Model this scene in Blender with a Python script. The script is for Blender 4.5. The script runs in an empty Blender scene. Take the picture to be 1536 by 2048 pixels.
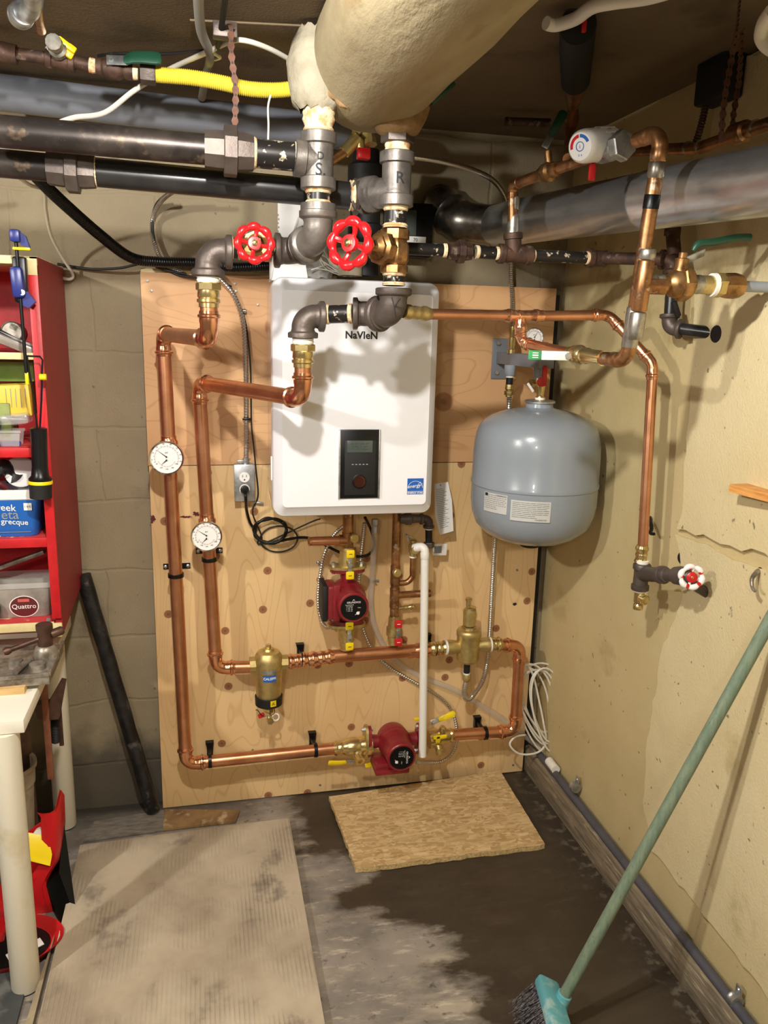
import bpy, bmesh, math, random
from mathutils import Vector as V, Matrix
random.seed(7)
S = bpy.context.scene; COL = S.collection; PI = math.pi
# ---------------------------------------------------------------- camera
FP = 1579.1; CC = V((.1744, -2.5716, 1.6542)); CA, CB, CR = -.2276, -.2247, .0261
Mcam = Matrix.Rotation(CA, 3, 'Z') @ Matrix.Rotation(CB, 3, 'X') @ Matrix(((1,0,0),(0,0,-1),(0,1,0))) @ Matrix.Rotation(CR, 3, 'Z')
cd = bpy.data.cameras.new('camera'); cam = bpy.data.objects.new('camera', cd); COL.objects.link(cam)
cam.matrix_world = Matrix.Translation(CC) @ Mcam.to_4x4()
cd.sensor_fit = 'VERTICAL'; cd.sensor_height = 36; cd.lens = FP/2048*36; cd.clip_start = .02
S.camera = cam
# ---------------------------------------------------------------- world, lights, exposure
w = bpy.data.worlds.new('world'); S.world = w; w.use_nodes = True
w.node_tree.nodes['Background'].inputs[0].default_value = (1, .92, .8, 1)
w.node_tree.nodes['Background'].inputs[1].default_value = .05
def lamp(name, loc, power, rad, col=(1, .975, .935)):
    d = bpy.data.lights.new(name, 'POINT'); d.energy = power; d.shadow_soft_size = rad; d.color = col
    o = bpy.data.objects.new(name, d); COL.objects.link(o); o.location = loc; return o
lamp('lamp_near', (.16, -1.75, 2.23), 54, .03)
lamp('lamp_left', (-1.40, -1.95, 2.23), 68, .04)
lamp('fill_back', (-.35, -3.7, 2.1), 32, .09)  # added soft fill behind the camera, brightens the lower half
S.view_settings.view_transform = 'Standard'; S.view_settings.look = 'None'
S.view_settings.gamma = 1; S.view_settings.use_curve_mapping = False
S.view_settings.exposure = .67
# ---------------------------------------------------------------- helpers
def U(px, py, x=None, y=None, z=None):
    """the point of the room at a given depth plane that the reference shows at this spot"""
    d = Mcam @ V(((px-768)/FP, (1024-py)/FP, -1))
    if y is not None: t = (y-CC.y)/d.y
    elif x is not None: t = (x-CC.x)/d.x
    else: t = (z-CC.z)/d.z
    if z is None and (CC+d*t).z > 2.252: t = (2.252-CC.z)/d.z      # nothing stands above the ceiling
    return CC + d*t
def lin(h):
    c = [int(h[i:i+2], 16)/255 for i in (0, 2, 4)]
    return tuple([(v/12.92 if v <= .04045 else ((v+.055)/1.055)**2.4) for v in c] + [1])
def mat(name, c, rough=.5, metal=0., c2=None, ns=20., lo=.4, hi=.65, bump=0., bs=80., coat=0., alpha=1., trans=0., spec=.5, det=5., stretch=None, c3=None, n3=60.):
    m = bpy.data.materials.new(name); m.use_nodes = True; N = m.node_tree.nodes; L = m.node_tree.links
    b = N['Principled BSDF']; b.inputs['Roughness'].default_value = rough; b.inputs['Metallic'].default_value = metal
    b.inputs['Base Color'].default_value = lin(c); b.inputs['Coat Weight'].default_value = coat
    b.inputs['Alpha'].default_value = alpha; b.inputs['Transmission Weight'].default_value = trans
    b.inputs['Specular IOR Level'].default_value = spec
    m['c'] = c
    tc = N.new('ShaderNodeTexCoord'); mp = N.new('ShaderNodeMapping'); L.new(tc.outputs['Object'], mp.inputs[0])
    if stretch: mp.inputs['Scale'].default_value = stretch
    src = None
    def noise(sc, de=det):
        n = N.new('ShaderNodeTexNoise'); n.inputs['Scale'].default_value = sc; n.inputs['Detail'].default_value = de
        n.inputs['Roughness'].default_value = .6; L.new(mp.outputs[0], n.inputs['Vector']); return n
    def mixin(prev, colr, n, lo, hi):
        r = N.new('ShaderNodeMapRange'); r.inputs[1].default_value = lo; r.inputs[2].default_value = hi; L.new(n.outputs[0], r.inputs[0])
        x = N.new('ShaderNodeMix'); x.data_type = 'RGBA'; L.new(r.outputs[0], x.inputs[0])
        if prev is None: x.inputs[6].default_value = lin(c)
        else: L.new(prev, x.inputs[6])
        x.inputs[7].default_value = lin(colr); return x.outputs[2]
    if c2: src = mixin(None, c2, noise(ns), lo, hi)
    if c3: src = mixin(src, c3, noise(n3), .58, .68)
    if src: L.new(src, b.inputs['Base Color'])
    if bump:
        n = noise(bs); bu = N.new('ShaderNodeBump'); bu.inputs['Strength'].default_value = bump; bu.inputs['Distance'].default_value = .004
        L.new(n.outputs[0], bu.inputs['Height']); L.new(bu.outputs[0], b.inputs['Normal'])
    return m
W0 = {}
def fin(me, ang=38):
    for p in me.polygons: p.use_smooth = True
    me.set_sharp_from_angle(angle=math.radians(ang))
def tag(o, label, cat, group=None, kind=None):
    if label: o['label'] = label
    if cat: o['category'] = cat
    if group: o['group'] = group
    if kind: o['kind'] = kind
    return o
def thing(name, label, cat, loc, group=None):
    o = bpy.data.objects.new(name, None); COL.objects.link(o); o.empty_display_size = .02
    o.location = loc; W0[o] = V(loc); return tag(o, label, cat, group)
class MB:
    def __init__(s): s.v = []; s.f = []
    def add(s, vs, fs):
        k = len(s.v); s.v += [V(a) for a in vs]; s.f += [[i+k for i in f] for f in fs]; return s
    def tube(s, path, r, seg=20, caps=True, closed=False):
        P = [V(p) for p in path]; n = len(P); R = r if isinstance(r, (list, tuple)) else [r]*n
        T = []
        for i in range(n):
            a = P[(i-1) % n] if (i or closed) else P[0]; b = P[(i+1) % n] if (i < n-1 or closed) else P[-1]
            t = (b-a)
            if t.length < 1e-9: t = P[min(i+1, n-1)]-P[max(i-1, 0)]
            T.append(t.normalized() if t.length > 1e-9 else (T[-1] if T else V((0, 0, 1))))
        u = T[0].orthogonal().normalized(); vs = []
        for i in range(n):
            u = (u - T[i]*u.dot(T[i])); u = u.normalized() if u.length > 1e-6 else T[i].orthogonal().normalized()
            w_ = T[i].cross(u)
            for k in range(seg):
                a = 2*PI*k/seg; vs.append(P[i] + (u*math.cos(a)+w_*math.sin(a))*R[i])
        fs = []
        for i in range(n if closed else n-1):
            j = (i+1) % n
            for k in range(seg):
                k2 = (k+1) % seg; fs.append([i*seg+k, i*seg+k2, j*seg+k2, j*seg+k])
        if caps and not closed: fs.append(list(range(seg))[::-1]); fs.append([(n-1)*seg+k for k in range(seg)])
        return s.add(vs, fs)
    def lathe(s, p, ax, prof, seg=24, rot=0., sq=(1, 1), up=None):
        p = V(p); ax = V(ax).normalized()
        u = (V(up)-ax*V(up).dot(ax)).normalized() if up is not None else ax.orthogonal().normalized()
        w_ = ax.cross(u); vs = []
        for t, r in prof:
            for k in range(seg):
                a = 2*PI*k/seg+rot; vs.append(p+ax*t+(u*math.cos(a)*sq[0]+w_*math.sin(a)*sq[1])*max(r, 1e-5))
        fs = []
        for i in range(len(prof)-1):
            for k in range(seg): k2 = (k+1) % seg; fs.append([i*seg+k, i*seg+k2, (i+1)*seg+k2, (i+1)*seg+k])
        fs.append(list(range(seg))[::-1]); fs.append([(len(prof)-1)*seg+k for k in range(seg)])
        return s.add(vs, fs)
    def box(s, c, d, bev=0., X=(1, 0, 0), Z=(0, 0, 1), seg=2):
        c = V(c); X = V(X).normalized(); Y = V(Z).cross(X).normalized(); Z = X.cross(Y)
        b = bmesh.new(); bmesh.ops.create_cube(b, size=1)
        for v in b.verts: v.co = V((v.co.x*d[0], v.co.y*d[1], v.co.z*d[2]))
        if bev: bmesh.ops.bevel(b, geom=b.edges[:], offset=min(bev, min(d)*.49), segments=seg, affect='EDGES', profile=.5)
        b.verts.index_update(); vs = [c+X*v.co.x+Y*v.co.y+Z*v.co.z for v in b.verts]; fs = [[v.index for v in f.verts] for f in b.faces]
        b.free(); return s.add(vs, fs)
    def prism(s, poly, o, ux, uy, th):
        """poly (list of 2D) laid at o with axes ux,uy, extruded by vector th"""
        o = V(o); ux = V(ux); uy = V(uy); th = V(th); n = len(poly)
        vs = [o+ux*a+uy*b for a, b in poly] + [o+ux*a+uy*b+th for a, b in poly]
        fs = [list(range(n))[::-1], list(range(n, 2*n))]+[[i, (i+1) % n, (i+1) % n+n, i+n] for i in range(n)]
        return s.add(vs, fs)
    def surf(s, rows, wrap=False):
        n = len(rows[0]); vs = [p for r in rows for p in r]; fs = []
        for i in range(len(rows)-1):
            for k in range(n if wrap else n-1): k2 = (k+1) % n; fs.append([i*n+k, i*n+k2, (i+1)*n+k2, (i+1)*n+k])
        return s.add(vs, fs)
    def text(s, t, size, fn, th=0., align='CENTER'):
        vs, fs = textmesh(t, size, align); return s.add([fn(a, b) for a, b in vs], fs)
    def mesh(s, name, off):
        me = bpy.data.meshes.new(name); me.from_pydata([v-off for v in s.v], [], s.f)
        b = bmesh.new(); b.from_mesh(me); bmesh.ops.recalc_face_normals(b, faces=b.faces[:]); b.to_mesh(me); b.free(); return me
TC = {}
def textmesh(t, size, align):
    k = (t, align); bold = t in ('NaVIeN', 'CALEFFI', 'ENERGY STAR')
    if k not in TC:
        c = bpy.data.curves.new('t', 'FONT'); c.body = t; c.size = 1; c.align_x = align; c.align_y = 'CENTER'; c.resolution_u = 3; c.offset = .028 if bold else .008
        o = bpy.data.objects.new('t', c); COL.objects.link(o); bpy.context.view_layer.update()
        me = bpy.data.meshes.new_from_object(o.evaluated_get(bpy.context.evaluated_depsgraph_get()))
        TC[k] = ([(v.co.x, v.co.y) for v in me.vertices], [list(p.vertices) for p in me.polygons])
        bpy.data.objects.remove(o); bpy.data.curves.remove(c); bpy.data.meshes.remove(me)
    vs, fs = TC[k]; return [(a*size, b*size) for a, b in vs], fs
def flat(o, ux, uy):
    o = V(o); ux = V(ux).normalized(); uy = V(uy).normalized(); return lambda a, b: o+ux*a+uy*b
def part(name, mb, m, parent, label=None, ang=38, kind=None):
    off = W0[parent]; me = mb.mesh(name, off); me.materials.append(m); fin(me, ang)
    o = bpy.data.objects.new(name, me); COL.objects.link(o); o.parent = parent; W0[o] = off
    if label: o['label'] = label
    if kind: o['kind'] = kind
    return o
def solo(name, mb, m, label, cat, group=None, kind=None, ang=38):
    zs = min(v.z for v in mb.v); cx = sum(v.x for v in mb.v)/len(mb.v); cy = sum(v.y for v in mb.v)/len(mb.v)
    off = V((cx, cy, zs)); me = mb.mesh(name, off); me.materials.append(m); fin(me, ang)
    o = bpy.data.objects.new(name, me); COL.objects.link(o); o.location = off; W0[o] = off
    return tag(o, label, cat, group, kind)
def spline(pts, n=8, closed=False):
    P = [V(p) for p in pts]; out = []; m = len(P)
    for i in range(m if closed else m-1):
        g = lambda k: P[k % m] if closed else P[max(0, min(m-1, k))]
        a, b, c, d = g(i-1), g(i), g(i+1), g(i+2)
        for j in range(n):
            t = j/n; out.append(.5*((2*b)+(c-a)*t+(2*a-5*b+4*c-d)*t*t+(3*b-a-3*c+d)*t**3))
    if not closed: out.append(P[-1])
    return out
def arc(a, c, b, R, n=8):
    """fillet at corner c between directions to a and b"""
    a, c, b = V(a), V(c), V(b); d1 = (a-c).normalized(); d2 = (b-c).normalized(); ang = d1.angle(d2)
    t = R/math.tan(ang/2); t = min(t, .45*(a-c).length, .45*(b-c).length); R = t*math.tan(ang/2)
    bis = (d1+d2).normalized(); ctr = c+bis*(R/math.sin(ang/2)); s0 = c+d1*t-ctr; s1 = c+d2*t-ctr; th = s0.angle(s1); ax = s0.cross(s1).normalized()
    return [ctr+Matrix.Rotation(th*i/n, 3, ax)@s0 for i in range(n+1)], c+d1*t, c+d2*t, d1, d2
def wave_tube(path, r, amp, pitch, seg=10):
    """ribbed tube: armoured or corrugated"""
    P = path; L = [0]
    for i in range(1, len(P)): L.append(L[-1]+(P[i]-P[i-1]).length)
    n = max(4, int(L[-1]/(pitch/4))); n = min(n, 2200); out = []; R = []; j = 0
    for i in range(n+1):
        s_ = L[-1]*i/n
        while j < len(L)-2 and L[j+1] < s_: j += 1
        t = (s_-L[j])/max(1e-9, L[j+1]-L[j]); out.append(P[j].lerp(P[j+1], min(1, t))); R.append(r+amp*math.sin(2*PI*s_/pitch))
    return MB().tube(out, R, seg)
# ---------------------------------------------------------------- materials
M = {}
M['copper'] = mat('copper', 'dfa27a', .33, .93, 'bd8058', 9, .35, .7, bump=.03, bs=30)
M['copperfit'] = mat('copper_fitting', 'f0b28c', .2, .95, 'd4946a', 14)
M['oldcopper'] = mat('old_copper', 'ba8a5e', .38, .93, '845c3c', 22, .42, .62, c3='c9b49a', n3=45)
M['solder'] = mat('solder', 'b8b4aa', .38, .9, '8d8578', 40)
M['brass'] = mat('brass', 'e6d196', .24, .93, 'c2aa70', 25)
M['brassdull'] = mat('cast_brass', 'd0bb80', .42, .85, 'bda768', 60, bump=.12, bs=300)
M['bronze'] = mat('old_bronze', 'b58c5c', .4, .9, '70502e', 30)
M['iron'] = mat('grey_iron_fitting', '88827b', .42, .6, '645e58', 16, bump=.15, bs=120)
M['irondark'] = mat('dark_iron_fitting', '564c46', .46, .5, '675d56', 14, bump=.18, bs=150)
M['blackpipe'] = mat('black_pipe', '37322f', .36, .6, '4f4742', 12, .45, .62, c3='6b5c4c', n3=30, bump=.06, bs=60)
M['blackpipe2'] = mat('black_coated_pipe', '272626', .3, .3, '363433', 10)
M['nipple'] = mat('scraped_nipple', '2a2726', .35, .4, 'd9ceb0', 45, .58, .62)
M['rust'] = mat('rusty_iron', '5e4537', .6, .5, '40312a', 30, c3='8a7a68', n3=50, bump=.15, bs=120)
M['dope'] = mat('thread_paste', 'efdcb2', .6, 0, 'd9a06e', 45, .48, .6, bump=.5, bs=260)
M['dopew'] = mat('white_tape', 'efebdf', .55)
M['steel'] = mat('galvanised_steel', 'cbcdcd', .36, .85, '989c9e', 30)
M['chrome'] = mat('chrome', 'dcdcdc', .12, 1)
M['armour'] = mat('armoured_conduit', 'd0ccc4', .28, .95)
M['duct'] = mat('galvanised_duct', 'd6d8d9', .3, .82, 'b8bbbd', 26, .35, .65, stretch=(1, .25, 1), bump=.03, bs=40)
M['ductdark'] = mat('dark_duct_elbow', '9a958b', .3, .95, '55504a', 12)
M['black'] = mat('black_plastic', '0d0d0e', .34, spec=.35)
M['blackm'] = mat('black_matte', '131212', .62)
M['rubber'] = mat('rubber', '1c1a1a', .5, bump=.1)
M['white'] = mat('white_plastic', 'f2f0ea', .3)
M['boiler'] = mat('white_enamel', 'f1f1f3', .26, 0, coat=.4)
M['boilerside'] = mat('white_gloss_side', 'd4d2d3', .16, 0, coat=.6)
M['pvcwhite'] = mat('white_pvc', 'eeebe0', .35)
M['greypvc'] = mat('grey_pvc', '7c7f86', .38, 0, '70737a', 6)
M['darkpvc'] = mat('dark_grey_conduit', '53535a', .42, 0, '48484e', 8)
M['redpump'] = mat('pump_red', '8a1f26', .38, 0, '7a171f', 30, coat=.2, bump=.08, bs=300)
M['red'] = mat('bright_red_paint', 'd31a20', .28, 0, coat=.4)
M['redp'] = mat('red_plastic', 'c81e22', .3)
M['yellow'] = mat('yellow_handle', 'f2d410', .38)
M['yellowhose'] = mat('yellow_gas_hose', 'f2dc4a', .45)
M['green'] = mat('green_handle', '1d4a36', .4)
M['greenl'] = mat('green_sticker', '3f9a5c', .45)
M['canvas'] = mat('insulation_canvas', 'a89a78', .85, 0, '958563', 7, bump=.7, bs=35, stretch=(1, .35, 1), c3='927d57', n3=9)
M['canvasw'] = mat('white_plaster_wrap', 'aba28c', .85, 0, '938a74', 12, bump=.9, bs=50)
M['canvastorn'] = mat('torn_wrap_edge', '9a7a50', .85, 0, '7c5e3a', 30, bump=.6, bs=90)
M['tank'] = mat('tank_grey', '8d959c', .26, 0, coat=.35)
M['bracket'] = mat('bracket_grey', '7a7e85', .42)
M['rustchain'] = mat('rusty_strap', '6e4936', .65, .3, '503428', 60)
M['osb_e'] = mat('osb_edge', 'd9be86', .9, 0, 'b08f58', 120, bump=.8, bs=200)
M['wood'] = mat('pale_wood', 'd9b982', .6, 0, 'c49f66', 8, stretch=(1, 1, 14))
M['woodx'] = mat('pale_wood_length', 'e8d7a4', .6, 0, 'd4bd84', 9, stretch=(1, 8, 14))
M['woodo'] = mat('orange_wood', 'dda058', .5, 0, 'c17f3c', 8, stretch=(2, 2, 20))
M['cabred'] = mat('cabinet_red', 'cf1d24', .42, 0, 'b3161d', 10, bump=.1)
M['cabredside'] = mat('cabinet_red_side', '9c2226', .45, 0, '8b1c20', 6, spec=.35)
M['cabredworn'] = mat('worn_red_shelf', 'c23a3a', .5, 0, 'e3b89a', 18, .58, .66)
M['cream'] = mat('cream_paint', 'e6d6a0', .5, 0, 'd6c38a', 15)
M['bench'] = mat('white_laminate', 'e9e4d3', .35)
M['benchleg'] = mat('white_leg', 'e6dfca', .4, 0, 'c8b88c', 5, .6, .8)
M['vise'] = mat('worn_steel', 'aaa396', .42, .6, '6c6356', 25, bump=.3, bs=60)
M['visebrown'] = mat('brown_iron', '6a4f42', .5, .7, '4e3830', 25, bump=.2, bs=60)
M['vrust'] = mat('rust_handle', '9a6248', .6, .3, '7a4a36', 25)
M['charred'] = mat('charred_post', '2b2a2a', .42, .1, '171616', 18, .4, .55, bump=.8, bs=28, c3='5a5552', n3=22)
M['bucket'] = mat('dirty_bucket', 'b7aa90', .5, 0, '8a7c64', 7)
M['broomh'] = mat('green_handle_wood', '6a7c68', .55, 0, '7f8d74', 8, stretch=(12, 12, 1.5), c3='586c5c', n3=25)
M['teal'] = mat('teal_broom_block', '5fa5ad', .5, 0, '9cc0bd', 22, .5, .62)
M['bristle'] = mat('bristles', '2c292b', .5, 0, '8f8a8c', 150)
M['clear'] = mat('clear_plastic', 'e8e6e0', .12, 0, alpha=.34)
M['clearh'] = mat('clear_hose', 'd8d2c6', .2, 0, alpha=.3)
M['blue'] = mat('tub_blue', '1f63b8', .35)
M['bluec'] = mat('clamp_blue', '26307a', .35)
M['paper'] = mat('paper', 'eeece6', .7)
M['ink'] = mat('ink', '1a1a1c', .6)
M['redink'] = mat('red_ink', 'c86058', .6)
M['navy'] = mat('sticker_blue', '1d5fb4', .4)
M['grey'] = mat('grey_print', '8a8a88', .6)
M['lcd'] = mat('lcd', '4a534e', .2)
M['knob'] = mat('copper_knob', '5a352a', .15, .7)
M['cablew'] = mat('white_cable', 'e6e1d2', .45)
M['cableg'] = mat('grey_cable', '8b877c', .45)
M['greenb'] = mat('green_box', '7fae5a', .5, 0, '8fbf6a', 20)
M['yelb'] = mat('yellow_book', 'e8c84a', .5)
M['maroon'] = mat('maroon', '5e1f22', .5)
M['label'] = mat('silver_label', 'cfcfca', .4, .2)
M['pex'] = mat('grey_tube', '9aa0a8', .4)
M['tubgrey'] = mat('translucent_tub', 'a09a90', .3, 0, '7f786e', 14)
M['greenpaint'] = mat('olive_stuff', '93a052', .5, 0, '6f7f3a', 20)
def sm_bump(m, fn): pass
def nodes(m): return m.node_tree.nodes, m.node_tree.links
def ply(name, base, dark, seed, knots, wv):
    m = mat(name, base, .55); N, L = nodes(m); b = N['Principled BSDF']; tc = [n for n in N if n.type == 'TEX_COORD'][0]
    mp = N.new('ShaderNodeMapping'); mp.inputs['Location'].default_value = (seed, seed*.7, 0); L.new(tc.outputs['Object'], mp.inputs[0])
    mp2 = N.new('ShaderNodeMapping'); mp2.inputs['Scale'].default_value = wv; L.new(mp.outputs[0], mp2.inputs[0])
    no = N.new('ShaderNodeTexNoise'); no.inputs['Scale'].default_value = 2.2; no.inputs['Detail'].default_value = 1.2; L.new(mp2.outputs[0], no.inputs['Vector'])
    # contour rings of a smooth field read as flat sawn grain
    mu = N.new('ShaderNodeMath'); mu.operation = 'MULTIPLY'; mu.inputs[1].default_value = 15; L.new(no.outputs[0], mu.inputs[0])
    fr = N.new('ShaderNodeMath'); fr.operation = 'PINGPONG'; fr.inputs[1].default_value = .5; L.new(mu.outputs[0], fr.inputs[0])
    r = N.new('ShaderNodeMapRange'); r.inputs[1].default_value = 0; r.inputs[2].default_value = .10; r.inputs[3].default_value = .5; r.inputs[4].default_value = 0; L.new(fr.outputs[0], r.inputs[0])
    x = N.new('ShaderNodeMix'); x.data_type = 'RGBA'; L.new(r.outputs[0], x.inputs[0]); x.inputs[6].default_value = lin(base); x.inputs[7].default_value = lin(dark)
    n2 = N.new('ShaderNodeTexNoise'); n2.inputs['Scale'].default_value = 3; n2.inputs['Detail'].default_value = 6; L.new(mp.outputs[0], n2.inputs['Vector'])
    r2 = N.new('ShaderNodeMapRange'); r2.inputs[1].default_value = .45; r2.inputs[2].default_value = .75; r2.inputs[4].default_value = .55; L.new(n2.outputs[0], r2.inputs[0])
    x2 = N.new('ShaderNodeMix'); x2.data_type = 'RGBA'; L.new(r2.outputs[0], x2.inputs[0]); L.new(x.outputs[2], x2.inputs[6]); x2.inputs[7].default_value = lin(dark)
    prev = x2.outputs[2]
    for sc, rad, colr, amt in knots:
        vo = N.new('ShaderNodeTexVoronoi'); vo.inputs['Scale'].default_value = sc; vo.inputs['Randomness'].default_value = .75; L.new(mp.outputs[0], vo.inputs['Vector'])
        vo.voronoi_dimensions = '2D'; mp3 = N.new('ShaderNodeMapping'); mp3.inputs['Rotation'].default_value = (-PI/2, 0, 0); L.new(mp.outputs[0], mp3.inputs[0]); L.new(mp3.outputs[0], vo.inputs['Vector'])
        rk = N.new('ShaderNodeMapRange'); rk.inputs[1].default_value = rad*.82; rk.inputs[2].default_value = rad; rk.inputs[3].default_value = amt; rk.inputs[4].default_value = 0; L.new(vo.outputs['Distance'], rk.inputs[0])
        sc_ = N.new('ShaderNodeSeparateColor'); L.new(vo.outputs['Color'], sc_.inputs[0]); gt_ = N.new('ShaderNodeMath'); gt_.operation = 'GREATER_THAN'; gt_.inputs[1].default_value = .42; L.new(sc_.outputs[0], gt_.inputs[0]); mk_ = N.new('ShaderNodeMath'); mk_.operation = 'MULTIPLY'; L.new(rk.outputs[0], mk_.inputs[0]); L.new(gt_.outputs[0], mk_.inputs[1])
        xk = N.new('ShaderNodeMix'); xk.data_type = 'RGBA'; L.new(mk_.outputs[0], xk.inputs[0]); L.new(prev, xk.inputs[6]); xk.inputs[7].default_value = lin(colr); prev = xk.outputs[2]
        rk = N.new('ShaderNodeMapRange'); rk.inputs[1].default_value = rad*.4; rk.inputs[2].default_value = rad*.2; rk.inputs[3].default_value = 0; rk.inputs[4].default_value = amt*.6; L.new(vo.outputs['Distance'], rk.inputs[0])
        sc_ = N.new('ShaderNodeSeparateColor'); L.new(vo.outputs['Color'], sc_.inputs[0]); gt_ = N.new('ShaderNodeMath'); gt_.operation = 'GREATER_THAN'; gt_.inputs[1].default_value = .42; L.new(sc_.outputs[0], gt_.inputs[0]); mk_ = N.new('ShaderNodeMath'); mk_.operation = 'MULTIPLY'; L.new(rk.outputs[0], mk_.inputs[0]); L.new(gt_.outputs[0], mk_.inputs[1])
        xk = N.new('ShaderNodeMix'); xk.data_type = 'RGBA'; L.new(mk_.outputs[0], xk.inputs[0]); L.new(prev, xk.inputs[6]); xk.inputs[7].default_value = lin('6a4028'); prev = xk.outputs[2]
    L.new(prev, b.inputs['Base Color']); return m
M['plyup'] = ply('plywood_upper', 'dcae7c', 'bd8857', 3.1, [(3.4, .12, 'a0693f', .8)], (1.0, 1, 2.4))
M['plylow'] = ply('plywood_lower', 'e6c48e', 'cb9f68', 8.3, [(6.2, .095, '96603f', .95)], (3.4, 1, .6))
def wallmat(name, base, c2, stain, block=None, bump=.5):
    m = mat(name, base, .85, 0, c2, 2.2, .35, .7, c3=stain, n3=3.1); N, L = nodes(m); b = N['Principled BSDF']; tc = [n for n in N if n.type == 'TEX_COORD'][0]
    n1 = N.new('ShaderNodeTexNoise'); n1.inputs['Scale'].default_value = 160; n1.inputs['Detail'].default_value = 3; L.new(tc.outputs['Object'], n1.inputs['Vector'])
    n2 = N.new('ShaderNodeTexNoise'); n2.inputs['Scale'].default_value = 6; n2.inputs['Detail'].default_value = 6; L.new(tc.outputs['Object'], n2.inputs['Vector'])
    ad = N.new('ShaderNodeMath'); ad.operation = 'MULTIPLY_ADD'; ad.inputs[1].default_value = .35; L.new(n1.outputs[0], ad.inputs[0]); L.new(n2.outputs[0], ad.inputs[2]); h = ad.outputs[0]
    src = b.inputs['Base Color'].links[0].from_socket
    # small dark pits
    vo = N.new('ShaderNodeTexNoise'); vo.inputs['Scale'].default_value = 42; vo.inputs['Detail'].default_value = 2; L.new(tc.outputs['Object'], vo.inputs['Vector'])
    rp = N.new('ShaderNodeMapRange'); rp.inputs[1].default_value = .71; rp.inputs[2].default_value = .76; rp.inputs[4].default_value = .8; L.new(vo.outputs[0], rp.inputs[0])
    xp = N.new('ShaderNodeMix'); xp.data_type = 'RGBA'; L.new(rp.outputs[0], xp.inputs[0]); L.new(src, xp.inputs[6]); xp.inputs[7].default_value = lin('6a5f4c'); src = xp.outputs[2]
    if block:
        mp = N.new('ShaderNodeMapping'); mp.inputs['Rotation'].default_value = (-PI/2, 0, 0); mp.inputs['Location'].default_value = (.13, .048, 0); L.new(tc.outputs['Object'], mp.inputs[0])
        n3 = N.new('ShaderNodeTexNoise'); n3.inputs['Scale'].default_value = 5; L.new(mp.outputs[0], n3.inputs['Vector'])
        va = N.new('ShaderNodeVectorMath'); va.operation = 'SCALE'; va.inputs['Scale'].default_value = .045; L.new(n3.outputs['Color'], va.inputs[0])
        vb = N.new('ShaderNodeVectorMath'); L.new(mp.outputs[0], vb.inputs[0]); L.new(va.outputs[0], vb.inputs[1])
        br = N.new('ShaderNodeTexBrick'); br.inputs['Scale'].default_value = 1; br.inputs['Brick Width'].default_value = .42; br.inputs['Row Height'].default_value = .234
        br.inputs['Mortar Size'].default_value = .007; br.inputs['Mortar Smooth'].default_value = .8
        br.inputs['Color1'].default_value = (0, 0, 0, 1); br.inputs['Color2'].default_value = (0, 0, 0, 1); br.inputs['Mortar'].default_value = (1, 1, 1, 1); L.new(vb.outputs[0], br.inputs['Vector'])
        xm = N.new('ShaderNodeMix'); xm.data_type = 'RGBA'; ms = N.new('ShaderNodeMath'); ms.operation = 'MULTIPLY'; ms.inputs[1].default_value = .25; L.new(br.outputs['Color'], ms.inputs[0]); L.new(ms.outputs[0], xm.inputs[0])
        L.new(src, xm.inputs[6]); xm.inputs[7].default_value = lin(block); src = xm.outputs[2]
        sb = N.new('ShaderNodeMath'); sb.operation = 'MULTIPLY_ADD'; sb.inputs[1].default_value = -.55; L.new(br.outputs['Color'], sb.inputs[0]); L.new(h, sb.inputs[2]); h = sb.outputs[0]
        # grime that has soaked up from the floor
        sp = N.new('ShaderNodeSeparateXYZ'); L.new(tc.outputs['Object'], sp.inputs[0]); a2 = N.new('ShaderNodeMath'); a2.operation = 'MULTIPLY_ADD'; a2.inputs[1].default_value = -.35; L.new(n2.outputs[0], a2.inputs[0]); L.new(sp.outputs['Z'], a2.inputs[2])
        rg = N.new('ShaderNodeMapRange'); rg.inputs[1].default_value = .04; rg.inputs[2].default_value = .14; rg.inputs[3].default_value = .85; rg.inputs[4].default_value = 0; L.new(a2.outputs[0], rg.inputs[0])
        xg = N.new('ShaderNodeMix'); xg.data_type = 'RGBA'; L.new(rg.outputs[0], xg.inputs[0]); L.new(src, xg.inputs[6]); xg.inputs[7].default_value = lin('4a443b'); src = xg.outputs[2]
    L.new(src, b.inputs['Base Color'])
    bu = N.new('ShaderNodeBump'); bu.inputs['Strength'].default_value = bump; bu.inputs['Distance'].default_value = .008; L.new(h, bu.inputs['Height']); L.new(bu.outputs[0], b.inputs['Normal']); return m
M['wallback'] = wallmat('block_wall', '9f9175', '8d7f65', '7b6d55', block='9a8a6c')
M['wallright'] = wallmat('plastered_wall', 'ccba8a', 'bda978', 'aa9668', bump=.35)
M['wallpatch'] = wallmat('plaster_coat', 'dbcba0', 'cfbd8e', 'b9a678', bump=.6)
M['ceil'] = wallmat('brown_ceiling', '756349', '67563e', '594a35', bump=.35)
M['walldark'] = wallmat('low_bounce_wall', '6a604f', '5a5142', '4c4538', bump=.3)  # colour of the unseen walls, darkened to cut bounced light
M['plank'] = mat('weathered_plank', '9a8a70', .8, 0, '6a5f4e', 6, .35, .65, stretch=(14, 1.2, 14), bump=.5, bs=20, c3='b6a88c', n3=8)
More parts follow.
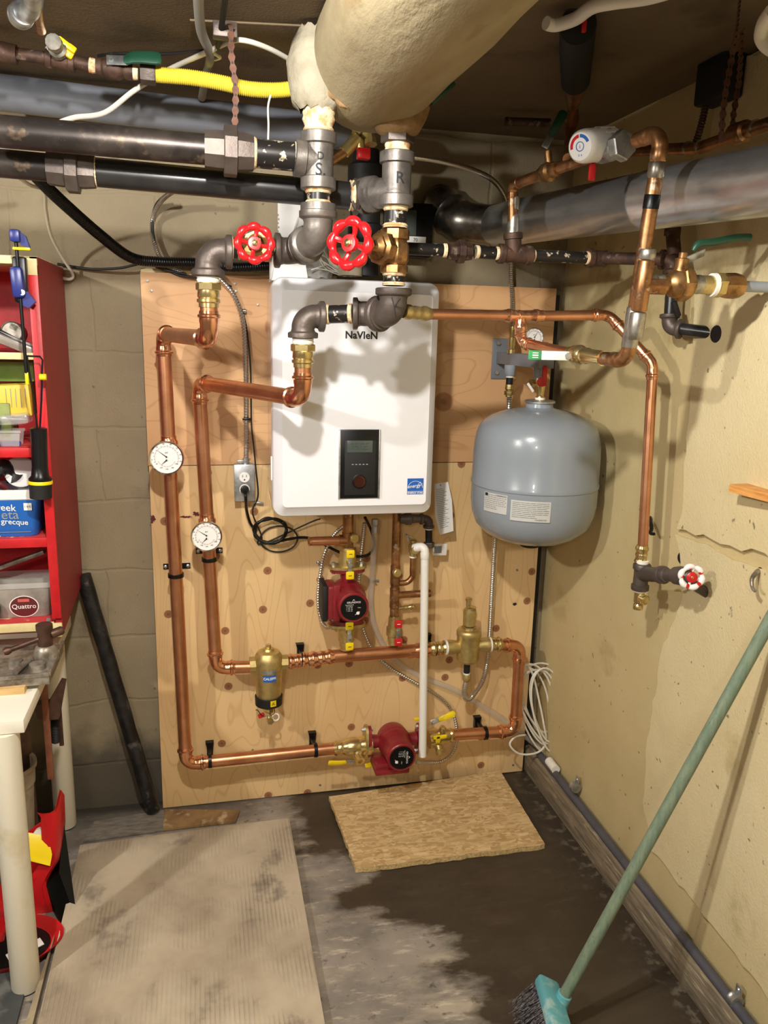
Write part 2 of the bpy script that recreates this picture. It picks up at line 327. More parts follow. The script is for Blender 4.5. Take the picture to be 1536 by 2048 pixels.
def floormat():
    m = mat('stained_concrete', '77706a', .7); N, L = nodes(m); b = N['Principled BSDF']; tc = [n for n in N if n.type == 'TEX_COORD'][0]
    def no(s, d=8, st=None, ro=.6):
        n = N.new('ShaderNodeTexNoise'); n.inputs['Scale'].default_value = s; n.inputs['Detail'].default_value = d; n.inputs['Roughness'].default_value = ro
        if st: q = N.new('ShaderNodeMapping'); q.inputs['Scale'].default_value = st; q.inputs['Rotation'].default_value = (0, 0, .9); L.new(tc.outputs['Object'], q.inputs[0]); L.new(q.outputs[0], n.inputs['Vector'])
        else: L.new(tc.outputs['Object'], n.inputs['Vector'])
        return n.outputs[0]
    def mix(f, a, c_):
        x = N.new('ShaderNodeMix'); x.data_type = 'RGBA'; L.new(f, x.inputs[0])
        if isinstance(a, str): x.inputs[6].default_value = lin(a)
        else: L.new(a, x.inputs[6])
        x.inputs[7].default_value = lin(c_); return x.outputs[2]
    def rng(s, a, c_, lo=0, hi=1):
        r = N.new('ShaderNodeMapRange'); r.inputs[1].default_value = a; r.inputs[2].default_value = c_; r.inputs[3].default_value = lo; r.inputs[4].default_value = hi; L.new(s, r.inputs[0]); return r.outputs[0]
    def mth(op, a, b_):
        q = N.new('ShaderNodeMath'); q.operation = op
        for i, v in enumerate((a, b_)):
            if isinstance(v, (int, float)): q.inputs[i].default_value = v
            else: L.new(v, q.inputs[i])
        return q.outputs[0]
    base = mix(rng(no(3.2), .4, .62), '6c665f', '948b80'); base = mix(rng(no(3, 8, (1, 3, 1)), .5, .66), base, 'a89d8b'); base = mix(rng(no(30), .6, .72), base, '4d463e'); base = mix(rng(no(7, 10, (1.2, 5, 1), .72), .55, .64, 0, .55), base, 'cfc3ac')
    sp = N.new('ShaderNodeSeparateXYZ'); L.new(tc.outputs['Object'], sp.inputs[0]); X, Y = sp.outputs['X'], sp.outputs['Y']
    # wet stain: lies to the right of a slanting line, ragged edge
    f = mth('SUBTRACT', mth('ADD', X, mth('MULTIPLY', Y, .42)), .36)
    f = mth('ADD', f, mth('MULTIPLY', mth('SUBTRACT', no(2.2, 9, (1, 2, 1), .6), .5), 1.0))
    wet = rng(f, .0, .09)
    wet = mth('MAXIMUM', wet, mth('MULTIPLY', rng(Y, -.22, -.06), rng(X, .36, .5)))
    base = mix(mth('MULTIPLY', wet, .93), base, '33291d')
    # salts along the curb, grime by the back wall
    sa = mth('MULTIPLY', rng(X, 1.27, 1.37, 0, .6), rng(no(26), .52, .62)); base = mix(sa, base, '8d8370')
    gr = mth('MULTIPLY', rng(mth('ADD', Y, mth('MULTIPLY', no(6), .1)), -.02, .08), rng(X, .5, .2)); base = mix(gr, base, '3d3830')
    L.new(base, b.inputs['Base Color'])
    L.new(rng(wet, 0, 1, .8, .42), b.inputs['Roughness'])
    bu = N.new('ShaderNodeBump'); bu.inputs['Strength'].default_value = .45; bu.inputs['Distance'].default_value = .006; L.new(no(14), bu.inputs['Height']); L.new(bu.outputs[0], b.inputs['Normal']); return m
M['floor'] = floormat()
def slabmat():
    m = mat('ribbed_mat', 'bdb098', .85, 0, 'a0917c', 3.0, .4, .6, c3='83786a', n3=6); N, L = nodes(m); b = N['Principled BSDF']; tc = [n for n in N if n.type == 'TEX_COORD'][0]
    wv = N.new('ShaderNodeTexWave'); wv.inputs['Scale'].default_value = 27; wv.inputs['Distortion'].default_value = .4; wv.bands_direction = 'X'; L.new(tc.outputs['Object'], wv.inputs['Vector'])
    n = N.new('ShaderNodeTexNoise'); n.inputs['Scale'].default_value = 7; n.inputs['Detail'].default_value = 8; L.new(tc.outputs['Object'], n.inputs['Vector'])
    r = N.new('ShaderNodeMapRange'); r.inputs[1].default_value = .46; r.inputs[2].default_value = .6; L.new(n.outputs[0], r.inputs[0])
    mu = N.new('ShaderNodeMath'); mu.operation = 'MULTIPLY'; L.new(wv.outputs['Fac'], mu.inputs[0]); L.new(r.outputs[0], mu.inputs[1])
    src = b.inputs['Base Color'].links[0].from_socket; x = N.new('ShaderNodeMix'); x.data_type = 'RGBA'; m2 = N.new('ShaderNodeMath'); m2.operation = 'MULTIPLY'; m2.inputs[1].default_value = .05; L.new(mu.outputs[0], m2.inputs[0]); L.new(m2.outputs[0], x.inputs[0]); L.new(src, x.inputs[6]); x.inputs[7].default_value = lin('d6c9ae'); L.new(x.outputs[2], b.inputs['Base Color'])
    bu = N.new('ShaderNodeBump'); bu.inputs['Strength'].default_value = .7; bu.inputs['Distance'].default_value = .004; L.new(mu.outputs[0], bu.inputs['Height']); L.new(bu.outputs[0], b.inputs['Normal']); return m
M['slab'] = slabmat()
def osbmat():
    m = mat('osb_face', 'c9a468', .8); N, L = nodes(m); b = N['Principled BSDF']; tc = [n for n in N if n.type == 'TEX_COORD'][0]
    nz = N.new('ShaderNodeTexNoise'); nz.inputs['Scale'].default_value = 40; nz.inputs['Detail'].default_value = 0; L.new(tc.outputs['Object'], nz.inputs['Vector'])
    prev = None
    for i, (rz, sx) in enumerate(((.3, 1), (1.4, 1.2), (2.3, .9))):
        mp = N.new('ShaderNodeMapping'); mp.inputs['Rotation'].default_value = (0, 0, rz); mp.inputs['Scale'].default_value = (24*sx, 110*sx, 1); L.new(tc.outputs['Object'], mp.inputs[0])
        vo = N.new('ShaderNodeTexVoronoi'); vo.inputs['Scale'].default_value = 1; L.new(mp.outputs[0], vo.inputs['Vector'])
        rp = N.new('ShaderNodeValToRGB'); rp.color_ramp.elements[0].color = lin('a5824e'); rp.color_ramp.elements[1].color = lin('dfc492'); L.new(vo.outputs['Color'], rp.inputs[0])
        if prev is None: prev = rp.outputs[0]
        else:
            x = N.new('ShaderNodeMix'); x.data_type = 'RGBA'; r = N.new('ShaderNodeMapRange'); r.inputs[1].default_value = .46; r.inputs[2].default_value = .54; L.new(nz.outputs[0], r.inputs[0])
            if i == 2: r.inputs[1].default_value = .56; r.inputs[2].default_value = .6
            L.new(r.outputs[0], x.inputs[0]); L.new(prev, x.inputs[6]); L.new(rp.outputs[0], x.inputs[7]); prev = x.outputs[2]
    L.new(prev, b.inputs['Base Color']); return m
M['osb'] = osbmat()
# ---------------------------------------------------------------- the room
def struct(name, mb, m):
    me = mb.mesh(name, V((0, 0, 0))); me.materials.append(m); fin(me); o = bpy.data.objects.new(name, me); COL.objects.link(o); o['kind'] = 'structure'; return o
ZC = 2.285; XR = 1.40; YW = .05
def rough_sheet(o, ux, uy, nu, nv, amp, nrm, seed, th=.1):
    rnd = random.Random(seed); o = V(o); ux = V(ux); uy = V(uy); nrm = V(nrm)
    ph = [(rnd.uniform(2, 9), rnd.uniform(2, 9), rnd.uniform(0, 6)) for _ in range(6)]
    rows = []
    for j in range(nv+1):
        row = []
        for i in range(nu+1):
            a, b = i/nu, j/nv; P = o+ux*a+uy*b; h = sum(math.sin(k1*(P.x+P.y)+k2*(P.z-P.y)+k3) for k1, k2, k3 in ph)/6
            row.append(P+nrm*h*amp)
        rows.append(row)
    m = MB().surf(rows); back = [o-nrm*th, o+ux-nrm*th, o+ux+uy-nrm*th, o+uy-nrm*th]; m.add(back, [[0, 1, 2, 3]]); return m
struct('wall_back', rough_sheet((-2.6, YW, 0), (4.05, 0, 0), (0, 0, ZC+.02), 60, 36, .004, (0, -1, 0), 1), M['wallback'])
struct('wall_right', rough_sheet((XR, YW+.02, 0), (0, -4.4, 0), (0, 0, ZC+.02), 60, 36, .004, (-1, 0, 0), 2), M['wallright'])
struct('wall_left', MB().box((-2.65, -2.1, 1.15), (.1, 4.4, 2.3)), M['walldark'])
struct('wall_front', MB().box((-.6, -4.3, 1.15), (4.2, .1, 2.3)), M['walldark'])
struct('ceiling', rough_sheet((-2.6, YW+.02, ZC), (4.05, 0, 0), (0, -4.4, 0), 50, 50, .004, (0, 0, -1), 3), M['ceil'])
struct('floor', rough_sheet((-2.6, YW+.02, 0), (4.05, 0, 0), (0, -4.4, 0), 60, 60, .002, (0, 0, 1), 4), M['floor'])
# thicker plaster coat on the nearer part of the right wall, ragged edge, a ledge and a lower coat
def coat(poly, th, seed):
    rnd = random.Random(seed); pts = []
    for i, (a, b) in enumerate(poly):
        c_, d_ = poly[(i+1) % len(poly)]; n = max(1, int(math.hypot(c_-a, d_-b)/.03))
        for k in range(n): t = k/n; pts.append((a+(c_-a)*t+rnd.uniform(-.006, .006), b+(d_-b)*t+rnd.uniform(-.006, .006)))
    n = len(pts); o = V((XR+.003, 0, 0)); m = MB()
    vs = [V((XR+.004, a, b)) for a, b in pts]+[V((XR-th, a*1.0, b)) for a, b in pts]
    m.add(vs, [[i, (i+1) % n, (i+1) % n+n, i+n] for i in range(n)]+[list(range(n, 2*n))]); return m
def wr(px, py): p = U(px, py, x=XR); return (p.y, p.z)
struct('trim_1', coat([wr(1402, 395), wr(1395, 700), wr(1392, 760), wr(1380, 900), wr(1372, 1030), wr(1362, 1062), wr(1400, 1068), wr(1470, 1092), wr(1536, 1108), (-2.3, 1.05), (-2.3, ZC-.01), (wr(1402, 395)[0]-.05, ZC-.01)], .012, 3), M['wallpatch'])
struct('trim_2', coat([wr(1356, 1070), wr(1366, 1110), wr(1372, 1200), wr(1330, 1290), wr(1300, 1480), wr(1290, 1600), wr(1310, 1700), (-2.3, .14), (-2.3, 1.0), wr(1536, 1138), wr(1470, 1118), wr(1420, 1092)], .008, 5), M['wallpatch'])
struct('baseboard_right', MB().box((1.380, -1.5, .05), (.038, 3.05, .105), .006), M['plank'])
# joint lines in the ceiling boards
struct('trim_3', MB().tube([U(380, 40, z=ZC-.003), U(520, 47, z=ZC-.003), U(700, 56, z=ZC-.003)], .0022, 6), M['ceil'])
# ---------------------------------------------------------------- pipe fittings
def bend(a, c, b, R, r, col, style, n=10):
    A, t1, t2, d1, d2 = arc(a, c, b, R, n)
    if style == 'press': pr = [(0, 1.05), (.2, 1.12), (.45, 1.12), (.55, 1.3), (.68, 1.3), (.78, 1.12), (1, 1.1)]; rb = 1.05
    elif style == 'solder': pr = [(0, 1.04), (.1, 1.12), (.9, 1.12), (1, 1.02)]; rb = 1.06
    else: pr = [(0, 1.22), (.28, 1.3), (.42, 1.58), (.5, 1.62), (.93, 1.62), (1, 1.5)]; rb = 1.24
    P = [t1+d1*col*t for t, _ in pr[::-1]]+A[1:-1]+[t2+d2*col*t for t, _ in pr]
    R_ = [r*k for _, k in pr[::-1]]+[r*rb]*(n-1)+[r*k for _, k in pr]
    return P, R_, t1+d1*col, t2+d2*col
def collar(p, d, L, r, style='press'):
    if style == 'press': pr = [(0, 1.1), (.06, 1.12), (.14, 1.3), (.22, 1.3), (.3, 1.12), (.42, 1.1), (.46, 1.18), (.54, 1.18), (.58, 1.1), (.7, 1.12), (.78, 1.3), (.86, 1.3), (.94, 1.12), (1, 1.1)]
    elif style == 'one': pr = [(0, 1.12), (.3, 1.12), (.45, 1.32), (.7, 1.32), (.82, 1.12), (1, 1.1)]
    else: pr = [(0, 1.0), (.03, 1.13), (.97, 1.13), (1, 1.0)]
    return MB().lathe(p, d, [(t*L, r*k) for t, k in pr], 24)
def run(root, pts, r, m, mf, R=.04, col=.035, style='press', skip_start=0, skip_end=0, fit='elbow', pn='pipe'):
    pts = [V(p) for p in pts]; s = pts[0]
    for i in range(1, len(pts)):
        if i < len(pts)-1:
            P, RR, e1, e2 = bend(pts[i-1], pts[i], pts[i+1], R, r, col, style)
            if (e1-s).dot(pts[i]-s) > 1e-4: part(pn, MB().tube([s, e1.lerp(pts[i], .02)], r, 24), m, root)
            part(fit, MB().tube(P, RR, 24), mf, root); s = e2.lerp(pts[i], .02)
        else: part(pn, MB().tube([s, pts[i]], r, 24), m, root)
def paste(root, p, d, r, L=.01, m='dope'):
    d = V(d).normalized(); return part('thread_paste', MB().lathe(p, d, [(0, r*.98), (L*.1, r*1.12), (L*.3, r*1.05), (L*.5, r*1.13), (L*.8, r*1.06), (L, r*.98)], 20), M[m], root, ang=60)
def nipple(root, a, b, r, m='nipple', ends=True):
    a, b = V(a), V(b); d = (b-a).normalized(); L = (b-a).length; part('nipple', MB().tube([a, b], r, 24), M[m], root)
    if ends: k = min(.011, L*.3); paste(root, a, d, r, k); paste(root, b, -d, r, k)
def tee(root, ends, c, r, m, style='iron', name='tee'):
    mb = MB(); c = V(c)
    for e in ends:
        e = V(e); d = (e-c).normalized(); L = (e-c).length
        if style == 'iron': pr = [(0, 1.25), (L-r*1.0, 1.27), (L-r*.9, 1.5), (L-.002, 1.5), (L, 1.4)]
        elif style == 'press': pr = [(0, 1.05), (L*.3, 1.1), (L*.5, 1.12), (L*.6, 1.3), (L*.75, 1.3), (L*.85, 1.12), (L, 1.1)]
        else: pr = [(0, 1.1), (L*.97, 1.12), (L, 1.02)]
        mb.lathe(c, d, [(t, r*k) for t, k in pr], 24)
    mb.lathe(c-(V(ends[0])-c).normalized()*r*.9, V(ends[0])-c, [(0, r*.5), (r*.3, r*1.0), (r*.9, r*(1.27 if style == 'iron' else 1.1)), (r*1.5, r*1.2)], 24)
    return part(name, mb, m, root)
def union(root, c, d, r, m, w=1.):
    d = V(d).normalized(); c = V(c); u = (0, 0, 1) if abs(d.z) < .7 else (1, 0, 0)
    part('union_nut', MB().lathe(c-d*r*.5*w, d, [(0, r*1.75), (.002, r*1.85), (r*.95*w, r*1.85), (r*1.0*w, r*1.7)], 8, up=u, rot=.39), m, root, ang=25)
    part('union_half', MB().lathe(c-d*r*1.9*w, d, [(0, r*1.35), (r*1.0*w, r*1.42), (r*1.4*w, r*1.42)], 8, up=u, rot=.39), m, root, ang=25)
    part('union_half', MB().lathe(c+d*r*.4*w, d, [(0, r*1.42), (r*.4*w, r*1.42), (r*1.3*w, r*1.3)], 8, up=u, rot=.39), m, root, ang=25)
def hexnut(mb, p, d, L, r, seg=6, rot=0.): d = V(d).normalized(); return mb.lathe(p, d, [(0, r*.92), (L*.12, r), (L*.88, r), (L, r*.92)], seg, rot=rot)
def handwheel(root, c, n, R, m, lobes=8, name='handwheel', rr=.17):
    c = V(c); n = V(n).normalized(); u = n.orthogonal().normalized(); w_ = n.cross(u); K = lobes*10; mb = MB(); P = []; rad = []
    for i in range(K):
        a = 2*PI*i/K; q = abs(math.cos(lobes*a/2)); P.append(c+(u*math.cos(a)+w_*math.sin(a))*R*(.80+.055*q)); rad.append(R*rr*(.78+.5*q))
    mb.tube(P, rad, 12, closed=True)
    part(name, mb, m, root)
    for k in range(lobes):
        a = 2*PI*k/lobes; q = c+(u*math.cos(a)+w_*math.sin(a))*R*.86
        part('rim_recess', MB().lathe(q-n*R*.235, n, [(0, R*.055), (.0012, R*.08), (R*.47, R*.055)], 8), M['blackm'], root) if 0 else None
    sp = MB()
    for k in range(4):
        a = 2*PI*k/4+.6; d = u*math.cos(a)+w_*math.sin(a); sp.tube([c+d*R*.2-n*R*.1, c+d*R*.45-n*R*.12, c+d*R*.72], [R*.11, R*.1, R*.13], 8)
    part('spokes', sp, m, root)
    part('hub', MB().lathe(c-n*R*.2, n, [(0, R*.3), (R*.25, R*.36), (R*.34, R*.32), (R*.35, R*.2)], 20), m, root)
    part('wheel_nut', MB().lathe(c+n*R*.1, n, [(0, R*.16), (R*.14, R*.16), (R*.18, R*.09)], 6), M['brass'], root)
def lever(root, p, ax, d, L, m, wdt=.016, name='lever_handle', drop=.012):
    """flat lever: p pivot, ax stem axis, d direction of lever"""
    p = V(p); ax = V(ax).normalized(); d = (V(d)-ax*V(d).dot(ax)).normalized(); s = ax.cross(d)
    part('lever_plate', MB().box(p+d*L*.12, (L*.42, wdt*.85, .003), .001, X=d, Z=ax), M['steel'], root)
    hx = [(0, .0, .5), (.05, .001, .8), (.12, .004, .9), (.22, .009, 1), (.5, .011, 1.02), (.85, .010, 1.1), (.96, .009, .95), (1, .008, .6)]
    rows = []
    for t, h, k in hx:
        q = p+d*(L*.25+L*.75*t)+ax*(h*drop/.012); ww = wdt*.5*k; rows.append([q-s*ww-ax*.002, q-s*ww+ax*.003, q-s*ww*.6+ax*.0055, q+s*ww*.6+ax*.0055, q+s*ww+ax*.003, q+s*ww-ax*.002])
    n = len(rows[0]); mb = MB().surf(rows, wrap=True); k = len(mb.v); mb.f += [list(range(n)), list(range(k-n, k))]
    part(name, mb, m, root)
    part('stem_nut', hexnut(MB(), p+ax*.001, ax, .006, .0065), M['steel'], root)
def ballvalve(root, c, d, r, ax, m, L=.07, body=1.6):
    c = V(c); d = V(d).normalized(); ax = V(ax).normalized()
    mb = MB().lathe(c-d*L/2, d, [(0, r*1.25), (L*.18, r*1.25), (L*.2, r*1.1), (L*.3, r*1.3), (L*.4, r*body), (L*.6, r*body), (L*.7, r*1.3), (L*.8, r*1.1), (L*.82, r*1.25), (L, r*1.25)], 24)
    mb.lathe(c, ax, [(0, r*.7), (r*body+.008, r*.55), (r*body+.009, r*.35), (r*body+.016, r*.35)], 16)
    part('valve_body', mb, m, root)
    part('end_hex', hexnut(MB(), c-d*L/2-d*.002, d, L*.2, r*1.5), m, root, ang=25); part('end_hex', hexnut(MB(), c+d*L*.32, d, L*.2, r*1.5), m, root, ang=25)
    return c+ax*(r*body+.014)
def butterfly(root, p, ax, d, m, s=.019, L=.036):
    """short T handle with two tabs"""
    p = V(p); ax = V(ax).normalized(); d = V(d).normalized()
    part('handle_plate', MB().box(p, (L*1.5, s*.35, .003), .001, X=d, Z=ax), M['steel'], root)
    for k in (-1, 1): part('handle_tab', MB().box(p+d*L*k+ax*.003, (s*1.15, s, .006), .003, X=d, Z=ax), m, root)
    part('stem_nut', hexnut(MB(), p+ax*.002, ax, .006, .0075), M['steel'], root)
def standoff_clamp(p, label, d, r, up=None):
    """black pipe clamp: plate on the board and a split ring; d = pipe direction"""
    p = V(p); d = V(d).normalized(); t = thing('pipe_clamp', label, 'pipe clamp', (p.x, 0, p.z), 'black clamps holding the copper loop')
    s = V((0, -1, 0)).cross(d).normalized()
    if up is None:
        part('plate', MB().box((p.x, -.002, p.z), (.086, .004, .019), .001, X=s, Z=d), M['black'], t)
        part('bracket', MB().box((p.x, p.y/2+r*.5, p.z), (.03, abs(p.y)-r, .012), .001, X=s, Z=d), M['black'], t)
        sc = [V((p.x, -.003, p.z))+s*k*.036 for k in (-1, 1)]
    else:
        h = .042; q = V((p.x, 0, p.z))
        part('plate', MB().box(q+s*up*(h+.004)+V((0, -.003, 0)), (.05, .004, .02), .001, X=s, Z=d), M['black'], t)
        part('bracket', MB().prism([(-.01, 0), (.01, 0), (.012, -.03), (.014, -.045), (-.014, -.045), (-.01, -.03)], q+s*up*(h-.018)+V((0, -.02, 0)), d, s*up, (0, .02, 0)).box((p.x, p.y/2, p.z), (.012, abs(p.y), .014), .001), M['black'], t)
        sc = [q+s*up*(h+.014)+V((0, -.004, 0))]
    part('ring', MB().lathe(p-d*.006, d, [(0, r*1.04), (0, r*1.2), (.012, r*1.2), (.012, r*1.04)], 28), M['black'], t)
    for c in sc: part('screw', MB().lathe(c, (0, -1, 0), [(0, .006), (.003, .006), (.005, .003)], 10), M['steel'], t)
def gauge(c, n, R, label, pipe_y, grp=None, needles=(143, 222), name='dial_gauge'):
    c = V(c); n = V(n).normalized(); t = thing(name, label, 'gauge', c, grp); ux = n.cross(V((0, 0, 1))).normalized()*-1; ux = V((0, 0, 1)).cross(n).normalized(); uy = n.cross(ux)
    part('case', MB().lathe(c-n*.028, n, [(0, R*.55), (.004, R*.9), (.02, R*.97), (.024, R*.97)], 40), M['steel'], t)
    part('bezel', MB().lathe(c-n*.002, n, [(-.008, R*.95), (-.007, R*1.02), (.004, R*1.02), (.006, R*.99), (.004, R*.92), (.001, R*.92), (-.008, R*.9)], 48), M['chrome'], t)
    part('dial', MB().lathe(c-n*.002, n, [(0, R*.93), (.002, R*.93)], 40), M['paper'], t)
    f = flat(c+n*.0006, ux, uy); tk = MB(); tr = MB()
    def P(a, rr): a = math.radians(a); return (math.cos(a)*rr, math.sin(a)*rr)
    for k in range(33):
        a = 200-k*7.2; w_ = .0006; x0, y0 = P(a, R*.66); x1, y1 = P(a, R*(.74 if k % 4 else .78)); nx, ny = -(y1-y0), x1-x0; l = math.hypot(nx, ny); nx *= w_/l; ny *= w_/l
        (tr if k % 2 else tk).add([f(x0-nx, y0-ny), f(x1-nx, y1-ny), f(x1+nx, y1+ny), f(x0+nx, y0+ny)], [[0, 1, 2, 3]])
    for k in range(16):
        a = 205+k*8.7; w_ = .0006; x0, y0 = P(a, R*.5); x1, y1 = P(a, R*.56); nx, ny = -(y1-y0), x1-x0; l = math.hypot(nx, ny); nx *= w_/l; ny *= w_/l
        (tr if k % 2 else tk).add([f(x0-nx, y0-ny), f(x1-nx, y1-ny), f(x1+nx, y1+ny), f(x0+nx, y0+ny)], [[0, 1, 2, 3]])
    for k, tx in enumerate(('0', '10', '20', '30', '40', '50', '60', '70')):
        a = 188-k*29; x, y = P(a, R*.85); tk.text(tx, R*.13, lambda a_, b_, x=x, y=y: f(x+a_, y+b_))
    for k, tx in enumerate(('60', '100', '140', '180', '220')):
        a = 212+k*29; x, y = P(a, R*.68); tk.text(tx, R*.12, lambda a_, b_, x=x, y=y: f(x+a_, y+b_))
    tk.text('psi', R*.16, lambda a_, b_: f(a_, b_+R*.33))
    part('black_scale', tk, M['ink'], t); part('red_scale', tr, M['redink'], t)
    for (x0, y0, a, L, w_) in ((0, R*.07, needles[0], R*.74, R*.028), (0, -R*.13, needles[1], R*.48, R*.036)):
        a = math.radians(a); dx, dy = math.cos(a), math.sin(a); g = flat(c+n*.003, ux, uy)
        part('needle', MB().add([g(x0-dx*R*.04-dy*w_, y0-dy*R*.04+dx*w_), g(x0+dx*L, y0+dy*L), g(x0-dx*R*.04+dy*w_, y0-dy*R*.04-dx*w_)], [[0, 1, 2]]).lathe(g(x0, y0)-n*.001, n, [(0, R*.05), (.003, R*.05)], 12), M['ink'], t)
    if pipe_y is not None:
        part('stem', MB().tube([c-n*.02, V((c.x, pipe_y, c.z))], .009, 12), M['brass'], t)
    return t
# ---------------------------------------------------------------- backing board
def panel(x0, x1, z0, z1, m, lab, l2=(0, 0)):
    mb = MB().prism([(x0, z0), (x1, z0+l2[1]), (x1+l2[0], z1), (x0, z1)], (0, 0, 0), (1, 0, 0), (0, 0, 1), (0, .018, 0)); return solo('plywood_panel', mb, m, lab, 'plywood panel')
panel(.002, 1.348, .004, 1.219, M['plylow'], 'large lower plywood sheet with brown knots carrying the pumps and copper loop')
panel(.0, 1.348, 1.2215, 1.81, M['plyup'], 'upper plywood sheet with swirling grain behind the white boiler')
solo('wooden_cleat', MB().box((.3, .034, 1.80), (.6, .03, .045), .002), M['woodx'], 'pale wooden cleat showing as a thin strip above the plywood top edge', 'cleat')
solo('gap_shade_strip', MB().box((1.36, .033, .9), (.02, .03, 1.78)), M['blackm'], 'black strip standing for the shade in the gap between plywood and right wall', 'gap shade')  # black box paints the shade of an empty gap
SCI = 0
for (px, py) in ((277+18, 562), (303, 582), (470, 568), (472, 583), (516, 610), (498, 918), (1026, 1530), (640, 1570), (505, 1640 and 1500), (1034, 1140), (350, 1240)):
    q = U(px, py, y=-.0005); scn = ['upper of two screws near the top left plywood corner', 'lower of two screws near the top left plywood corner', 'upper of two screws left of the boiler top', 'lower of two screws left of the boiler top', 'screw on the plywood left of the boiler shoulder', 'screw beside the outlet box connector', 'screw in the lower right plywood corner', 'screw near the plywood bottom left of the lower pump', 'screw near the plywood bottom under the filter', 'screw near the right plywood edge below the tank', 'screw near the left plywood edge beside the outer riser'][SCI]; SCI += 1; t = solo('board_screw', MB().lathe(q, (0, -1, 0), [(0, .0045), (.001, .0045), (.0015, .002)], 8), M['vise'], scn, 'screw', 'screws in the plywood')
# paint or scorch marks on the board stay as surface marks
for i, (px, py, w_, h_) in enumerate(((306, 1038, .02, .035), (372, 1034, .05, .012), (392, 1028, .03, .02), (1030, 1208, .022, .014))):
    q = U(px, py, y=-.0012); rnd = random.Random(i); n = 22
    pl = [(math.cos(2*PI*k/n)*w_*rnd.uniform(.35, 1)*.5, math.sin(2*PI*k/n)*h_*rnd.uniform(.35, 1)*.5) for k in range(n)]
    solo('paint_mark', MB().prism(pl, q, (1, 0, 0), (0, 0, 1), (0, .001, 0)), M['maroon'] if i < 3 else M['ink'], ['dark red paint mark at the left edge of the plywood', 'dark red paint smear between the two copper risers', 'dark red paint blot left of the lower dial gauge', 'black printed mark near the right edge of the plywood'][i], 'paint mark')
# ---------------------------------------------------------------- boiler
bx0, bx1, bz0, bz1, bf = .364, .838, 1.123, 1.792, -.36
B = thing('wall_hung_boiler', 'white wall hung boiler with black control panel on the upper plywood', 'boiler', ((bx0+bx1)/2, -.18, bz0))
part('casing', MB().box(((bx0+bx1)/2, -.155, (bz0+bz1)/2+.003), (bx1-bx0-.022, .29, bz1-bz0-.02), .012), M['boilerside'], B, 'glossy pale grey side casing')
def rr(x0, z0, x1, z1, y, r, n=6):
    out = []
    for cx, cz, a0 in ((x1-r, z1-r, 0), (x0+r, z1-r, 90), (x0+r, z0+r, 180), (x1-r, z0+r, 270)):
        for k in range(n+1): a = math.radians(a0+90*k/n); out.append(V((cx+math.cos(a)*r, y, cz+math.sin(a)*r)))
    return out
rows = [rr(bx0, bz0, bx1, bz1, -.285, .03), rr(bx0, bz0, bx1, bz1, -.33, .03), rr(bx0+.003, bz0+.003, bx1-.003, bz1-.003, -.338, .028), rr(bx0+.022, bz0+.03, bx1-.022, bz1-.032, bf+.004, .014), rr(bx0+.025, bz0+.033, bx1-.025, bz1-.035, bf, .012), rr(bx0+.03, bz0+.038, bx1-.03, bz1-.04, bf, .01)]
mb = MB().surf(rows, wrap=True); n = len(rows[0]); k = len(mb.v); mb.f += [list(range(n)), list(range(k-n, k))]
part('front_cover', mb, M['boiler'], B, ang=30)
BF = lambda px, py, dy=0.: U(px, py, y=bf+dy)
a = BF(690, 668, -.0006); b_ = BF(756, 674, -.0006); wN = (b_-a).length
part('brand_lettering', MB().text('NaVIeN', wN/3.35, flat((a+b_)/2, (1, 0, 0), (0, 0, 1))), M['ink'], B, 'black lettering on the boiler front')
# control panel
c1 = BF(678, 859); c2 = BF(757, 995); cx = (c1.x+c2.x)/2; cw = c2.x-c1.x; cz = (c1.z+c2.z)/2; ch = c1.z-c2.z
CP = part('control_panel', MB().box((cx, bf-.002, cz), (cw, .008, ch), .002), M['black'], B, 'glossy black control panel'); 
for s in (-1, 1): part('side_rail', MB().box((cx+s*cw*.485, bf-.004, cz), (cw*.04, .009, ch), .001), M['steel'], CP)
part('bezel', MB().box((cx+.002, bf-.006, cz-.01), (cw*.76, .003, ch*.8), .001), M['blackm'], CP)
part('display', MB().box((cx, bf-.0075, cz+ch*.26), (cw*.62, .003, ch*.17), .0005), M['lcd'], CP, 'grey green display with dark figures')
f = flat((cx, bf-.0092, cz+ch*.26), (1, 0, 0), (0, 0, 1)); mb = MB()
for j, s_ in enumerate(('CH  SET   DHW  SET', 'II  120 F   O  120 F', 'I   ---  F   P  1.5 psi')): mb.text(s_, .0058, lambda a, b, j=j: f(a, b+(.0075-.0075*j)))
part('display_figures', mb, M['ink'], CP)
mb = MB()
for i in range(5): mb.box((cx-.02+i*.0105, bf-.0078, cz-ch*.0), (.0055, .001, .003), .0004)
part('button_marks', mb, M['grey'], CP)
mb = MB().lathe((cx, bf-.004, cz-ch*.25), (0, -1, 0), [(0, .018), (.006, .018), (.009, .0165), (.0095, .013), (.0085, .012)], 32)
part('dial_ring', MB().lathe((cx, bf-.004, cz-ch*.25), (0, -1, 0), [(0, .021), (.005, .021), (.006, .0185)], 32), M['black'], CP)
part('dial_knob', mb, M['knob'], CP, 'bronze coloured round knob')
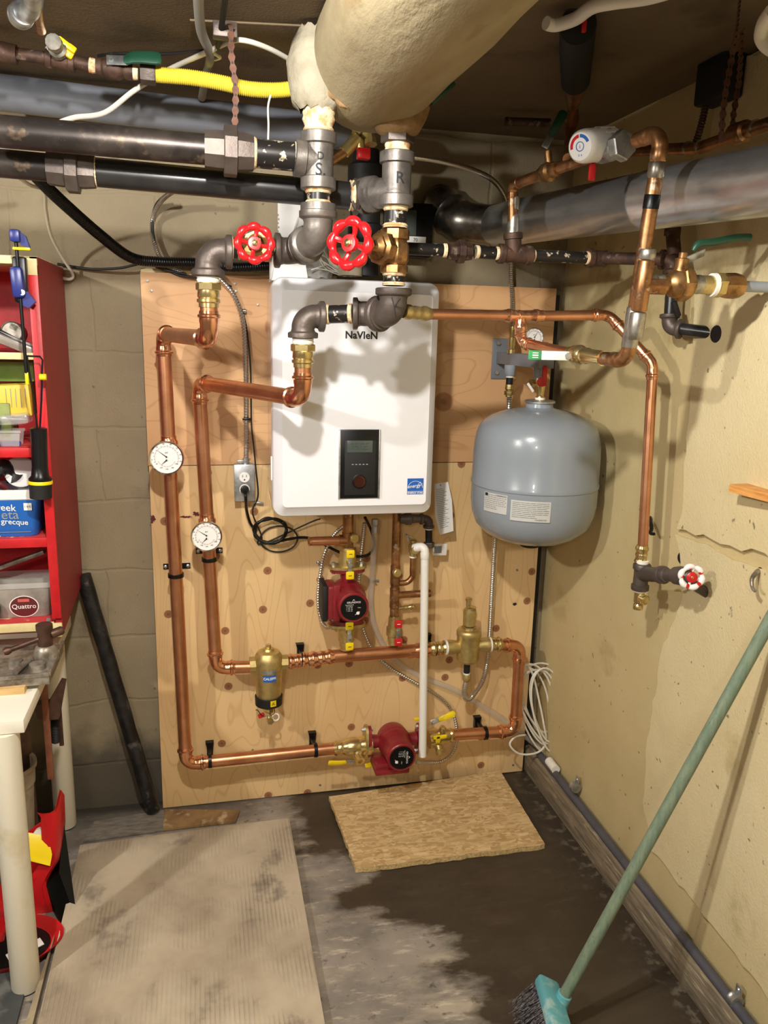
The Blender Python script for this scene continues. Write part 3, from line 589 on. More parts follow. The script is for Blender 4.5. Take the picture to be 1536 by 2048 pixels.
# blue energy sticker
e1 = BF(815, 957); e2 = BF(846, 988); ex, ez, es = (e1.x+e2.x)/2, (e1.z+e2.z)/2, (e2.x-e1.x)
ST = part('energy_sticker', MB().box((ex, bf-.0006, ez), (es, .0012, e1.z-e2.z)), M['navy'], B, 'square blue sticker with white script')
f = flat((ex, bf-.0014, ez), (1, 0, 0), (0, 0, 1)); mb = MB()
P = [f(math.cos(a)*es*.46, math.sin(a)*es*.42-es*.1) for a in [PI*k/16 for k in range(17)]]; mb.tube(P, .0006, 6)
mb.text('energy', es*.3, lambda a, b: f(a-es*.08, b+es*.02+a*.12)); mb.text('ENERGY STAR', es*.15, lambda a, b: f(a, b-es*.4))
st = [(math.cos(PI/2+k*PI/5)*es*(.15 if k % 2 == 0 else .065), math.sin(PI/2+k*PI/5)*es*(.15 if k % 2 == 0 else .065)) for k in range(11)]
mb.tube([f(a+es*.3, b+es*.13) for a, b in st], .0005, 5); mb.box(f(0, -es*.3), (es*.98, .0005, .0008)); part('sticker_print', mb, M['white'], ST)
# vents on the left flank and cover clips
for z in (1.245, 1.235): part('flank_slot', MB().box((bx0+.0105, -.2, z), (.002, .11, .004), .0005), M['grey'], B)
part('cover_clip', MB().box((bx0-.0005, -.30, 1.26), (.006, .012, .07), .002), M['white'], B); part('cover_clip', MB().box((bx1+.0005, -.30, 1.26), (.006, .012, .07), .002), M['white'], B)
# vent adapter on top of boiler
q = U(570, 545, y=-.18)
t = thing('vent_adapter', 'white plastic vent adapter standing on the boiler top left', 'vent adapter', (q.x, q.y, bz1))
part('adapter_base', MB().lathe((q.x+.01, q.y, bz1-.004), (0, 0, 1), [(0, .075), (.012, .07), (.05, .062), (.06, .055)], 4, rot=PI/4, up=(1, 0, 0)).lathe((q.x-.0, q.y, bz1), (0, 0, 1), [(0, .045), (.075, .045)], 24), M['white'], t)
YP = -.72; YR = -.62; RI = .0285; RS = .0235
# ---------------------------------------------------------------- supply (left) iron riser with its branch
pU = lambda px, py, y=YP: U(px, py, y=y)
t = thing('iron_supply_riser', 'grey iron pipe riser with branch tee, left one under the insulated pipe', 'iron pipe', pU(637, 520))
a = pU(640, 190); x0, y0 = a.x, a.y
VZ = lambda z: V((pU(637, 300).x, YP, z))
z = lambda py, px=637: pU(px, py).z
part('scaled_coupling', MB().lathe(VZ(z(266)), (0, 0, 1), [(0, .030), (.006, .034), (.012, .030), (.02, .033), (.026, .036), (.034, .0335), (.04, .0355), (.05, .032), (.06, .034), (.075, .03), (.10, .03)], 26), M['dope'], t, 'crusted coupling caked with old cream and orange scale', ang=60)
tee(t, [VZ(z(265)), VZ(z(380)), pU(589, 315)], VZ(z(322)), .0262, M['iron'])
nipple(t, VZ(z(379)), VZ(z(410)), .026)
c1 = V((VZ(0).x, YP, z(478))); c2 = pU(588, 503, YR); 
P, RR, e1, e2 = bend(VZ(z(400)), c1, c2, .04, .0262, .026, 'iron'); part('elbow', MB().tube([VZ(z(408))]+P, [RR[0]]+RR, 26), M['iron'], t)
P, RR, f1, f2 = bend(c1, c2, pU(540, 500, YR), .036, .0245, .022, 'iron'); part('elbow', MB().tube(P, RR, 26), M['irondark'], t)
nipple(t, e2.lerp(f1, -.2), e2.lerp(f1, 1.1), .0275)
nipple(t, f2, pU(545, 499, YR), RS)
mk = MB()
fr = lambda px, py, r: (lambda a, b: V((VZ(0).x+r*math.sin(a/r+(px-637)/890/r*.0), YP-r*math.cos(a/r), z(py)+b)))
mk.text('D', .022, fr(637, 318, .0345)); mk.text('S.', .036, fr(637, 345, .0345)); part('chalk_marks', mk, M['ink'], t, 'hand drawn black letters on the tee')
# gate valve with round red wheel
gv = thing('gate_valve', 'brass gate valve with round red handwheel facing forward, left of the risers', 'gate valve', pU(515, 490, YR))
cv = pU(513, 498, YR); part('valve_body', MB().lathe(cv-V((.034, 0, 0)), (1, 0, 0), [(0, .028), (.014, .028), (.016, .024), (.025, .03), (.043, .03), (.052, .024), (.054, .028), (.068, .028)], 24).lathe(cv, (-.1, -1, .1), [(0, .028), (.045, .024), (.05, .03), (.055, .03), (.056, .02), (.075, .014)], 8), M['bronze'], gv)
part('stem', MB().tube([cv, pU(509, 487, YR-.105)], .006, 10), M['brass'], gv)
handwheel(gv, pU(509, 487, YR-.11), (.02, -1, .12), .043, M['red'])
# left elbow + nipple
t = thing('left_iron_elbow', 'dark iron elbow turning down to the outer copper riser', 'iron elbow', pU(418, 545, YR)); t.name = 'iron_elbow'
nipple(t, pU(481, 497, YR), pU(461, 496, YR), RS)
ce = pU(415, 502, YR); P, RR, e1, e2 = bend(ce+V((.2, 0, .0)), ce, V((ce.x, YR, ce.z-.2)), .032, RS, .024, 'iron', 12)
part('elbow', MB().tube(P, RR, 28), M['irondark'], t); EL = e2
# ---------------------------------------------------------------- return (right) riser
t = thing('iron_return_riser', 'grey iron pipe riser marked R, right one under the insulated pipe', 'iron pipe', pU(793, 640))
RX = pU(792, 400).x; VR = lambda py: V((RX, YP, z(py, 792)))
part('hex_bushing', hexnut(MB(), VR(287), (0, 0, 1), .018, .038, 6), M['irondark'], t, ang=25)
part('thread_paste', MB().lathe(VR(304), (0, 0, 1), [(0, .027), (.003, .029), (.008, .027), (.014, .029), (.02, .027)], 24), M['dope'], t)
part('thread_paste', MB().lathe(VR(276), (0, 0, 1), [(0, .029), (.003, .031), (.008, .029), (.02, .028)], 24), M['dopew'], t)
brn = pU(735, 395, YR)
tee(t, [VR(304), VR(414), V((RX-.055, YP+.06, brn.z))], V((RX, YP, brn.z)), .0262, M['iron'])
nipple(t, VR(413), VR(457), .0255)
mk = MB(); fr2 = lambda a, b: V((RX+.0345*math.sin(a/.0345), YP-.0345*math.cos(a/.0345), z(350)+b)); mk.text('R', .034, fr2); part('chalk_marks', mk, M['ink'], t)
# swing to the low run
P, RR, e1, e2 = bend(V((RX-.045, YP+.05, brn.z)), V((RX-.058, YR, brn.z)), pU(715, 394, YR), .03, .0255, .016, 'iron', 6)
part('elbow', MB().tube(P, RR, 26), M['irondark'], t); JR = e2
# gate valve R
gv = thing('gate_valve', 'bronze gate valve on the right riser with scalloped red wheel turned sideways', 'gate valve', VR(545))
part('valve_body', MB().lathe(VR(546), (0, 0, 1), [(0, .033), (.016, .033), (.018, .028), (.03, .034), (.06, .034), (.072, .028), (.074, .034), (z(458)-z(546), .034)], 8), M['bronze'], gv, ang=30)
vc = VR(500); wn = V((-.80, -.56, .06)).normalized(); wc = pU(700, 487, -.795)
dirn = (wc-vc).normalized(); LL = (wc-vc).length
part('bonnet', MB().lathe(vc, dirn, [(0, .03), (.03, .028), (.034, .038), (.05, .038), (.056, .03), (.062, .03), (.07, .018), (.08, .014)], 8), M['bronze'], gv, ang=30)
part('stem', MB().tube([vc, wc], .0065, 10), M['brass'], gv)
handwheel(gv, wc, dirn.lerp(V((-.45, -.85, .1)), .55), .055, M['red'])
# lower part of the return: nipple, elbow K, loop to copper
t = thing('iron_return_loop', 'dark iron elbows looping left across the boiler top to the inner copper riser', 'iron pipe', pU(605, 665, YR))
nipple(t, VR(545), VR(572), .0245)
K0 = VR(566); kc = V((RX, YP, z(627, 785))); k2 = pU(742, 628, YR-.03)
P, RR, e1, e2 = bend(K0, kc, V((k2.x, k2.y, k2.z)), .045, .0262, .026, 'iron', 12); part('elbow', MB().tube(P, RR, 28), M['irondark'], t)
l1 = pU(598, 625, YR); P, RR, f1, f2 = bend(kc, k2, l1, .05, .0235, .02, 'iron', 6); part('elbow', MB().tube(P, RR, 28), M['irondark'], t)
nipple(t, e2.lerp(f1, -.1), e2.lerp(f1, 1.1), .026)
kk = MB(); kf = flat((RX+.002, YP-.0345, z(612, 785)), (1, 0, .1), (-.1, .02, 1)); kk.tube([kf(-.012, .02), kf(-.008, -.002), kf(-.008, -.016)], .0012, 6); kk.tube([kf(.008, .018), kf(-.006, .0), kf(.016, -.008)], .0012, 6); part('chalk_marks', kk, M['ink'], t)
nipple(t, f2, pU(651, 629, YR), .0215)
ce = pU(606, 632, YR); P, RR, g1, g2 = bend(ce+V((.2, 0, 0)), ce, V((ce.x, YR, ce.z-.2)), .030, RS*.96, .022, 'iron', 12)
part('elbow', MB().tube(P, RR, 28), M['irondark'], t); ER = g2
# ---------------------------------------------------------------- long black pipes
pa = pU(-60, 257); pb = pU(592, 314)
t = thing('black_iron_pipe', 'upper long black pipe with union, running left from the left riser', 'iron pipe', pU(200, 300))
part('pipe', MB().tube([pa, pU(426, 300)], .0312, 28), M['blackpipe'], t)
paste(t, pU(423, 300), (1, 0, 0), .0305, .012, 'dope'); union(t, pU(461, 303), pb-pa, .0285, M['irondark'])
nipple(t, pU(503, 306), pU(598, 315), .0295)
qa = pU(-60, 321, YR); qb = pU(715, 394, YR)
t = thing('black_iron_pipe', 'lower long black pipe with union, running left from the right riser', 'iron pipe', pU(200, 360, YR))
part('pipe', MB().tube([qa, pU(104, 336, YR)], .029, 28), M['blackpipe'], t); paste(t, pU(101, 336, YR), (1, 0, 0), .028, .01)
union(t, pU(146, 340, YR), qb-qa, .027, M['irondark']); paste(t, pU(186, 344, YR), (1, 0, 0), .028, .012)
part('pipe', MB().tube([pU(188, 344, YR), pU(706, 392, YR)], .0305, 28), M['blackpipe2'], t); paste(t, pU(698, 391, YR), (1, 0, 0), .031, .018)
# ---------------------------------------------------------------- insulated pipe
D_, ang0, rad = .705, math.radians(33.6), .1475; cxp = .1744+D_*math.sin(ang0); czp = 1.6542+D_*math.cos(ang0)
prof = [(-.56, .02), (-.565, .06), (-.58, .10), (-.605, .13), (-.64, .143), (-.68, rad)]+[(-.68-i*.12, rad*(1+.012*math.sin(i*2.1))) for i in range(1, 20)]
rows = []
for j, (yy, r_) in enumerate(prof):
    row = []
    for k in range(56):
        a = 2*PI*k/56; rr_ = r_*(1+.018*math.sin(3*a+j*.4)+.01*math.sin(7*a-j*.6)); p = V((cxp+math.cos(a)*rr_, yy, czp+math.sin(a)*rr_)); p.z = min(p.z, ZC-.012); rows and None; row.append(p)
    rows.append(row)
mb = MB().surf(rows, wrap=True); mb.f.append(list(range(56)))
t = thing('insulated_pipe', 'thick canvas wrapped pipe under the ceiling, coming towards the viewer', 'insulated pipe', (cxp, -.7, czp-rad))
part('canvas_wrap', mb, M['canvas'], t, ang=70)
# plaster collar over left riser, torn brown edge
q = V((VZ(0).x-.006, YP+.0, z(222)));
cl = []
for j, (dz, r_) in enumerate(((0, .038), (.012, .052), (.05, .058), (.09, .062), (.13, .05), (.16, .035))):
    cl.append([q+V((math.cos(2*PI*k/28)*r_*(1+.05*math.sin(k*1.3+j)), math.sin(2*PI*k/28)*r_*.9, dz+.005*math.sin(k*2.2+j))) for k in range(28)])
mb = MB().surf(cl, wrap=True); part('plaster_collar', mb, M['canvasw'], t, 'rough white plaster around the left riser', ang=70)
def cylhit(px, py, r_):
    d = Mcam @ V(((px-768)/FP, (1024-py)/FP, -1)); ox, oz = CC.x-cxp, CC.z-czp
    A = d.x*d.x+d.z*d.z; B_ = ox*d.x+oz*d.z; C_ = ox*ox+oz*oz-r_*r_; q_ = max(0, B_*B_-A*C_); return CC+d*((-B_-math.sqrt(q_))/A)
tp = spline([cylhit(px, py, rad*1.0) for px, py in ((610, 92), (618, 118), (632, 148), (652, 176), (676, 200), (700, 214))], 6)
part('torn_edge', MB().tube(tp, [.004+.006*abs(math.sin(i*.55)) for i in range(len(tp))], 8), M['canvastorn'], t, 'torn brown edge of the wrap', ang=70)
mb = MB().lathe((RX, YP+.0, VR(262).z-.012), (0, 0, 1), [(0, .034), (.01, .048), (.035, .062), (.06, .07)], 24); part('torn_edge', mb, M['canvastorn'], t, ang=70)
# ---------------------------------------------------------------- overhead: grey pvc, gas hose, strap, cables
gp = [U(-60, 178, y=-.16), U(400, 233, y=-.16), U(745, 273, y=-.16)]
solo('grey_drain_pipe', MB().tube(gp, .0445, 32), M['greypvc'], 'wide grey plastic pipe running along under the ceiling', 'drain pipe')
yh = spline([U(306, 149, y=-.5), U(380, 155, y=-.5), U(440, 165, y=-.5), U(500, 178, y=-.5), U(560, 180, y=-.5), U(615, 172, y=-.52)], 12)
solo('gas_hose', wave_tube(yh, .0165, .0011, .0045, 18), M['yellowhose'], 'yellow ribbed gas hose passing behind the insulated pipe', 'gas hose')
t = thing('gas_pipe_train', 'row of rusty gas fittings leading to the yellow hose, top left', 'gas pipe', U(150, 150, y=-.5))
g = lambda px, py, y=-.5: U(px, py, y=y)
part('pipe', MB().tube([g(-40, 98), g(100, 117)], .0135, 16), M['rust'], t); part('coupling', MB().lathe(g(-20, 101), g(35, 110)-g(-20, 101), [(0, .02), (.03, .022), (.055, .02)], 16), M['rust'], t)
tee(t, [g(92, 114), g(150, 128), g(118, 95)], g(120, 121), .014, M['rust']); paste(t, g(106, 108), g(115, 95)-g(106, 108), .017, .012, 'dopew')
part('nipple', MB().tube([g(150, 124), g(200, 135)], .014, 16), M['rust'], t); paste(t, g(178, 130), (1, 0, -.1), .0145, .016, 'dope')
part('hose_nut', hexnut(MB(), g(281, 147), g(310, 150)-g(281, 147), .034, .023), M['irondark'], t, ang=25); paste(t, g(258, 143), (1, 0, -.1), .0145, .02, 'dope')
t = thing('gas_ball_valve', 'small ball valve with dark green printed handle before the yellow hose', 'ball valve', g(225, 137))
part('valve_body', MB().lathe(g(192, 134), g(262, 143)-g(192, 134), [(0, .018), (.012, .019), (.016, .016), (.03, .022), (.05, .022), (.06, .016), (.066, .019), (.08, .018)], 16), M['rust'], t)
lever(t, g(222, 120, -.53), (-.05, -.9, .4), g(316, 124, -.53)-g(222, 118, -.53), .11, M['green'], .028)
part('handle_print', MB().text('<IPS>  600 WOG', .0075, flat(g(283, 122, -.5415), (1, 0, -.03), (.0, .4, .9))), M['yellow'], t)
t = thing('gas_branch_valve', 'small valve with bright yellow tee handle on the top left gas branch', 'gas valve', g(108, 95))
part('valve_body', MB().lathe(g(122, 110), g(70, 20)-g(122, 110), [(0, .015), (.02, .016), (.024, .02), (.04, .02), (.044, .014), (.06, .015), (.062, .018), (.075, .017)], 12), M['solder'], t)
part('copper_tube', MB().tube(spline([g(82, 60), g(76, 30), g(74, -20)], 6), .0105, 16), M['oldcopper'], t)
mb = MB(); mb.box(g(133, 90, -.53), (.042, .012, .014), .004, X=(1, .3, -.6)).box(g(140, 103, -.525), (.02, .012, .03), .004, X=(1, .3, -.6)); part('tee_handle', mb, M['yellow'], t)
t = thing('drain_fitting', 'chromed bent fitting with ribbed nut in the top left corner', 'pipe fitting', g(40, 50))
part('elbow_body', MB().tube(spline([g(30, 30, -.55), g(58, 22, -.55), g(66, -5, -.55), g(60, -40, -.55)], 6), .019, 18), M['steel'], t); part('ribbed_nut', MB().lathe(g(46, 25, -.55), g(24, 55, -.55)-g(46, 25, -.55), [(0, .022)]+[(.004+i*.003, .024+.0008*(i % 2)) for i in range(9)]+[(.032, .022)], 24), M['steel'], t)
def strap(name, pts, y, lab, wdt=.012):
    mb = MB(); P = spline(pts, 10); L = [0]
    for i in range(1, len(P)): L.append(L[-1]+(P[i]-P[i-1]).length)
    n = int(L[-1]/.0045); rows = []
    for i in range(n+1):
        s_ = L[-1]*i/n; j = 0
        while j < len(L)-2 and L[j+1] < s_: j += 1
        p = P[j].lerp(P[j+1], (s_-L[j])/max(1e-9, L[j+1]-L[j])); d = (P[j+1]-P[j]).normalized(); s = d.cross(V((0, 1, .2))).normalized(); w_ = wdt*(.78+.26*math.cos(2*PI*s_/.02))*.6
        rows.append([p-s*w_-V((0, .0008, 0)), p+s*w_-V((0, .0008, 0)), p+s*w_+V((0, .0008, 0)), p-s*w_+V((0, .0008, 0))])
    mb.surf(rows, wrap=True); t = thing(name, lab, 'hanger strap', P[-1]); part('band', mb, M['rustchain'], t); hm = MB(); k = 0; s_ = .01
    while s_ < L[-1]-.005:
        j = 0
        while j < len(L)-2 and L[j+1] < s_: j += 1
        p = P[j].lerp(P[j+1], (s_-L[j])/max(1e-9, L[j+1]-L[j])); hm.lathe(p+V((0, -.0012, 0)), (0, -1, 0), [(0, .0024), (.0004, .0024)], 8); s_ += .02
    part('holes', hm, M['blackm'], t); return t
strap('hanger_strap', [g(462, 48, -.74), g(463, 110, -.74), g(471, 180, -.73), g(469, 262, -.725)], 0, 'perforated rusty strap holding the upper black pipe')
strap('hanger_strap', [U(1481, -20, x=1.22), U(1470, 80, x=1.22), U(1450, 190, x=1.22), U(1442, 285, x=1.22)], 0, 'nearer perforated rusty strap by the right wall', .013)
strap('hanger_strap', [U(1484, 60, x=1.3), U(1478, 160, x=1.3), U(1466, 240, x=1.3), U(1474, 262, x=1.3)], 0, 'farther rusty strap hanging behind the other by the right wall', .013)
def cable(name, pts, r, m, lab, cat='cable', n=10, grp=None): return solo(name, MB().tube(spline(pts, n), r, 10), M[m], lab, cat, grp)
solo('conduit_flex', wave_tube(spline([g(396, -20, -.3), g(402, 60, -.3), g(420, 110, -.3), g(412, 150, -.2), g(404, 195, -.1)], 10), .0095, .0009, .006, 12), M['cableg'], 'grey ribbed cable dropping from the ceiling left of centre', 'cable')
cable('frayed_strip', [g(541, 190, -.68), g(536, 215, -.68), g(537, 250, -.68), g(536, 284, -.68)], .0022, 'cablew', 'thin frayed white strip hanging in front of the grey drain pipe', 'strip')
cable('black_cable', [U(196, 112, z=2.262), U(240, 107, z=2.262), U(330, 108, z=2.262), U(412, 101, z=2.262)], .0035, 'blackm', 'thin black cable lying along the ceiling above the gas hose')
solo('green_lever', MB().box(U(884, 185, y=-.75), (.07, .012, .016), .004, X=(1, 0, .9)), M['green'], 'dark green lever tip poking out behind the insulated pipe', 'lever')
cable('black_cable', [g(452, -10, -.35), g(445, 40, -.35), g(440, 70, -.35), g(436, 96, -.35)], .006, 'blackm', 'short black cable hanging beside the ceiling box')
cable('white_cable', [g(606, 135, -.4), g(540, 98, -.4), g(480, 80, -.4), g(440, 92, -.38), g(420, 104, -.35)], .0055, 'cablew', 'white cable arching from the ceiling staple to the insulated pipe')
cable('white_cable', [g(415, 104, -.35), g(340, 138, -.4), g(270, 180, -.45), g(210, 225, -.5), g(150, 235, -.55), g(120, 245, -.58)], .006, 'cablew', 'white cable slanting down over the grey plastic pipe')
cable('white_cable', [g(30, 350, -.5), g(60, 370, -.4), g(88, 382, -.3), g(92, 420, -.2), g(102, 470, -.1), g(125, 515, -.02), g(145, 548, .02), g(140, 558, .02), g(120, 555, .02)], .0045, 'cablew', 'thin white cable hanging down to the red cabinet side')
cable('white_cable', [g(-10, 298, -.45), g(30, 304, -.42), g(60, 306, -.4)], .004, 'cablew', 'short bit of white cable showing between the two black pipes')
t = thing('ceiling_cable_clip', 'white twisted cable staple on the ceiling left of centre', 'cable clip', g(422, 105, -.35)); mb = MB().tube(spline([g(412, 95, -.35), g(430, 108, -.35), g(440, 115, -.35), g(425, 118, -.35), g(410, 104, -.35)], 5), .004, 8); part('clip', mb, M['cablew'], t)
solo('metal_conduit_box', MB().box(g(450, 62, -.25), (.05, .03, .03), .003), M['irondark'], 'small rusty bracket at the ceiling above the left strap', 'bracket')
# black corrugated sleeve falling to the right behind the elbow
bs = spline([g(70, 350, -.45), g(120, 400, -.35), g(200, 470, -.2), g(262, 515, -.08), g(320, 524, -.045), g(390, 526, -.05), g(470, 535, -.06), g(560, 530, -.06)], 10)
solo('black_corrugated_sleeve', wave_tube(bs, .0150, .0008, .007, 16), M['black'], 'thick black corrugated sleeve sloping down to the boiler top', 'cable sleeve')
cable('dark_cable', [g(115, 528, .03), g(180, 538, .025), g(240, 536, .0), g(290, 527, -.01), g(330, 540, -.02), g(372, 548, -.03)], .004, 'rubber', 'thin dark cable running along the block wall to the plywood')
fl = spline([g(360, 375, -.15), g(325, 400, -.05), g(305, 440, .02), g(310, 490, .02), g(330, 530, .0), g(365, 545, -.02)], 10)
solo('armoured_cable', wave_tube(fl, .0065, .0006, .006, 10), M['armour'], 'armoured steel cable looping on the wall under the black pipes', 'armoured cable')
cable('dark_cable', [g(345, 380, -.1), g(312, 410, .0), g(305, 460, .02), g(322, 520, .01), g(350, 548, -.02), g(400, 555, -.03)], .004, 'rubber', 'dark cable curving beside the armoured loop on the wall')
# ---------------------------------------------------------------- copper loop on the board
RC = .0206; YC = -.10
b = lambda px, py, y=YC: U(px, py, y=y)
def adapter(root, p, r, hexr=.03):
    """brass press adapter hanging down from p"""
    p = V(p); paste(root, p, (0, 0, -1), r*1.15, .016, 'dopew')
    part('adapter_hex', hexnut(MB(), p-V((0, 0, .014)), (0, 0, -1), .018, hexr), M['brass'], root, ang=25)
    part('adapter_sleeve', MB().lathe(p-V((0, 0, .03)), (0, 0, -1), [(0, r*1.2), (.016, r*1.25), (.02, r*1.12), (.022, r*1.32), (.028, r*1.32), (.031, r*1.12), (.04, r*1.12)], 24), M['brass'], root)
def riser(label, E, corner_low, corner_up, low, last, mids):
    t = thing('copper_riser_pipe', label, 'copper pipe', low)
    adapter(t, E, RC); p0 = V((E.x, E.y, E.z-.066)); cl = V((E.x, E.y, corner_low.z))
    run(t, [p0, cl, corner_up, low, last], RC, M['copper'], M['copperfit'], R=.034, col=.03)
    for q, d in mids: part('coupling', collar(q, d, .055, RC, 'one'), M['copperfit'], t)
    return t
t = riser('outer copper riser, leftmost, running down and right along the plywood foot', EL, b(412, 678, YR), b(326, 668), b(372, 1528), b(668, 1497), [])
t2 = riser('inner copper riser coming off the boiler front to the round magnetic filter', ER, b(590, 798, YR), b(398, 765), b(432, 1336), b(500, 1334), [])
def along(p, q, py): k = (py-p[1])/(q[1]-p[1]); return b(p[0]+(q[0]-p[0])*k, py)
L1 = ((326, 668), (372, 1528)); L2 = ((398, 765), (432, 1336))
for tt, LN, y0, y1 in ((t, L1, 872, 896), (t2, L2, 1028, 1052)):
    p, q = along(*LN, y0), along(*LN, y1); part('coupling', collar(p, q-p, (q-p).length, RC, 'one'), M['copperfit'], tt)
tt = gauge(b(333, 916, YC-.06), (-.06, -1, .06), .0495, 'round dial gauge on the outer copper riser', YC, 'dial gauges')
gauge(b(413, 1073, YC-.06), (-.06, -1, .06), .0465, 'lower dial gauge on the inner copper riser', YC, 'dial gauges', needles=(147, 226))
for tt in [o for o in bpy.data.objects if o.name.startswith('dial_gauge')]: pass
standoff_clamp(along(*L1, 1150), 'black two screw clamp on the outer copper riser', (0, 0, 1), RC)
standoff_clamp(along(*L2, 1118), 'black two screw clamp under the lower dial gauge', (0, 0, 1), RC)
for px, py, lab in ((420, 1521, 'black clamp at the left end of the bottom copper pipe'), (631, 1500, 'black clamp beside the bottom left yellow lever valve'), (606, 1319, 'black clamp right of the round magnetic filter'), (868, 1298, 'black clamp between white drain pipe and tall air separator'), (970, 1466, 'black clamp on the bottom copper pipe right of the lower red pump')):
    standoff_clamp(b(px, py), lab, (1, 0, 0), RC, up=-1)
# middle manifold between filter and air separator
t = thing('copper_manifold', 'horizontal copper manifold with two tees between filter and air separator', 'copper pipe', b(700, 1305))
def seg(px0, py0, px1, py1, st='press', nm='coupling', m='copperfit', r=RC, y=YC): p, q = b(px0, py0, y), b(px1, py1, y); part(nm, collar(p, q-p, (q-p).length, r, st), M[m], t)
seg(574, 1324, 615, 1319); seg(617, 1319, 668, 1313)
part('pipe', MB().tube([b(664, 1313), b(890, 1297)], RC*1.08, 24), M['copper'], t)
seg(816, 1304, 858, 1299, 'one'); seg(860, 1298, 896, 1295, m='brass')
t = thing('copper_return_leg', 'copper pipe from the air separator round the right side to the lower valves', 'copper pipe', b(1035, 1450))
seg(975, 1288, 1002, 1289, m='brass')
run(t, [b(992, 1289), b(1040, 1292), b(1030, 1462), b(900, 1470)], RC, M['copper'], M['copperfit'], R=.034, col=.03)
# ---------------------------------------------------------------- magnetic filter
fc = b(537, 1330, YC-.01); t = thing('magnetic_filter', 'gold coloured round magnetic filter with blue label and black band', 'filter', b(537, 1440, YC-.01))
zz = lambda py: b(537, py, YC-.01).z-fc.z
part('filter_body', MB().lathe(fc, (0, 0, 1), [(zz(1408), .030), (zz(1402), .036), (zz(1385), .042), (zz(1360), .0445), (zz(1340), .0475), (zz(1318), .0478), (zz(1310), .044), (zz(1303), .036), (zz(1300), .02), (zz(1296), .016)], 40).lathe(fc+V((-.062, 0, zz(1326))), (1, 0, 0), [(0, .026), (.02, .026), (.022, .022), (.102, .022), (.104, .026), (.126, .026)], 8), M['brassdull'], t)
part('black_band', MB().lathe(fc+V((0, 0, zz(1407))), (0, 0, 1), [(0, .0435), (.001, .045), (.03, .0462), (.031, .044)], 40), M['blackm'], t, 'black magnet band')
part('air_vent_cap', MB().lathe(fc+V((0, 0, zz(1302))), (0, 0, 1), [(0, .013), (.006, .0125)], 20), M['white'], t); part('air_vent_cap', hexnut(MB(), fc+V((0, 0, zz(1298))), (0, 0, 1), .016, .009), M['brass'], t)
def cyl(c, r, px=0, dz=0.): return lambda a, b_: V((c.x+r*math.sin((a+px)/r), c.y-r*math.cos((a+px)/r), c.z+b_+dz))
def patch(fn, w_, h, n=10): return MB().surf([[fn(-w_/2+w_*i/n, -h/2), fn(-w_/2+w_*i/n, h/2)] for i in range(n+1)])
s = part('blue_label', patch(cyl(fc, .0487, 0, zz(1346)), .044, .023), M['navy'], t, 'blue label with white lettering'); part('silver_label', patch(cyl(fc, .0487, 0, zz(1333)), .044, .012), M['steel'], t)
part('label_text', MB().text('CALEFFI', .0118, cyl(fc, .0492, 0, zz(1346))), M['white'], s)
s = part('warning_label', patch(cyl(fc, .0470, .012, zz(1396)), .020, .021), M['yellow'], t, 'yellow square warning label'); f = cyl(fc, .0474, .012, zz(1396))
part('warning_triangle', MB().tube([f(-.006, -.005), f(.006, -.005), f(0, .006), f(-.006, -.005)], .0007, 5).text('M', .006, lambda a, c: f(a, c-.001)), M['ink'], s)
dv = fc+V((0, 0, zz(1408))); mb = MB().lathe(dv, (0, 0, -1), [(0, .014), (.012, .014), (.014, .018), (.026, .018), (.028, .011), (.045, .011)], 8); part('drain_valve', mb, M['brass'], t)
part('drain_cock', MB().lathe(dv+V((0, -.004, -.046)), (.1, -1, -.1), [(0, .010), (.012, .011), (.014, .008), (.025, .012), (.03, .012)], 6), M['brass'], t)
part('drain_ring', MB().tube([dv+V((.022+.011*math.cos(a), -.01, -.045+.013*math.sin(a))) for a in [2*PI*k/20 for k in range(20)]], .0028, 8, closed=True), M['white'], t, 'white ring')
part('drain_handle', MB().box(dv+V((-.026, -.012, -.034)), (.022, .008, .016), .003, X=(1, 0, .3)), M['redp'], t, 'red tab')
part('cap_cord', MB().tube(spline([fc+V((-.044, -.012, zz(1415))), dv+V((-.038, -.02, -.01)), dv+V((-.024, -.024, -.028)), dv+V((0, -.026, -.03)), dv+V((.016, -.022, -.025)), dv+V((.016, -.01, -.01))], 6), .0014, 6), M['black'], t)
# ---------------------------------------------------------------- air separator
ac = b(936, 1292, YC-.01); zz = lambda py: b(936, py, YC-.01).z-ac.z
t = thing('air_separator', 'tall cast brass air separator with small vent on top', 'air separator', ac+V((0, 0, zz(1322))))
part('separator_body', MB().lathe(ac, (0, 0, 1), [(zz(1323), .030), (zz(1318), .0385), (zz(1285), .0405), (zz(1272), .0405), (zz(1270), .043), (zz(1262), .043), (zz(1258), .038), (zz(1256), .028)], 40).lathe(ac+V((-.078, 0, .0)), (1, 0, 0), [(0, .026), (.02, .026), (.03, .023), (.13, .023), (.138, .026), (.156, .026)], 24), M['brassdull'], t)
part('vent_hex', hexnut(MB(), ac+V((0, 0, zz(1259))), (0, 0, 1), .014, .026), M['brass'], t, ang=25)
part('vent_chamber', MB().lathe(ac+V((0, 0, zz(1250))), (0, 0, 1), [(0, .022), (zz(1224)-zz(1250), .0232), (zz(1219)-zz(1250), .022), (zz(1216)-zz(1250), .016)], 28), M['brassdull'], t)
part('vent_bridge', MB().box(ac+V((.006, 0, zz(1214))), (.032, .014, .010), .003, X=(1, 0, -.35)), M['brass'], t); part('vent_cap', MB().lathe(ac+V((-.006, 0, zz(1214))), (0, 0, 1), [(0, .007), (.006, .009), (.022, .009), (.024, .012), (.032, .012), (.034, .008)], 14), M['brass'], t)
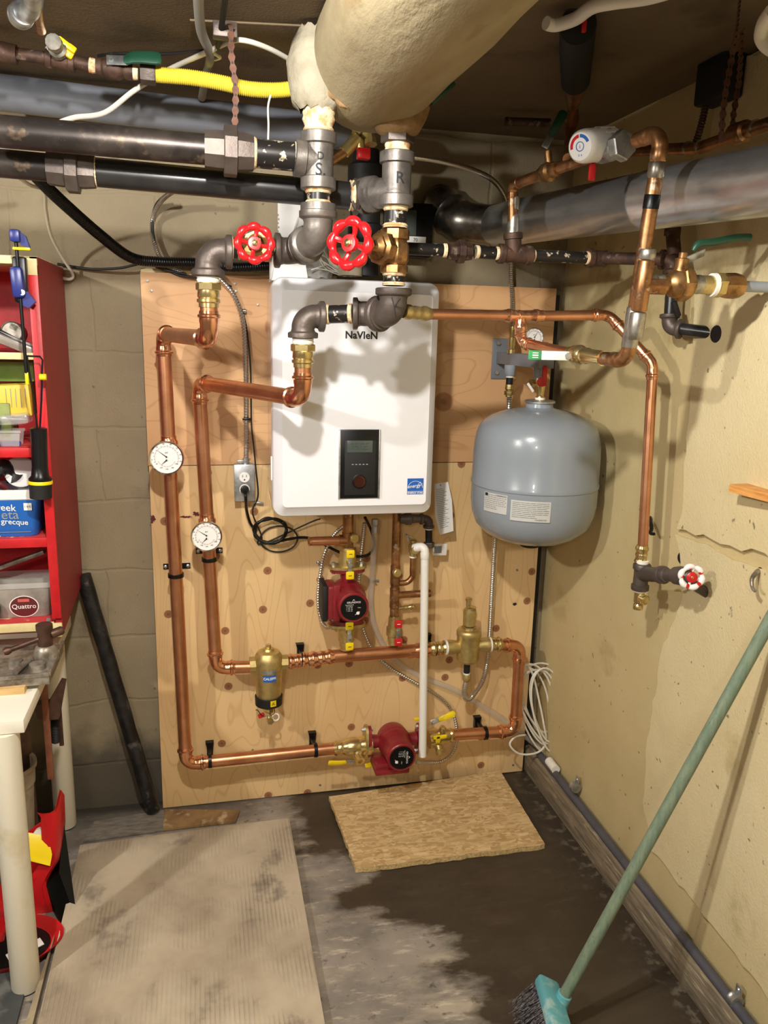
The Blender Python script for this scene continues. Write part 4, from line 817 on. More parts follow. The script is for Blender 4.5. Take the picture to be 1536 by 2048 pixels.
for s in (-1, 1): part('sealing_tape', MB().lathe(ac+V((s*.078, 0, 0)), (s, 0, 0), [(0, .0265), (.006, .0265)], 24), M['dopew'], t)
fn = cyl(ac, .0412, .004, -.004); part('cast_letters', MB().text('CALEFFI', .0125, lambda a, c: fn(-c, -a) if 0 else fn(c, -a)), M['brass'], t)
part('lower_nipple', MB().lathe(ac+V((0, 0, zz(1322))), (0, 0, -1), [(0, .011), (zz(1322)-zz(1345), .011)], 16), M['blackm'], t); lz = zz(1345)
part('sealing_tape', MB().lathe(ac+V((0, 0, lz)), (0, 0, -1), [(0, .0125), (.005, .0125)], 16), M['dopew'], t); part('flare_nut', MB().lathe(ac+V((0, 0, lz-.005)), (0, 0, -1), [(0, .013), (.008, .015), (.018, .016), (.026, .012), (.03, .008)], 8), M['brassdull'], t)
q0 = ac+V((0, 0, lz-.03))
fx = spline([q0, b(928, 1385, YC), b(933, 1398, YC+.01), b(945, 1392, YC+.03), b(965, 1362, -.05), b(974, 1325, -.035), b(979, 1270, -.03), b(984, 1180, -.03), b(990, 1070, -.03)], 10)
solo('stainless_feed_hose', wave_tube(fx, .0084, .0008, .007, 12), M['armour'], 'ribbed stainless hose rising from the air separator behind the grey tank', 'metal hose')
solo('stainless_feed_hose', wave_tube(spline([b(1017, 845, -.13), b(1018, 810, -.14), b(1019, 785, -.14)], 8), .0084, .0008, .007, 12), M['armour'], 'short ribbed stainless hose between tank bracket and tank shoulder', 'metal hose')
# ---------------------------------------------------------------- pumps
def pump(name, label, c, flow, side, group='red circulator pumps', boxlen=.085):
    """c centre of volute; flow axis; side direction to the control box; motor points to the viewer"""
    c = V(c); F = V(flow).normalized(); Sd = V(side).normalized(); n = V((0, -1, 0)); t = thing(name, label, 'pump', c, group)
    mb = MB().lathe(c-n*0.0399, n, [(0, 0.0342), (0.0091, 0.0536), (0.0570, 0.0593), (0.0638, 0.0559)], 32).tube([c-F*0.0821, c-F*0.0513, c, c+F*0.0513, c+F*0.0821], [0.0251, 0.0217, 0.0342, 0.0217, 0.0251], 20)
    part('volute', mb, M['redpump'], t)
    for s in (-1, 1):
        f0 = c+F*s*0.0844; pl = [(math.cos(a)*0.0342, math.sin(a)*0.0342) for a in [2*PI*k/24 for k in range(24)]]
        pl = [(x*1.72 if abs(x) > 0.0228 else x*1.3, y*0.9690) for x, y in pl]; W_ = F.cross(n).normalized()
        part('flange', MB().prism(pl, f0, W_, n, F*s*0.0114), M['redpump'], t)
        part('gasket_flange', MB().prism([(x*1.1058, y*1.1058) for x, y in pl], f0+F*s*0.0120, W_, n, F*s*0.0091), M['brassdull'], t)
        for k in (-1, 1):
            part('flange_bolt', hexnut(MB(), f0+W_*k*0.0467-F*s*0.0068, F*s, 0.0388, 0.0074), M['steel'], t)
    part('motor', MB().lathe(c+n*0.0228, n, [(0, 0.0581), (0.0137, 0.0581), (0.0228, 0.0524), (0.0700, 0.0507), (0.0893, 0.0507), (0.0962, 0.0467)], 40), M['redpump'], t)
    part('face_ring', MB().lathe(c+n*0.1121, n, [(0, 0.0496), (0.0068, 0.0496), (0.0097, 0.0467), (0.0097, 0.0422)], 40), M['redpump'], t)
    f0 = c+n*0.1218; D = part('rating_plate', MB().lathe(f0-n*0.0046, n, [(0, 0.0422), (0.0048, 0.0422)], 40), M['black'], t, 'round black rating plate with white print')
    return t, c, F, Sd, n, f0+n*0.0005, D
def plate_print(D, f0, n, up, rt):
    f = flat(f0, rt, up); mb = MB(); mb.text('GRUNDFOS', .0085, lambda a, c: f(a, c+.018)); mb.tube([f(-.004, .023), f(0, .029), f(.004, .023), f(0, .027), f(-.004, .023)], .0006, 5)
    for k, tx in enumerate(('Type UPS 26-99', '115 V 60 Hz', '3  1.80  197', '2  1.70  179', '1  1.50  150')): mb.text(tx, .0042, lambda a, c, k=k: f(a-.014, c+.010-k*.005))
    mb.text('10 bar', .0042, lambda a, c: f(a+.018, c+.0)); mb.lathe(f(.014, -.018), n, [(0, .0055), (.0003, .0055)], 12).tube([f(.005, -.024), f(.02, -.013)], .0008, 5)
    part('plate_print', mb, M['white'], D)
pc = b(694, 1191, -.11)
t, c, F, Sd, n, f0, D = pump('circulator_pump', 'upper red circulator pump on the manifold, between yellow tabbed valves', pc, (0, 0, 1), (-1, 0, 0))
plate_print(D, f0, n, (0, 0, 1), (1, 0, 0))
part('terminal_box', MB().box(c+V((-.060, -.030, 0)), (.034, .085, .115), .008).box(c+V((-.047, -.066, 0)), (.022, .018, .122), .003), M['redpump'], t)
part('box_cover', MB().box(c+V((-.084, -.028, .0)), (.018, .098, .122), .006), M['blackm'], t, 'dark brown box cover')
pc2 = b(787, 1480, -.11)
Fd = (b(860, 1484, -.11)-b(740, 1492, -.11)).normalized()
t, c, F, Sd, n, f0, D = pump('circulator_pump', 'lower red circulator pump low on the board above the pressed wood sheet', pc2, Fd, (0, 0, -1))
plate_print(D, f0, n, (1, 0, 0), (0, 0, -1))
part('terminal_box', MB().box(c+V((-.022, -.030, -.062)), (.115, .085, .034), .008).box(c+V((-.02, -.034, -.076)), (.122, .098, .02), .006), M['redpump'], t)
# valves around upper pump
def stack(name, lab, pts, profs): pass
up_c = b(694, 1191, -.11)
t = thing('pump_valve', 'brass isolation valve with two yellow tabs under the upper red pump', 'ball valve', b(697, 1298, YC))
zt = up_c.z-.092; zb = b(697, 1296).z; part('valve_body', MB().lathe((up_c.x, -.108, zb), (0, 0, 1), [(0, .021), (.012, .021), (.014, .024), (.03, .024), (.034, .028), (zt-zb-.02, .03), (zt-zb-.008, .034), (zt-zb, .034)], 28), M['brassdull'], t)
def tabs(t, px0, py0, px1, py1, m='yellow', y=-.172):
    p, q = b(px0, py0, y), b(px1, py1, y)
    part('handle_plate', MB().box((p+q)/2+V((0, .004, 0)), (.012, .003, (p-q).length), .001, Z=(p-q).normalized()), M['steel'], t)
    for k in (p, q): part('handle_tab', MB().box(k, (.027, .008, .027), .004), M[m], t)
    part('stem_nut', hexnut(MB(), (p+q)/2, (0, -1, 0), .007, .0085), M['steel'], t); part('valve_stem', MB().tube([(p+q)/2, (p+q)/2+V((0, .06, 0))], .008, 10), M['brassdull'], t)
    for k in (p, q): part('tab_mark', MB().box(k+V((0, -.0042, 0)), (.011, .001, .002)), M['ink'] if m == 'yellow' else M['white'], t)
tabs(t, 699, 1252, 699, 1293)
t = thing('pump_valve', 'brass isolation valve with two yellow tabs above the upper red pump', 'ball valve', b(697, 1130, YC))
zb = up_c.z+.092; zt = b(694, 1093).z; part('valve_body', MB().lathe((up_c.x, -.108, zb), (0, 0, 1), [(0, .034), (.008, .034), (.012, .030), (.03, .03), (zt-zb-.02, .026), (zt-zb-.012, .026), (zt-zb-.01, .021), (zt-zb, .02)], 28), M['brassdull'], t)
tabs(t, 701, 1108, 700, 1151)
# under boiler connections: supply stub with tee
t = thing('boiler_supply_stub', 'short copper tee with capped side stub under the boiler', 'copper pipe', (up_c.x, -.108, b(694, 1093).z))
z1 = bz0+.012; zk = b(700, 1080).z
part('union_nut', hexnut(MB(), (up_c.x, -.108, z1-.045), (0, 0, 1), .03, .03), M['steel'], t, ang=25)
part('pipe', MB().tube([(up_c.x, -.108, z1-.04), (up_c.x, -.108, zt)], .0175, 20), M['oldcopper'], t)
st = b(616, 1083, -.108); tee(t, [(up_c.x, -.108, zk+.03), (up_c.x, -.108, zk-.022), V((up_c.x-.03, -.108, st.z))], (up_c.x, -.108, st.z), .0172, M['oldcopper'], 'solder')
part('capped_stub', MB().lathe(V((up_c.x-.028, -.108, st.z)), (-1, 0, 0), [(0, .0152), (.09, .0152), (.094, .0145), (up_c.x-.028-st.x-.004, .0165), (up_c.x-.028-st.x, .012)], 20), M['copper'], t)
part('brass_plug', MB().lathe(b(706, 1076, -.13), (.35, -1, .05), [(-.012, .009), (0, .010), (.004, .0155), (.012, .0155), (.014, .013)], 20), M['brassdull'], t)
# return column right of pump
t = thing('copper_return_column', 'thin copper column with stub branches between pump and white drain pipe', 'copper pipe', b(790, 1290))
cx_ = b(789, 1200).x; Z = lambda py: b(789, py).z; cP = lambda py: V((cx_, YC, Z(py)))
part('pipe', MB().tube([V((cx_, YC, bz0+.004)), cP(1235)], .0148, 20), M['oldcopper'], t)
for a0, a1 in ((1130, 1170), (1175, 1215)): part('coupling', collar(cP(a0), (0, 0, -1), Z(a0)-Z(a1), .0148, 'solder'), M['oldcopper'], t)
part('side_stub', MB().lathe(cP(1190), (1, 0, -.0), [(0, .0125), (.02, .0135), (.022, .0122), (.115, .0122), (.117, .0135), (.125, .0135), (.127, .01)], 18), M['oldcopper'], t)
part('drain_bib', MB().lathe(cP(1217)+V((.012, 0, 0)), (1, 0, .05), [(0, .006), (.02, .007), (.022, .009), (.035, .009), (.037, .007), (.045, .009), (.047, .011), (.05, .009), (.053, .011), (.058, .008)], 14), M['brass'], t)
part('brass_plug', MB().lathe(b(792, 1145, -.125), (.3, -1, .05), [(-.01, .009), (0, .010), (.004, .0145), (.012, .0145), (.014, .012)], 20), M['brassdull'], t)
el = [cP(1165), b(806, 1166), b(822, 1152), b(824, 1120)]; part('relief_branch', MB().tube(spline([cP(1166)]+[b(812, 1165), b(824, 1154), b(825, 1140), b(826, 1112)], 8), .0098, 16), M['oldcopper'], t)
t = thing('red_tab_valve', 'brass ball valve with two red tabs on the thin copper column', 'ball valve', cP(1285))
part('valve_body', MB().lathe(cP(1288), (0, 0, 1), [(0, .017), (.01, .017), (.012, .02), (.03, .02), (.034, .025), (.062, .025), (.066, .02), (Z(1232)-Z(1288), .018)], 24), M['brassdull'], t); tabs(t, 797, 1248, 797, 1284, 'redp', -.145)
# relief valve and white drain pipe
t = thing('relief_valve', 'small brass relief valve with lever behind the white drain elbow', 'relief valve', b(824, 1105, -.13))
part('valve_body', MB().lathe(b(826, 1112, YC), (0, 0, 1), [(0, .012), (.012, .012), (.014, .016), (.04, .016), (.044, .011), (.055, .011)], 12).lathe(b(824, 1092, YC), (0, -1, 0), [(0, .013), (.05, .014)], 12), M['brassdull'], t); part('sealing_tape', MB().lathe(b(826, 1112, YC), (0, 0, -1), [(0, .0125), (.005, .0125)], 16), M['dopew'], t)
part('test_lever', MB().box(b(822, 1074, YC-.01), (.035, .012, .003), .001, X=(1, 0, -.5)).tube([b(817, 1082, YC), b(813, 1068, YC)], .004, 8), M['steel'], t)
t = thing('white_drain_pipe', 'white plastic drain pipe with elbow hanging down in front of the board', 'drain pipe', b(845, 1512, -.2))
run(t, [b(828, 1096, YC-.035), b(850, 1092, -.165), b(845, 1512, -.20)], .0134, M['pvcwhite'], M['pvcwhite'], R=.022, col=.024, style='solder')
part('pipe_print', MB().text('PVC 3/4', .006, cyl(b(848, 1128, -.166), .0153, 0, 0)), M['ink'], t) if 0 else None
# gas line below boiler on the right
t = thing('gas_inlet_pipe', 'black gas pipe elbow and valve under the boiler right corner', 'gas pipe', b(858, 1100, -.13))
g0 = b(800, 1038, -.13); g1 = b(858, 1038, -.13); mb = MB().lathe(g0, (1, 0, 0), [(0, .016), (.012, .016), (.02, .02), (.036, .02), (.04, .016), (.06, .014), (.075, .015)], 20); part('elbow', mb, M['irondark'], t); P, RR, e1, e2 = bend(g0, g1, g1-V((0, 0, .06)), .015, .0115, .016, 'iron'); part('elbow', MB().tube(P, RR, 22), M['irondark'], t)
part('nipple', MB().tube([e2, b(858, 1092, -.13)], .0115, 18), M['blackm'], t); paste(t, e2, (0, 0, -1), .0115, .006, 'dopew'); part('union_nut', hexnut(MB(), b(858, 1084, -.13), (0, 0, -1), .018, .018), M['irondark'], t, ang=25)
t = thing('condensate_hose', 'clear drain hose dropping below the boiler and sloping to the floor corner', 'hose', b(1100, 1500, -.02))
part('hose_connector', MB().lathe(b(750, 1038, -.13), (0, 0, -1), [(0, .012), (.02, .012), (.022, .009), (.045, .0085)], 16), M['steel'], t)
part('hose', MB().tube(spline([b(749, 1060, -.12), b(747, 1110, -.06), b(744, 1160, -.02), b(742, 1210, -.015), b(752, 1260, -.015), b(785, 1315, -.02), b(840, 1352, -.02), b(905, 1378, -.02), b(960, 1410, -.02), b(1010, 1442, -.02), b(1060, 1480, -.02), b(1085, 1500, -.05)], 10), .0105, 14), M['clearh'], t)
part('hose_clip', MB().box(b(748, 1162, -.004), (.036, .003, .009), .001).tube([b(740, 1162, -.014)+V((.012*math.cos(a), -.0, .012*math.sin(a)))*1 for a in [0]]+[b(752, 1162, -.03)], .003, 6), M['steel'], t)
# armoured cables on board
solo('armoured_cable', wave_tube(spline([b(690, 1050, -.08), b(668, 1070, -.05), b(650, 1105, -.02), b(640, 1150, -.02), b(636, 1200, -.02), b(642, 1240, -.04), b(655, 1255, -.08), b(664, 1245, -.11)], 10), .0062, .0012, .009, 10), M['armour'], 'armoured cable looping left round the upper red pump', 'armoured cable')
solo('armoured_cable', wave_tube(spline([b(729, 1046, -.07), b(724, 1090, -.04), b(719, 1140, -.02), b(717, 1200, -.01), b(724, 1250, -.01), b(745, 1300, -.012), b(780, 1335, -.012), b(830, 1365, -.012), b(880, 1395, -.012), b(905, 1425, -.012), b(914, 1465, -.012), b(908, 1500, -.02), b(885, 1522, -.03), b(855, 1525, -.05), b(832, 1524, -.08)], 10), .006, .0012, .009, 10), M['armour'], 'long armoured cable curving from behind the upper pump to the lower pump', 'armoured cable')
for px, py, lab in ((637, 1126, 'small chrome cable clip left of the upper red pump'),): solo('cable_clip', MB().lathe(b(px, py, -.002), (0, -1, 0), [(0, .008), (.004, .008), (.006, .004)], 12), M['chrome'], lab, 'cable clip')
# lower left valve group
t = thing('pump_flange_valve', 'brass flange valve with long yellow lever left of the lower red pump', 'ball valve', b(705, 1487, -.11))
p0, p1 = b(668, 1497, -.102), b(744, 1489, -.11); d = (p1-p0).normalized(); LL = (p1-p0).length
part('valve_body', MB().lathe(p0, d, [(0, RC*1.12), (.008, RC*1.3), (.014, RC*1.12), (.024, RC*1.2), (.03, RC*1.15), (.034, .026), (.05, .031), (.075, .032), (.09, .029), (.096, .033), (LL-.006, .036), (LL, .036)], 28).lathe(b(712, 1498, -.11), (.15, -1, -.45), [(0, .02), (.035, .017), (.04, .014)], 20), M['brass'], t)
part('drain_port', MB().lathe(b(716, 1512, -.145), (.15, -1, -.3), [(0, .014), (.014, .014), (.016, .017), (.026, .017), (.0262, .009), (.02, .008)], 20), M['brass'], t)
lever(t, b(704, 1524, -.135), (0, -.9, -.4), b(658, 1536, -.14)-b(716, 1528, -.12), .085, M['yellow'], .02, drop=.004)
part('purge_handle', MB().box(b(737, 1530, -.10), (.026, .006, .018), .005, X=(1, 0, .12)), M['yellow'], t)
t = thing('pump_flange_valve', 'brass flange valve with yellow handles right of the lower red pump', 'ball valve', b(885, 1475, -.11))
p0, p1 = b(905, 1469, -.102), b(856, 1478, -.11); d = (p1-p0).normalized(); LL = (p1-p0).length
part('valve_body', MB().lathe(p0, d, [(0, RC*1.12), (.008, RC*1.3), (.014, RC*1.12), (.02, .026), (.03, .029), (.055, .029), (.06, .033), (LL, .034)], 28).lathe(b(882, 1474, -.11), (0, -.3, 1), [(0, .018), (.045, .012), (.05, .008)], 16), M['brass'], t)
part('drain_port', MB().lathe(b(876, 1492, -.13), (.1, -.7, -.7), [(0, .013), (.014, .013)]+[(.016+i*.003, .013+.0015*(i % 2)) for i in range(6)]+[(.034, .01)], 16), M['brassdull'], t)
lever(t, b(866, 1444, -.13), (0, -.9, .4), b(915, 1430, -.14)-b(872, 1446, -.13), .085, M['yellow'], .02, drop=.006)
mb = MB().box(b(880, 1474, -.15), (.05, .008, .014), .004, X=(1, 0, .05)).box(b(876, 1478, -.15), (.018, .008, .03), .005); part('yellow_lock', mb, M['yellow'], t)
part('yellow_tab', MB().box(b(834, 1438, -.11), (.022, .007, .012), .005), M['yellow'], t)
# ---------------------------------------------------------------- outlet, plug and cords
ob = b(489, 966, -.02); t = thing('outlet_box', 'galvanised outlet box with one black plug, left of the boiler', 'outlet', V((ob.x, 0, b(489, 1003, -.02).z)))
w_ = b(509, 966, -.05).x-b(469, 966, -.05).x; h_ = b(489, 930, -.05).z-b(489, 1002, -.05).z; oc = V((b(489, 966, -.05).x, -.025, b(489, 966, -.05).z))
part('box', MB().box(oc, (w_, .048, h_), .006), M['steel'], t); part('cover_plate', MB().box(oc+V((0, -.026, 0)), (w_+.002, .004, h_+.002), .002), M['steel'], t)
for s in (1, -1):
    q = oc+V((0, -.0285, s*.0195)); rs = part('receptacle', MB().lathe(q, (0, -1, 0), [(0, .0165), (.003, .0162)], 28), M['white'], t)
    sl = MB().box(q+V((-.006, -.0032, .004)), (.0016, .001, .008)).box(q+V((.006, -.0032, .004)), (.0016, .001, .007)).lathe(q+V((0, -.003, -.008)), (0, -1, 0), [(0, .0025), (.0005, .0025)], 10); part('slots', sl, M['ink'], rs)
part('conduit_connector', MB().lathe(oc+V((.006, .004, h_/2)), (0, 0, 1), [(0, .012), (.006, .012), (.008, .010), (.018, .010)], 12).box(oc+V((-.01, .0, h_/2+.008)), (.022, .012, .008), .002), M['steel'], t)
t = thing('boiler_power_cord', 'thick black cord plugged into the outlet and coiled below it', 'power cord', b(560, 1100, -.02)); q = oc+V((0, -.03, -.0195))
part('plug', MB().lathe(q, (0, -1, -.1), [(0, .014), (.012, .014), (.02, .011), (.03, .008), (.034, .006)], 16), M['black'], t)
cp = [q+V((0, -.03, -.004)), q+V((.001, -.04, -.02)), b(493, 1020, -.05), b(500, 1045, -.02)]
for k in range(0, 30): a = math.radians(170-k*-36+0); rx, rz = .052+.004*math.sin(k*1.7), .042+.003*math.cos(k*2.3); ctr = b(540, 1060, -.02); cp.append(ctr+V((rx*math.cos(math.radians(175+k*36)), -.002*k*.5*0-.004*(k % 5), rz*math.sin(math.radians(175+k*36)))))
cp = cp[:4+24]+[b(600, 1075, -.02), b(630, 1080, -.02), b(665, 1098, -.03), b(700, 1112, -.04), b(735, 1110, -.05), b(748, 1090, -.06), b(742, 1060, -.08), b(730, 1035, -.12)]
part('cord', MB().tube(spline(cp, 6), .0048, 10), M['black'], t)
for a in (40, 300): part('cable_tie', MB().box(b(540, 1060, -.02)+V((.052*math.cos(math.radians(a)), -.01, .042*math.sin(math.radians(a)))), (.012, .018, .004), .001, X=(math.cos(math.radians(a)), 0, math.sin(math.radians(a)))), M['blackm'], t)
cp = [b(508, 900, -.005), b(512, 940, -.01), b(516, 980, -.01), b(514, 1000, -.01), b(505, 1025, -.012)]+[b(558, 1078, -.008)+V((.062*math.cos(math.radians(160+k*40)), 0, .045*math.sin(math.radians(160+k*40)))) for k in range(20)]+[b(620, 1045, -.02), b(640, 1038, -.05)]
cable('thin_cord', [b(442, 560, -.012), b(470, 590, -.01), b(490, 640, -.008), b(500, 720, -.008), b(502, 800, -.008), b(503, 850, -.006), b(508, 900, -.006)]+cp[1:], .0026, 'rubber', 'thin dark cord running down beside the conduit into a loose coil', 'cord', 6)
solo('armoured_cable', wave_tube(spline([b(425, 545, -.03), b(445, 562, -.02), b(468, 590, -.012), b(484, 635, -.012), b(490, 700, -.012), b(492, 800, -.012), b(492, 900, -.012), b(491, 925, -.02)], 10), .0075, .0011, .009, 12), M['armour'], 'armoured conduit running down the plywood into the outlet box', 'armoured cable')
for px, py, lab in ((455, 570, 'upper black cable tie'), (493, 838, 'middle black cable tie')): solo('cable_tie', MB().box(b(px, py, -.012), (.026, .02, .006), .001, X=(1, 0, -.4 if py < 600 else 0)), M['black'], lab+' round the conduit and thin cord', 'cable tie')
solo('cable_clip', MB().lathe(b(489, 622, -.002), (0, -1, 0), [(0, .008), (.02, .006), (.022, .003)], 12), M['chrome'], 'white headed cable clip holding the conduit near the plywood top', 'cable clip')
solo('cable_clip', MB().box(b(518, 1006, -.006), (.03, .012, .008), .002, X=(1, 0, -.2)), M['steel'], 'small metal clip below the outlet box corner', 'cable clip')
# ---------------------------------------------------------------- paper tags
tg = lambda nm, pts, y, lab: None
P = [b(868, 968, -.03), b(896, 964, -.05), b(904, 1000, -.07), b(907, 1062, -.08), b(880, 1070, -.06), b(870, 1030, -.045)]
rows = []
for k in range(9):
    u = k/8; l = P[0].lerp(P[5], min(1, u*1.6)) if u < .62 else P[5].lerp(P[4], (u-.62)/.38); r_ = P[1].lerp(P[2], u*2.6) if u < .385 else P[2].lerp(P[3], (u-.385)/.615)
    rows.append([l, r_])
t = thing('paper_tag', 'long white printed paper tag curling beside the boiler right edge', 'tag', P[4])
part('sheet', MB().surf(rows).surf([[p+V((0, .0008, 0)) for p in r] for r in rows]), M['paper'], t)
mb = MB()
for k in range(22):
    u = .12+k*.036; i = min(7, int(u*8)); fr_ = u*8-i; l = rows[i][0].lerp(rows[i+1][0], fr_); r_ = rows[i][1].lerp(rows[i+1][1], fr_); o = V((0, -.001, 0)); e = .0009*V((0, 0, 1))
    a, c_ = l.lerp(r_, .12)+o, l.lerp(r_, .55+.3*((k*7) % 5)/5)+o; mb.add([a-e, c_-e, c_+e, a+e], [[0, 1, 2, 3]])
part('printed_lines', mb, M['grey'], t); part('eyelet', MB().lathe(rows[0][0].lerp(rows[0][1], .5)+V((0, -.001, -.008)), (0, -1, 0), [(0, .004), (.0005, .004)], 12), M['vrust'], t)
q0, q1 = b(866, 1088, -.05), b(893, 1110, -.05); t = thing('barcode_tag', 'small white barcode tag hanging below the boiler right corner', 'tag', q1)
part('card', MB().box((q0+q1)/2, (q1.x-q0.x, .001, q0.z-q1.z), X=(1, 0, -.03)), M['paper'], t); mb = MB()
for k in range(16): mb.box(q0+V((.006+k*.0017, -.001, -(q0.z-q1.z)*.5)), (.0005+.0006*((k*5) % 3)/2, .0004, (q0.z-q1.z)*.6))
part('bars', mb, M['ink'], t)
# ---------------------------------------------------------------- things on top of the boiler
cable('twisted_white_wires', [b(700, 552, -.2), b(660, 520, -.2), b(640, 470, -.2), b(655, 430, -.16)], .004, 'cablew', 'thin white wire rising behind the left riser elbow')
t = thing('wire_bag', 'clear plastic bag of white wires on top of the boiler', 'bag of wires', b(640, 550, -.2))
bag = MB(); rows = []
for j, (py, r_) in enumerate(((556, .05), (530, .06), (500, .062), (465, .058), (435, .045), (415, .02))):
    c_ = b(628, py, -.17); rows.append([c_+V((math.cos(2*PI*k/24)*r_*(1+.08*math.sin(3*k+j)), math.sin(2*PI*k/24)*r_*.45, .004*math.sin(2*k))) for k in range(24)])
part('bag', bag.surf(rows, wrap=True), M['clear'], t)
rnd = random.Random(4)
for i in range(26):
    x1 = 600+rnd.uniform(0, 90); y1 = 450+rnd.uniform(0, 50) if i < 14 else 520+rnd.uniform(-20, 20)
    p = [b(700+rnd.uniform(-12, 12), 553, -.19-rnd.uniform(0, .05)), b((700+x1)/2+rnd.uniform(-14, 14), 530+rnd.uniform(-10, 10), -.2), b(x1, y1, -.17-rnd.uniform(0, .05))]
    part('wire', MB().tube(spline(p, 5), .0016, 6), M['cablew'], t)
q = b(575, 440, .035); t = thing('paper_sheet', 'white instruction sheet on the wall behind the left riser', 'paper', b(575, 500, .03))
part('sheet', MB().box(b(583, 462, .03), (.085, .002, .16)), M['paper'], t); mb = MB()
for k in range(9): mb.box(b(556, 430, .028)+V((.002*(k % 2), 0, -.012*k)), (.004, .0005, .006))
part('printed_lines', mb, M['grey'], t)
t = thing('black_flue_pipe', 'matte black sleeve standing behind the two iron risers', 'flue pipe', b(728, 555, -.2))
part('sleeve', MB().lathe(b(728, 552, -.2), (0, 0, 1), [(0, .042), (.05, .042), (.052, .05), (.14, .05), (.145, .044), (.22, .044), (.222, .052), (.30, .052), (.31, .04), (b(730, 300, -.2).z-b(728, 552, -.2).z, .036)], 28), M['blackm'], t)
part('grey_collar', MB().lathe(b(700, 552, -.24), (0, 0, 1), [(0, .035), (.06, .035), (.062, .038), (.075, .038)], 24), M['bucket'], t)
t = thing('backflow_valve', 'brass backflow fitting with red cap between the risers under the wrapped pipe', 'valve', b(725, 300, -.4))
yy = -.42; part('valve_body', MB().tube([b(688, 305, yy), b(716, 275, yy)], .016, 16).lathe(b(697, 240, yy), b(740, 270, yy)-b(697, 240, yy), [(0, .015), (.02, .016), (.022, .022), (.04, .022), (.044, .016), (.06, .018)], 8).lathe(b(740, 240, yy), (0, -.3, -1), [(0, .018), (.025, .018), (.028, .012), (.05, .012), (.052, .016), (.065, .016)], 8), M['brassdull'], t)
part('red_cap', MB().box(b(727, 308, yy), (.034, .025, .028), .004), M['redp'], t); part('drop_tube', MB().tube([b(719, 280, yy), b(722, 300, yy)], .012, 12), M['brassdull'], t); part('copper_tube', MB().tube([V((b(655, 328, yy).x-.03, .055, b(655, 328, yy).z-.02)), b(655, 328, yy), b(690, 303, yy)], .012, 14), M['oldcopper'], t)
t = thing('zone_controller', 'black control box with pale label on the wall right of the risers', 'control box', b(822, 520, .0))
part('housing', MB().box(b(815, 462, -.01), (.145, .09, .16), .008), M['black'], t); part('front_label', MB().box(b(830, 479, -.057), (.07, .002, .018)), M['paper'], t); part('label_print', MB().text('70', .014, flat(b(831, 480, -.0595), (1, 0, 0), (0, 0, 1))), M['ink'], t)
part('glossy_window', MB().box(b(814, 445, -.057), (.06, .002, .075), .001), M['lcd'], t)
solo('flex_conduit_loop', wave_tube(spline([b(815, 312, -.45), b(880, 322, -.35), b(940, 338, -.2), b(985, 360, -.1), b(1010, 395, -.02), b(1018, 440, .01), b(1021, 500, .0), b(1022, 560, -.012), b(1024, 605, -.02), b(1022, 660, -.02)], 10), .0072, .0008, .006, 12), M['armour'], 'armoured conduit crossing the shaded wall and dropping to the tank bracket', 'armoured cable')
# ---------------------------------------------------------------- duct and its elbow
dA = b(985, 452, -.09); dB = U(1620, 348, x=1.225); rd = .063
t = thing('galvanised_duct', 'long shiny galvanised duct coming forward along the right wall', 'duct', (dA+dB)/2)
d = (dB-dA).normalized(); LL = (dB-dA).length
pr = [(0, rd*.96), (.10, rd*.97), (.102, rd*1.0), (.175, rd*1.0), (.178, rd*1.02), (.19, rd*1.02), (.193, rd), (LL*.63, rd), (LL*.632, rd*1.025), (LL*.64, rd*1.025), (LL*.643, rd*1.01), (LL, rd*1.01)]
part('duct_pipe', MB().lathe(dA, d, pr, 48), M['duct'], t)
eb = [b(878, 412, .06), b(884, 414, .02), b(900, 428, -.01), b(925, 443, -.05), dA+d*.01]
P = spline([V(p) for p in eb], 4); RR = [rd*(.96+.10*(i % 4 == 0)) for i in range(len(P))]
part('adjustable_elbow', MB().tube(P, RR, 36), M['ductdark'], t, 'ribbed dark elbow turning into the back wall')
# ---------------------------------------------------------------- black gas pipe crossing right
YG = -.56
t = thing('black_gas_pipe', 'black paint chipped pipe with union and tee running right below the duct', 'iron pipe', b(1200, 520, YG)); r1 = .0155
g_ = lambda px, py: b(px, py, YG)
nipple(t, g_(806, 497), g_(893, 501), r1); union(t, g_(921, 503), g_(1000, 507)-g_(900, 502), .0165, M['rust']); nipple(t, g_(950, 504), g_(998, 507), r1)
tee(t, [g_(996, 507), g_(1063, 511), g_(1026, 466)], g_(1027, 509), .0165, M['rust']); nipple(t, g_(1061, 511), g_(1178, 516), r1)
part('coupling', MB().lathe(g_(1176, 516), (1, 0, 0), [(0, .024), (.012, .024), (.016, .0205), (.045, .0205), (.05, .022)], 20), M['rust'], t)
gc = U(1348, 520, x=1.335); gd = U(1338, 655, x=1.335); ge = U(1440, 668, x=1.412)
part('pipe', MB().tube([g_(1200, 516), gc+V((-.03, 0, 0))], r1, 18), M['rust'], t); P, RR, e1, e2 = bend(g_(1200, 516), gc, gd, .02, r1, .016, 'iron'); part('elbow', MB().tube(P, RR, 22), M['rust'], t)
part('pipe', MB().tube([e2, gd+V((0, 0, .02))], r1, 18), M['blackpipe2'], t); P, RR, e1, e3 = bend(gc, gd, ge, .02, r1, .016, 'iron'); part('elbow', MB().tube(P, RR, 22), M['irondark'], t)
part('pipe', MB().tube([e3, ge], r1, 18), M['blackpipe2'], t); part('wall_hole', MB().lathe(U(1432, 668, x=XR-.012), (-1, 0, 0), [(0, .021), (.002, .020)], 20), M['blackm'], t); part('cross_fitting', MB().tube([gc+V((.0, 0, .01)), gc+V((.0, 0.02, .07))], .017, 14).lathe(gc+V((0, .02, .06)), (0, 0, 1), [(0, .02), (.02, .02)], 14), M['rust'], t)
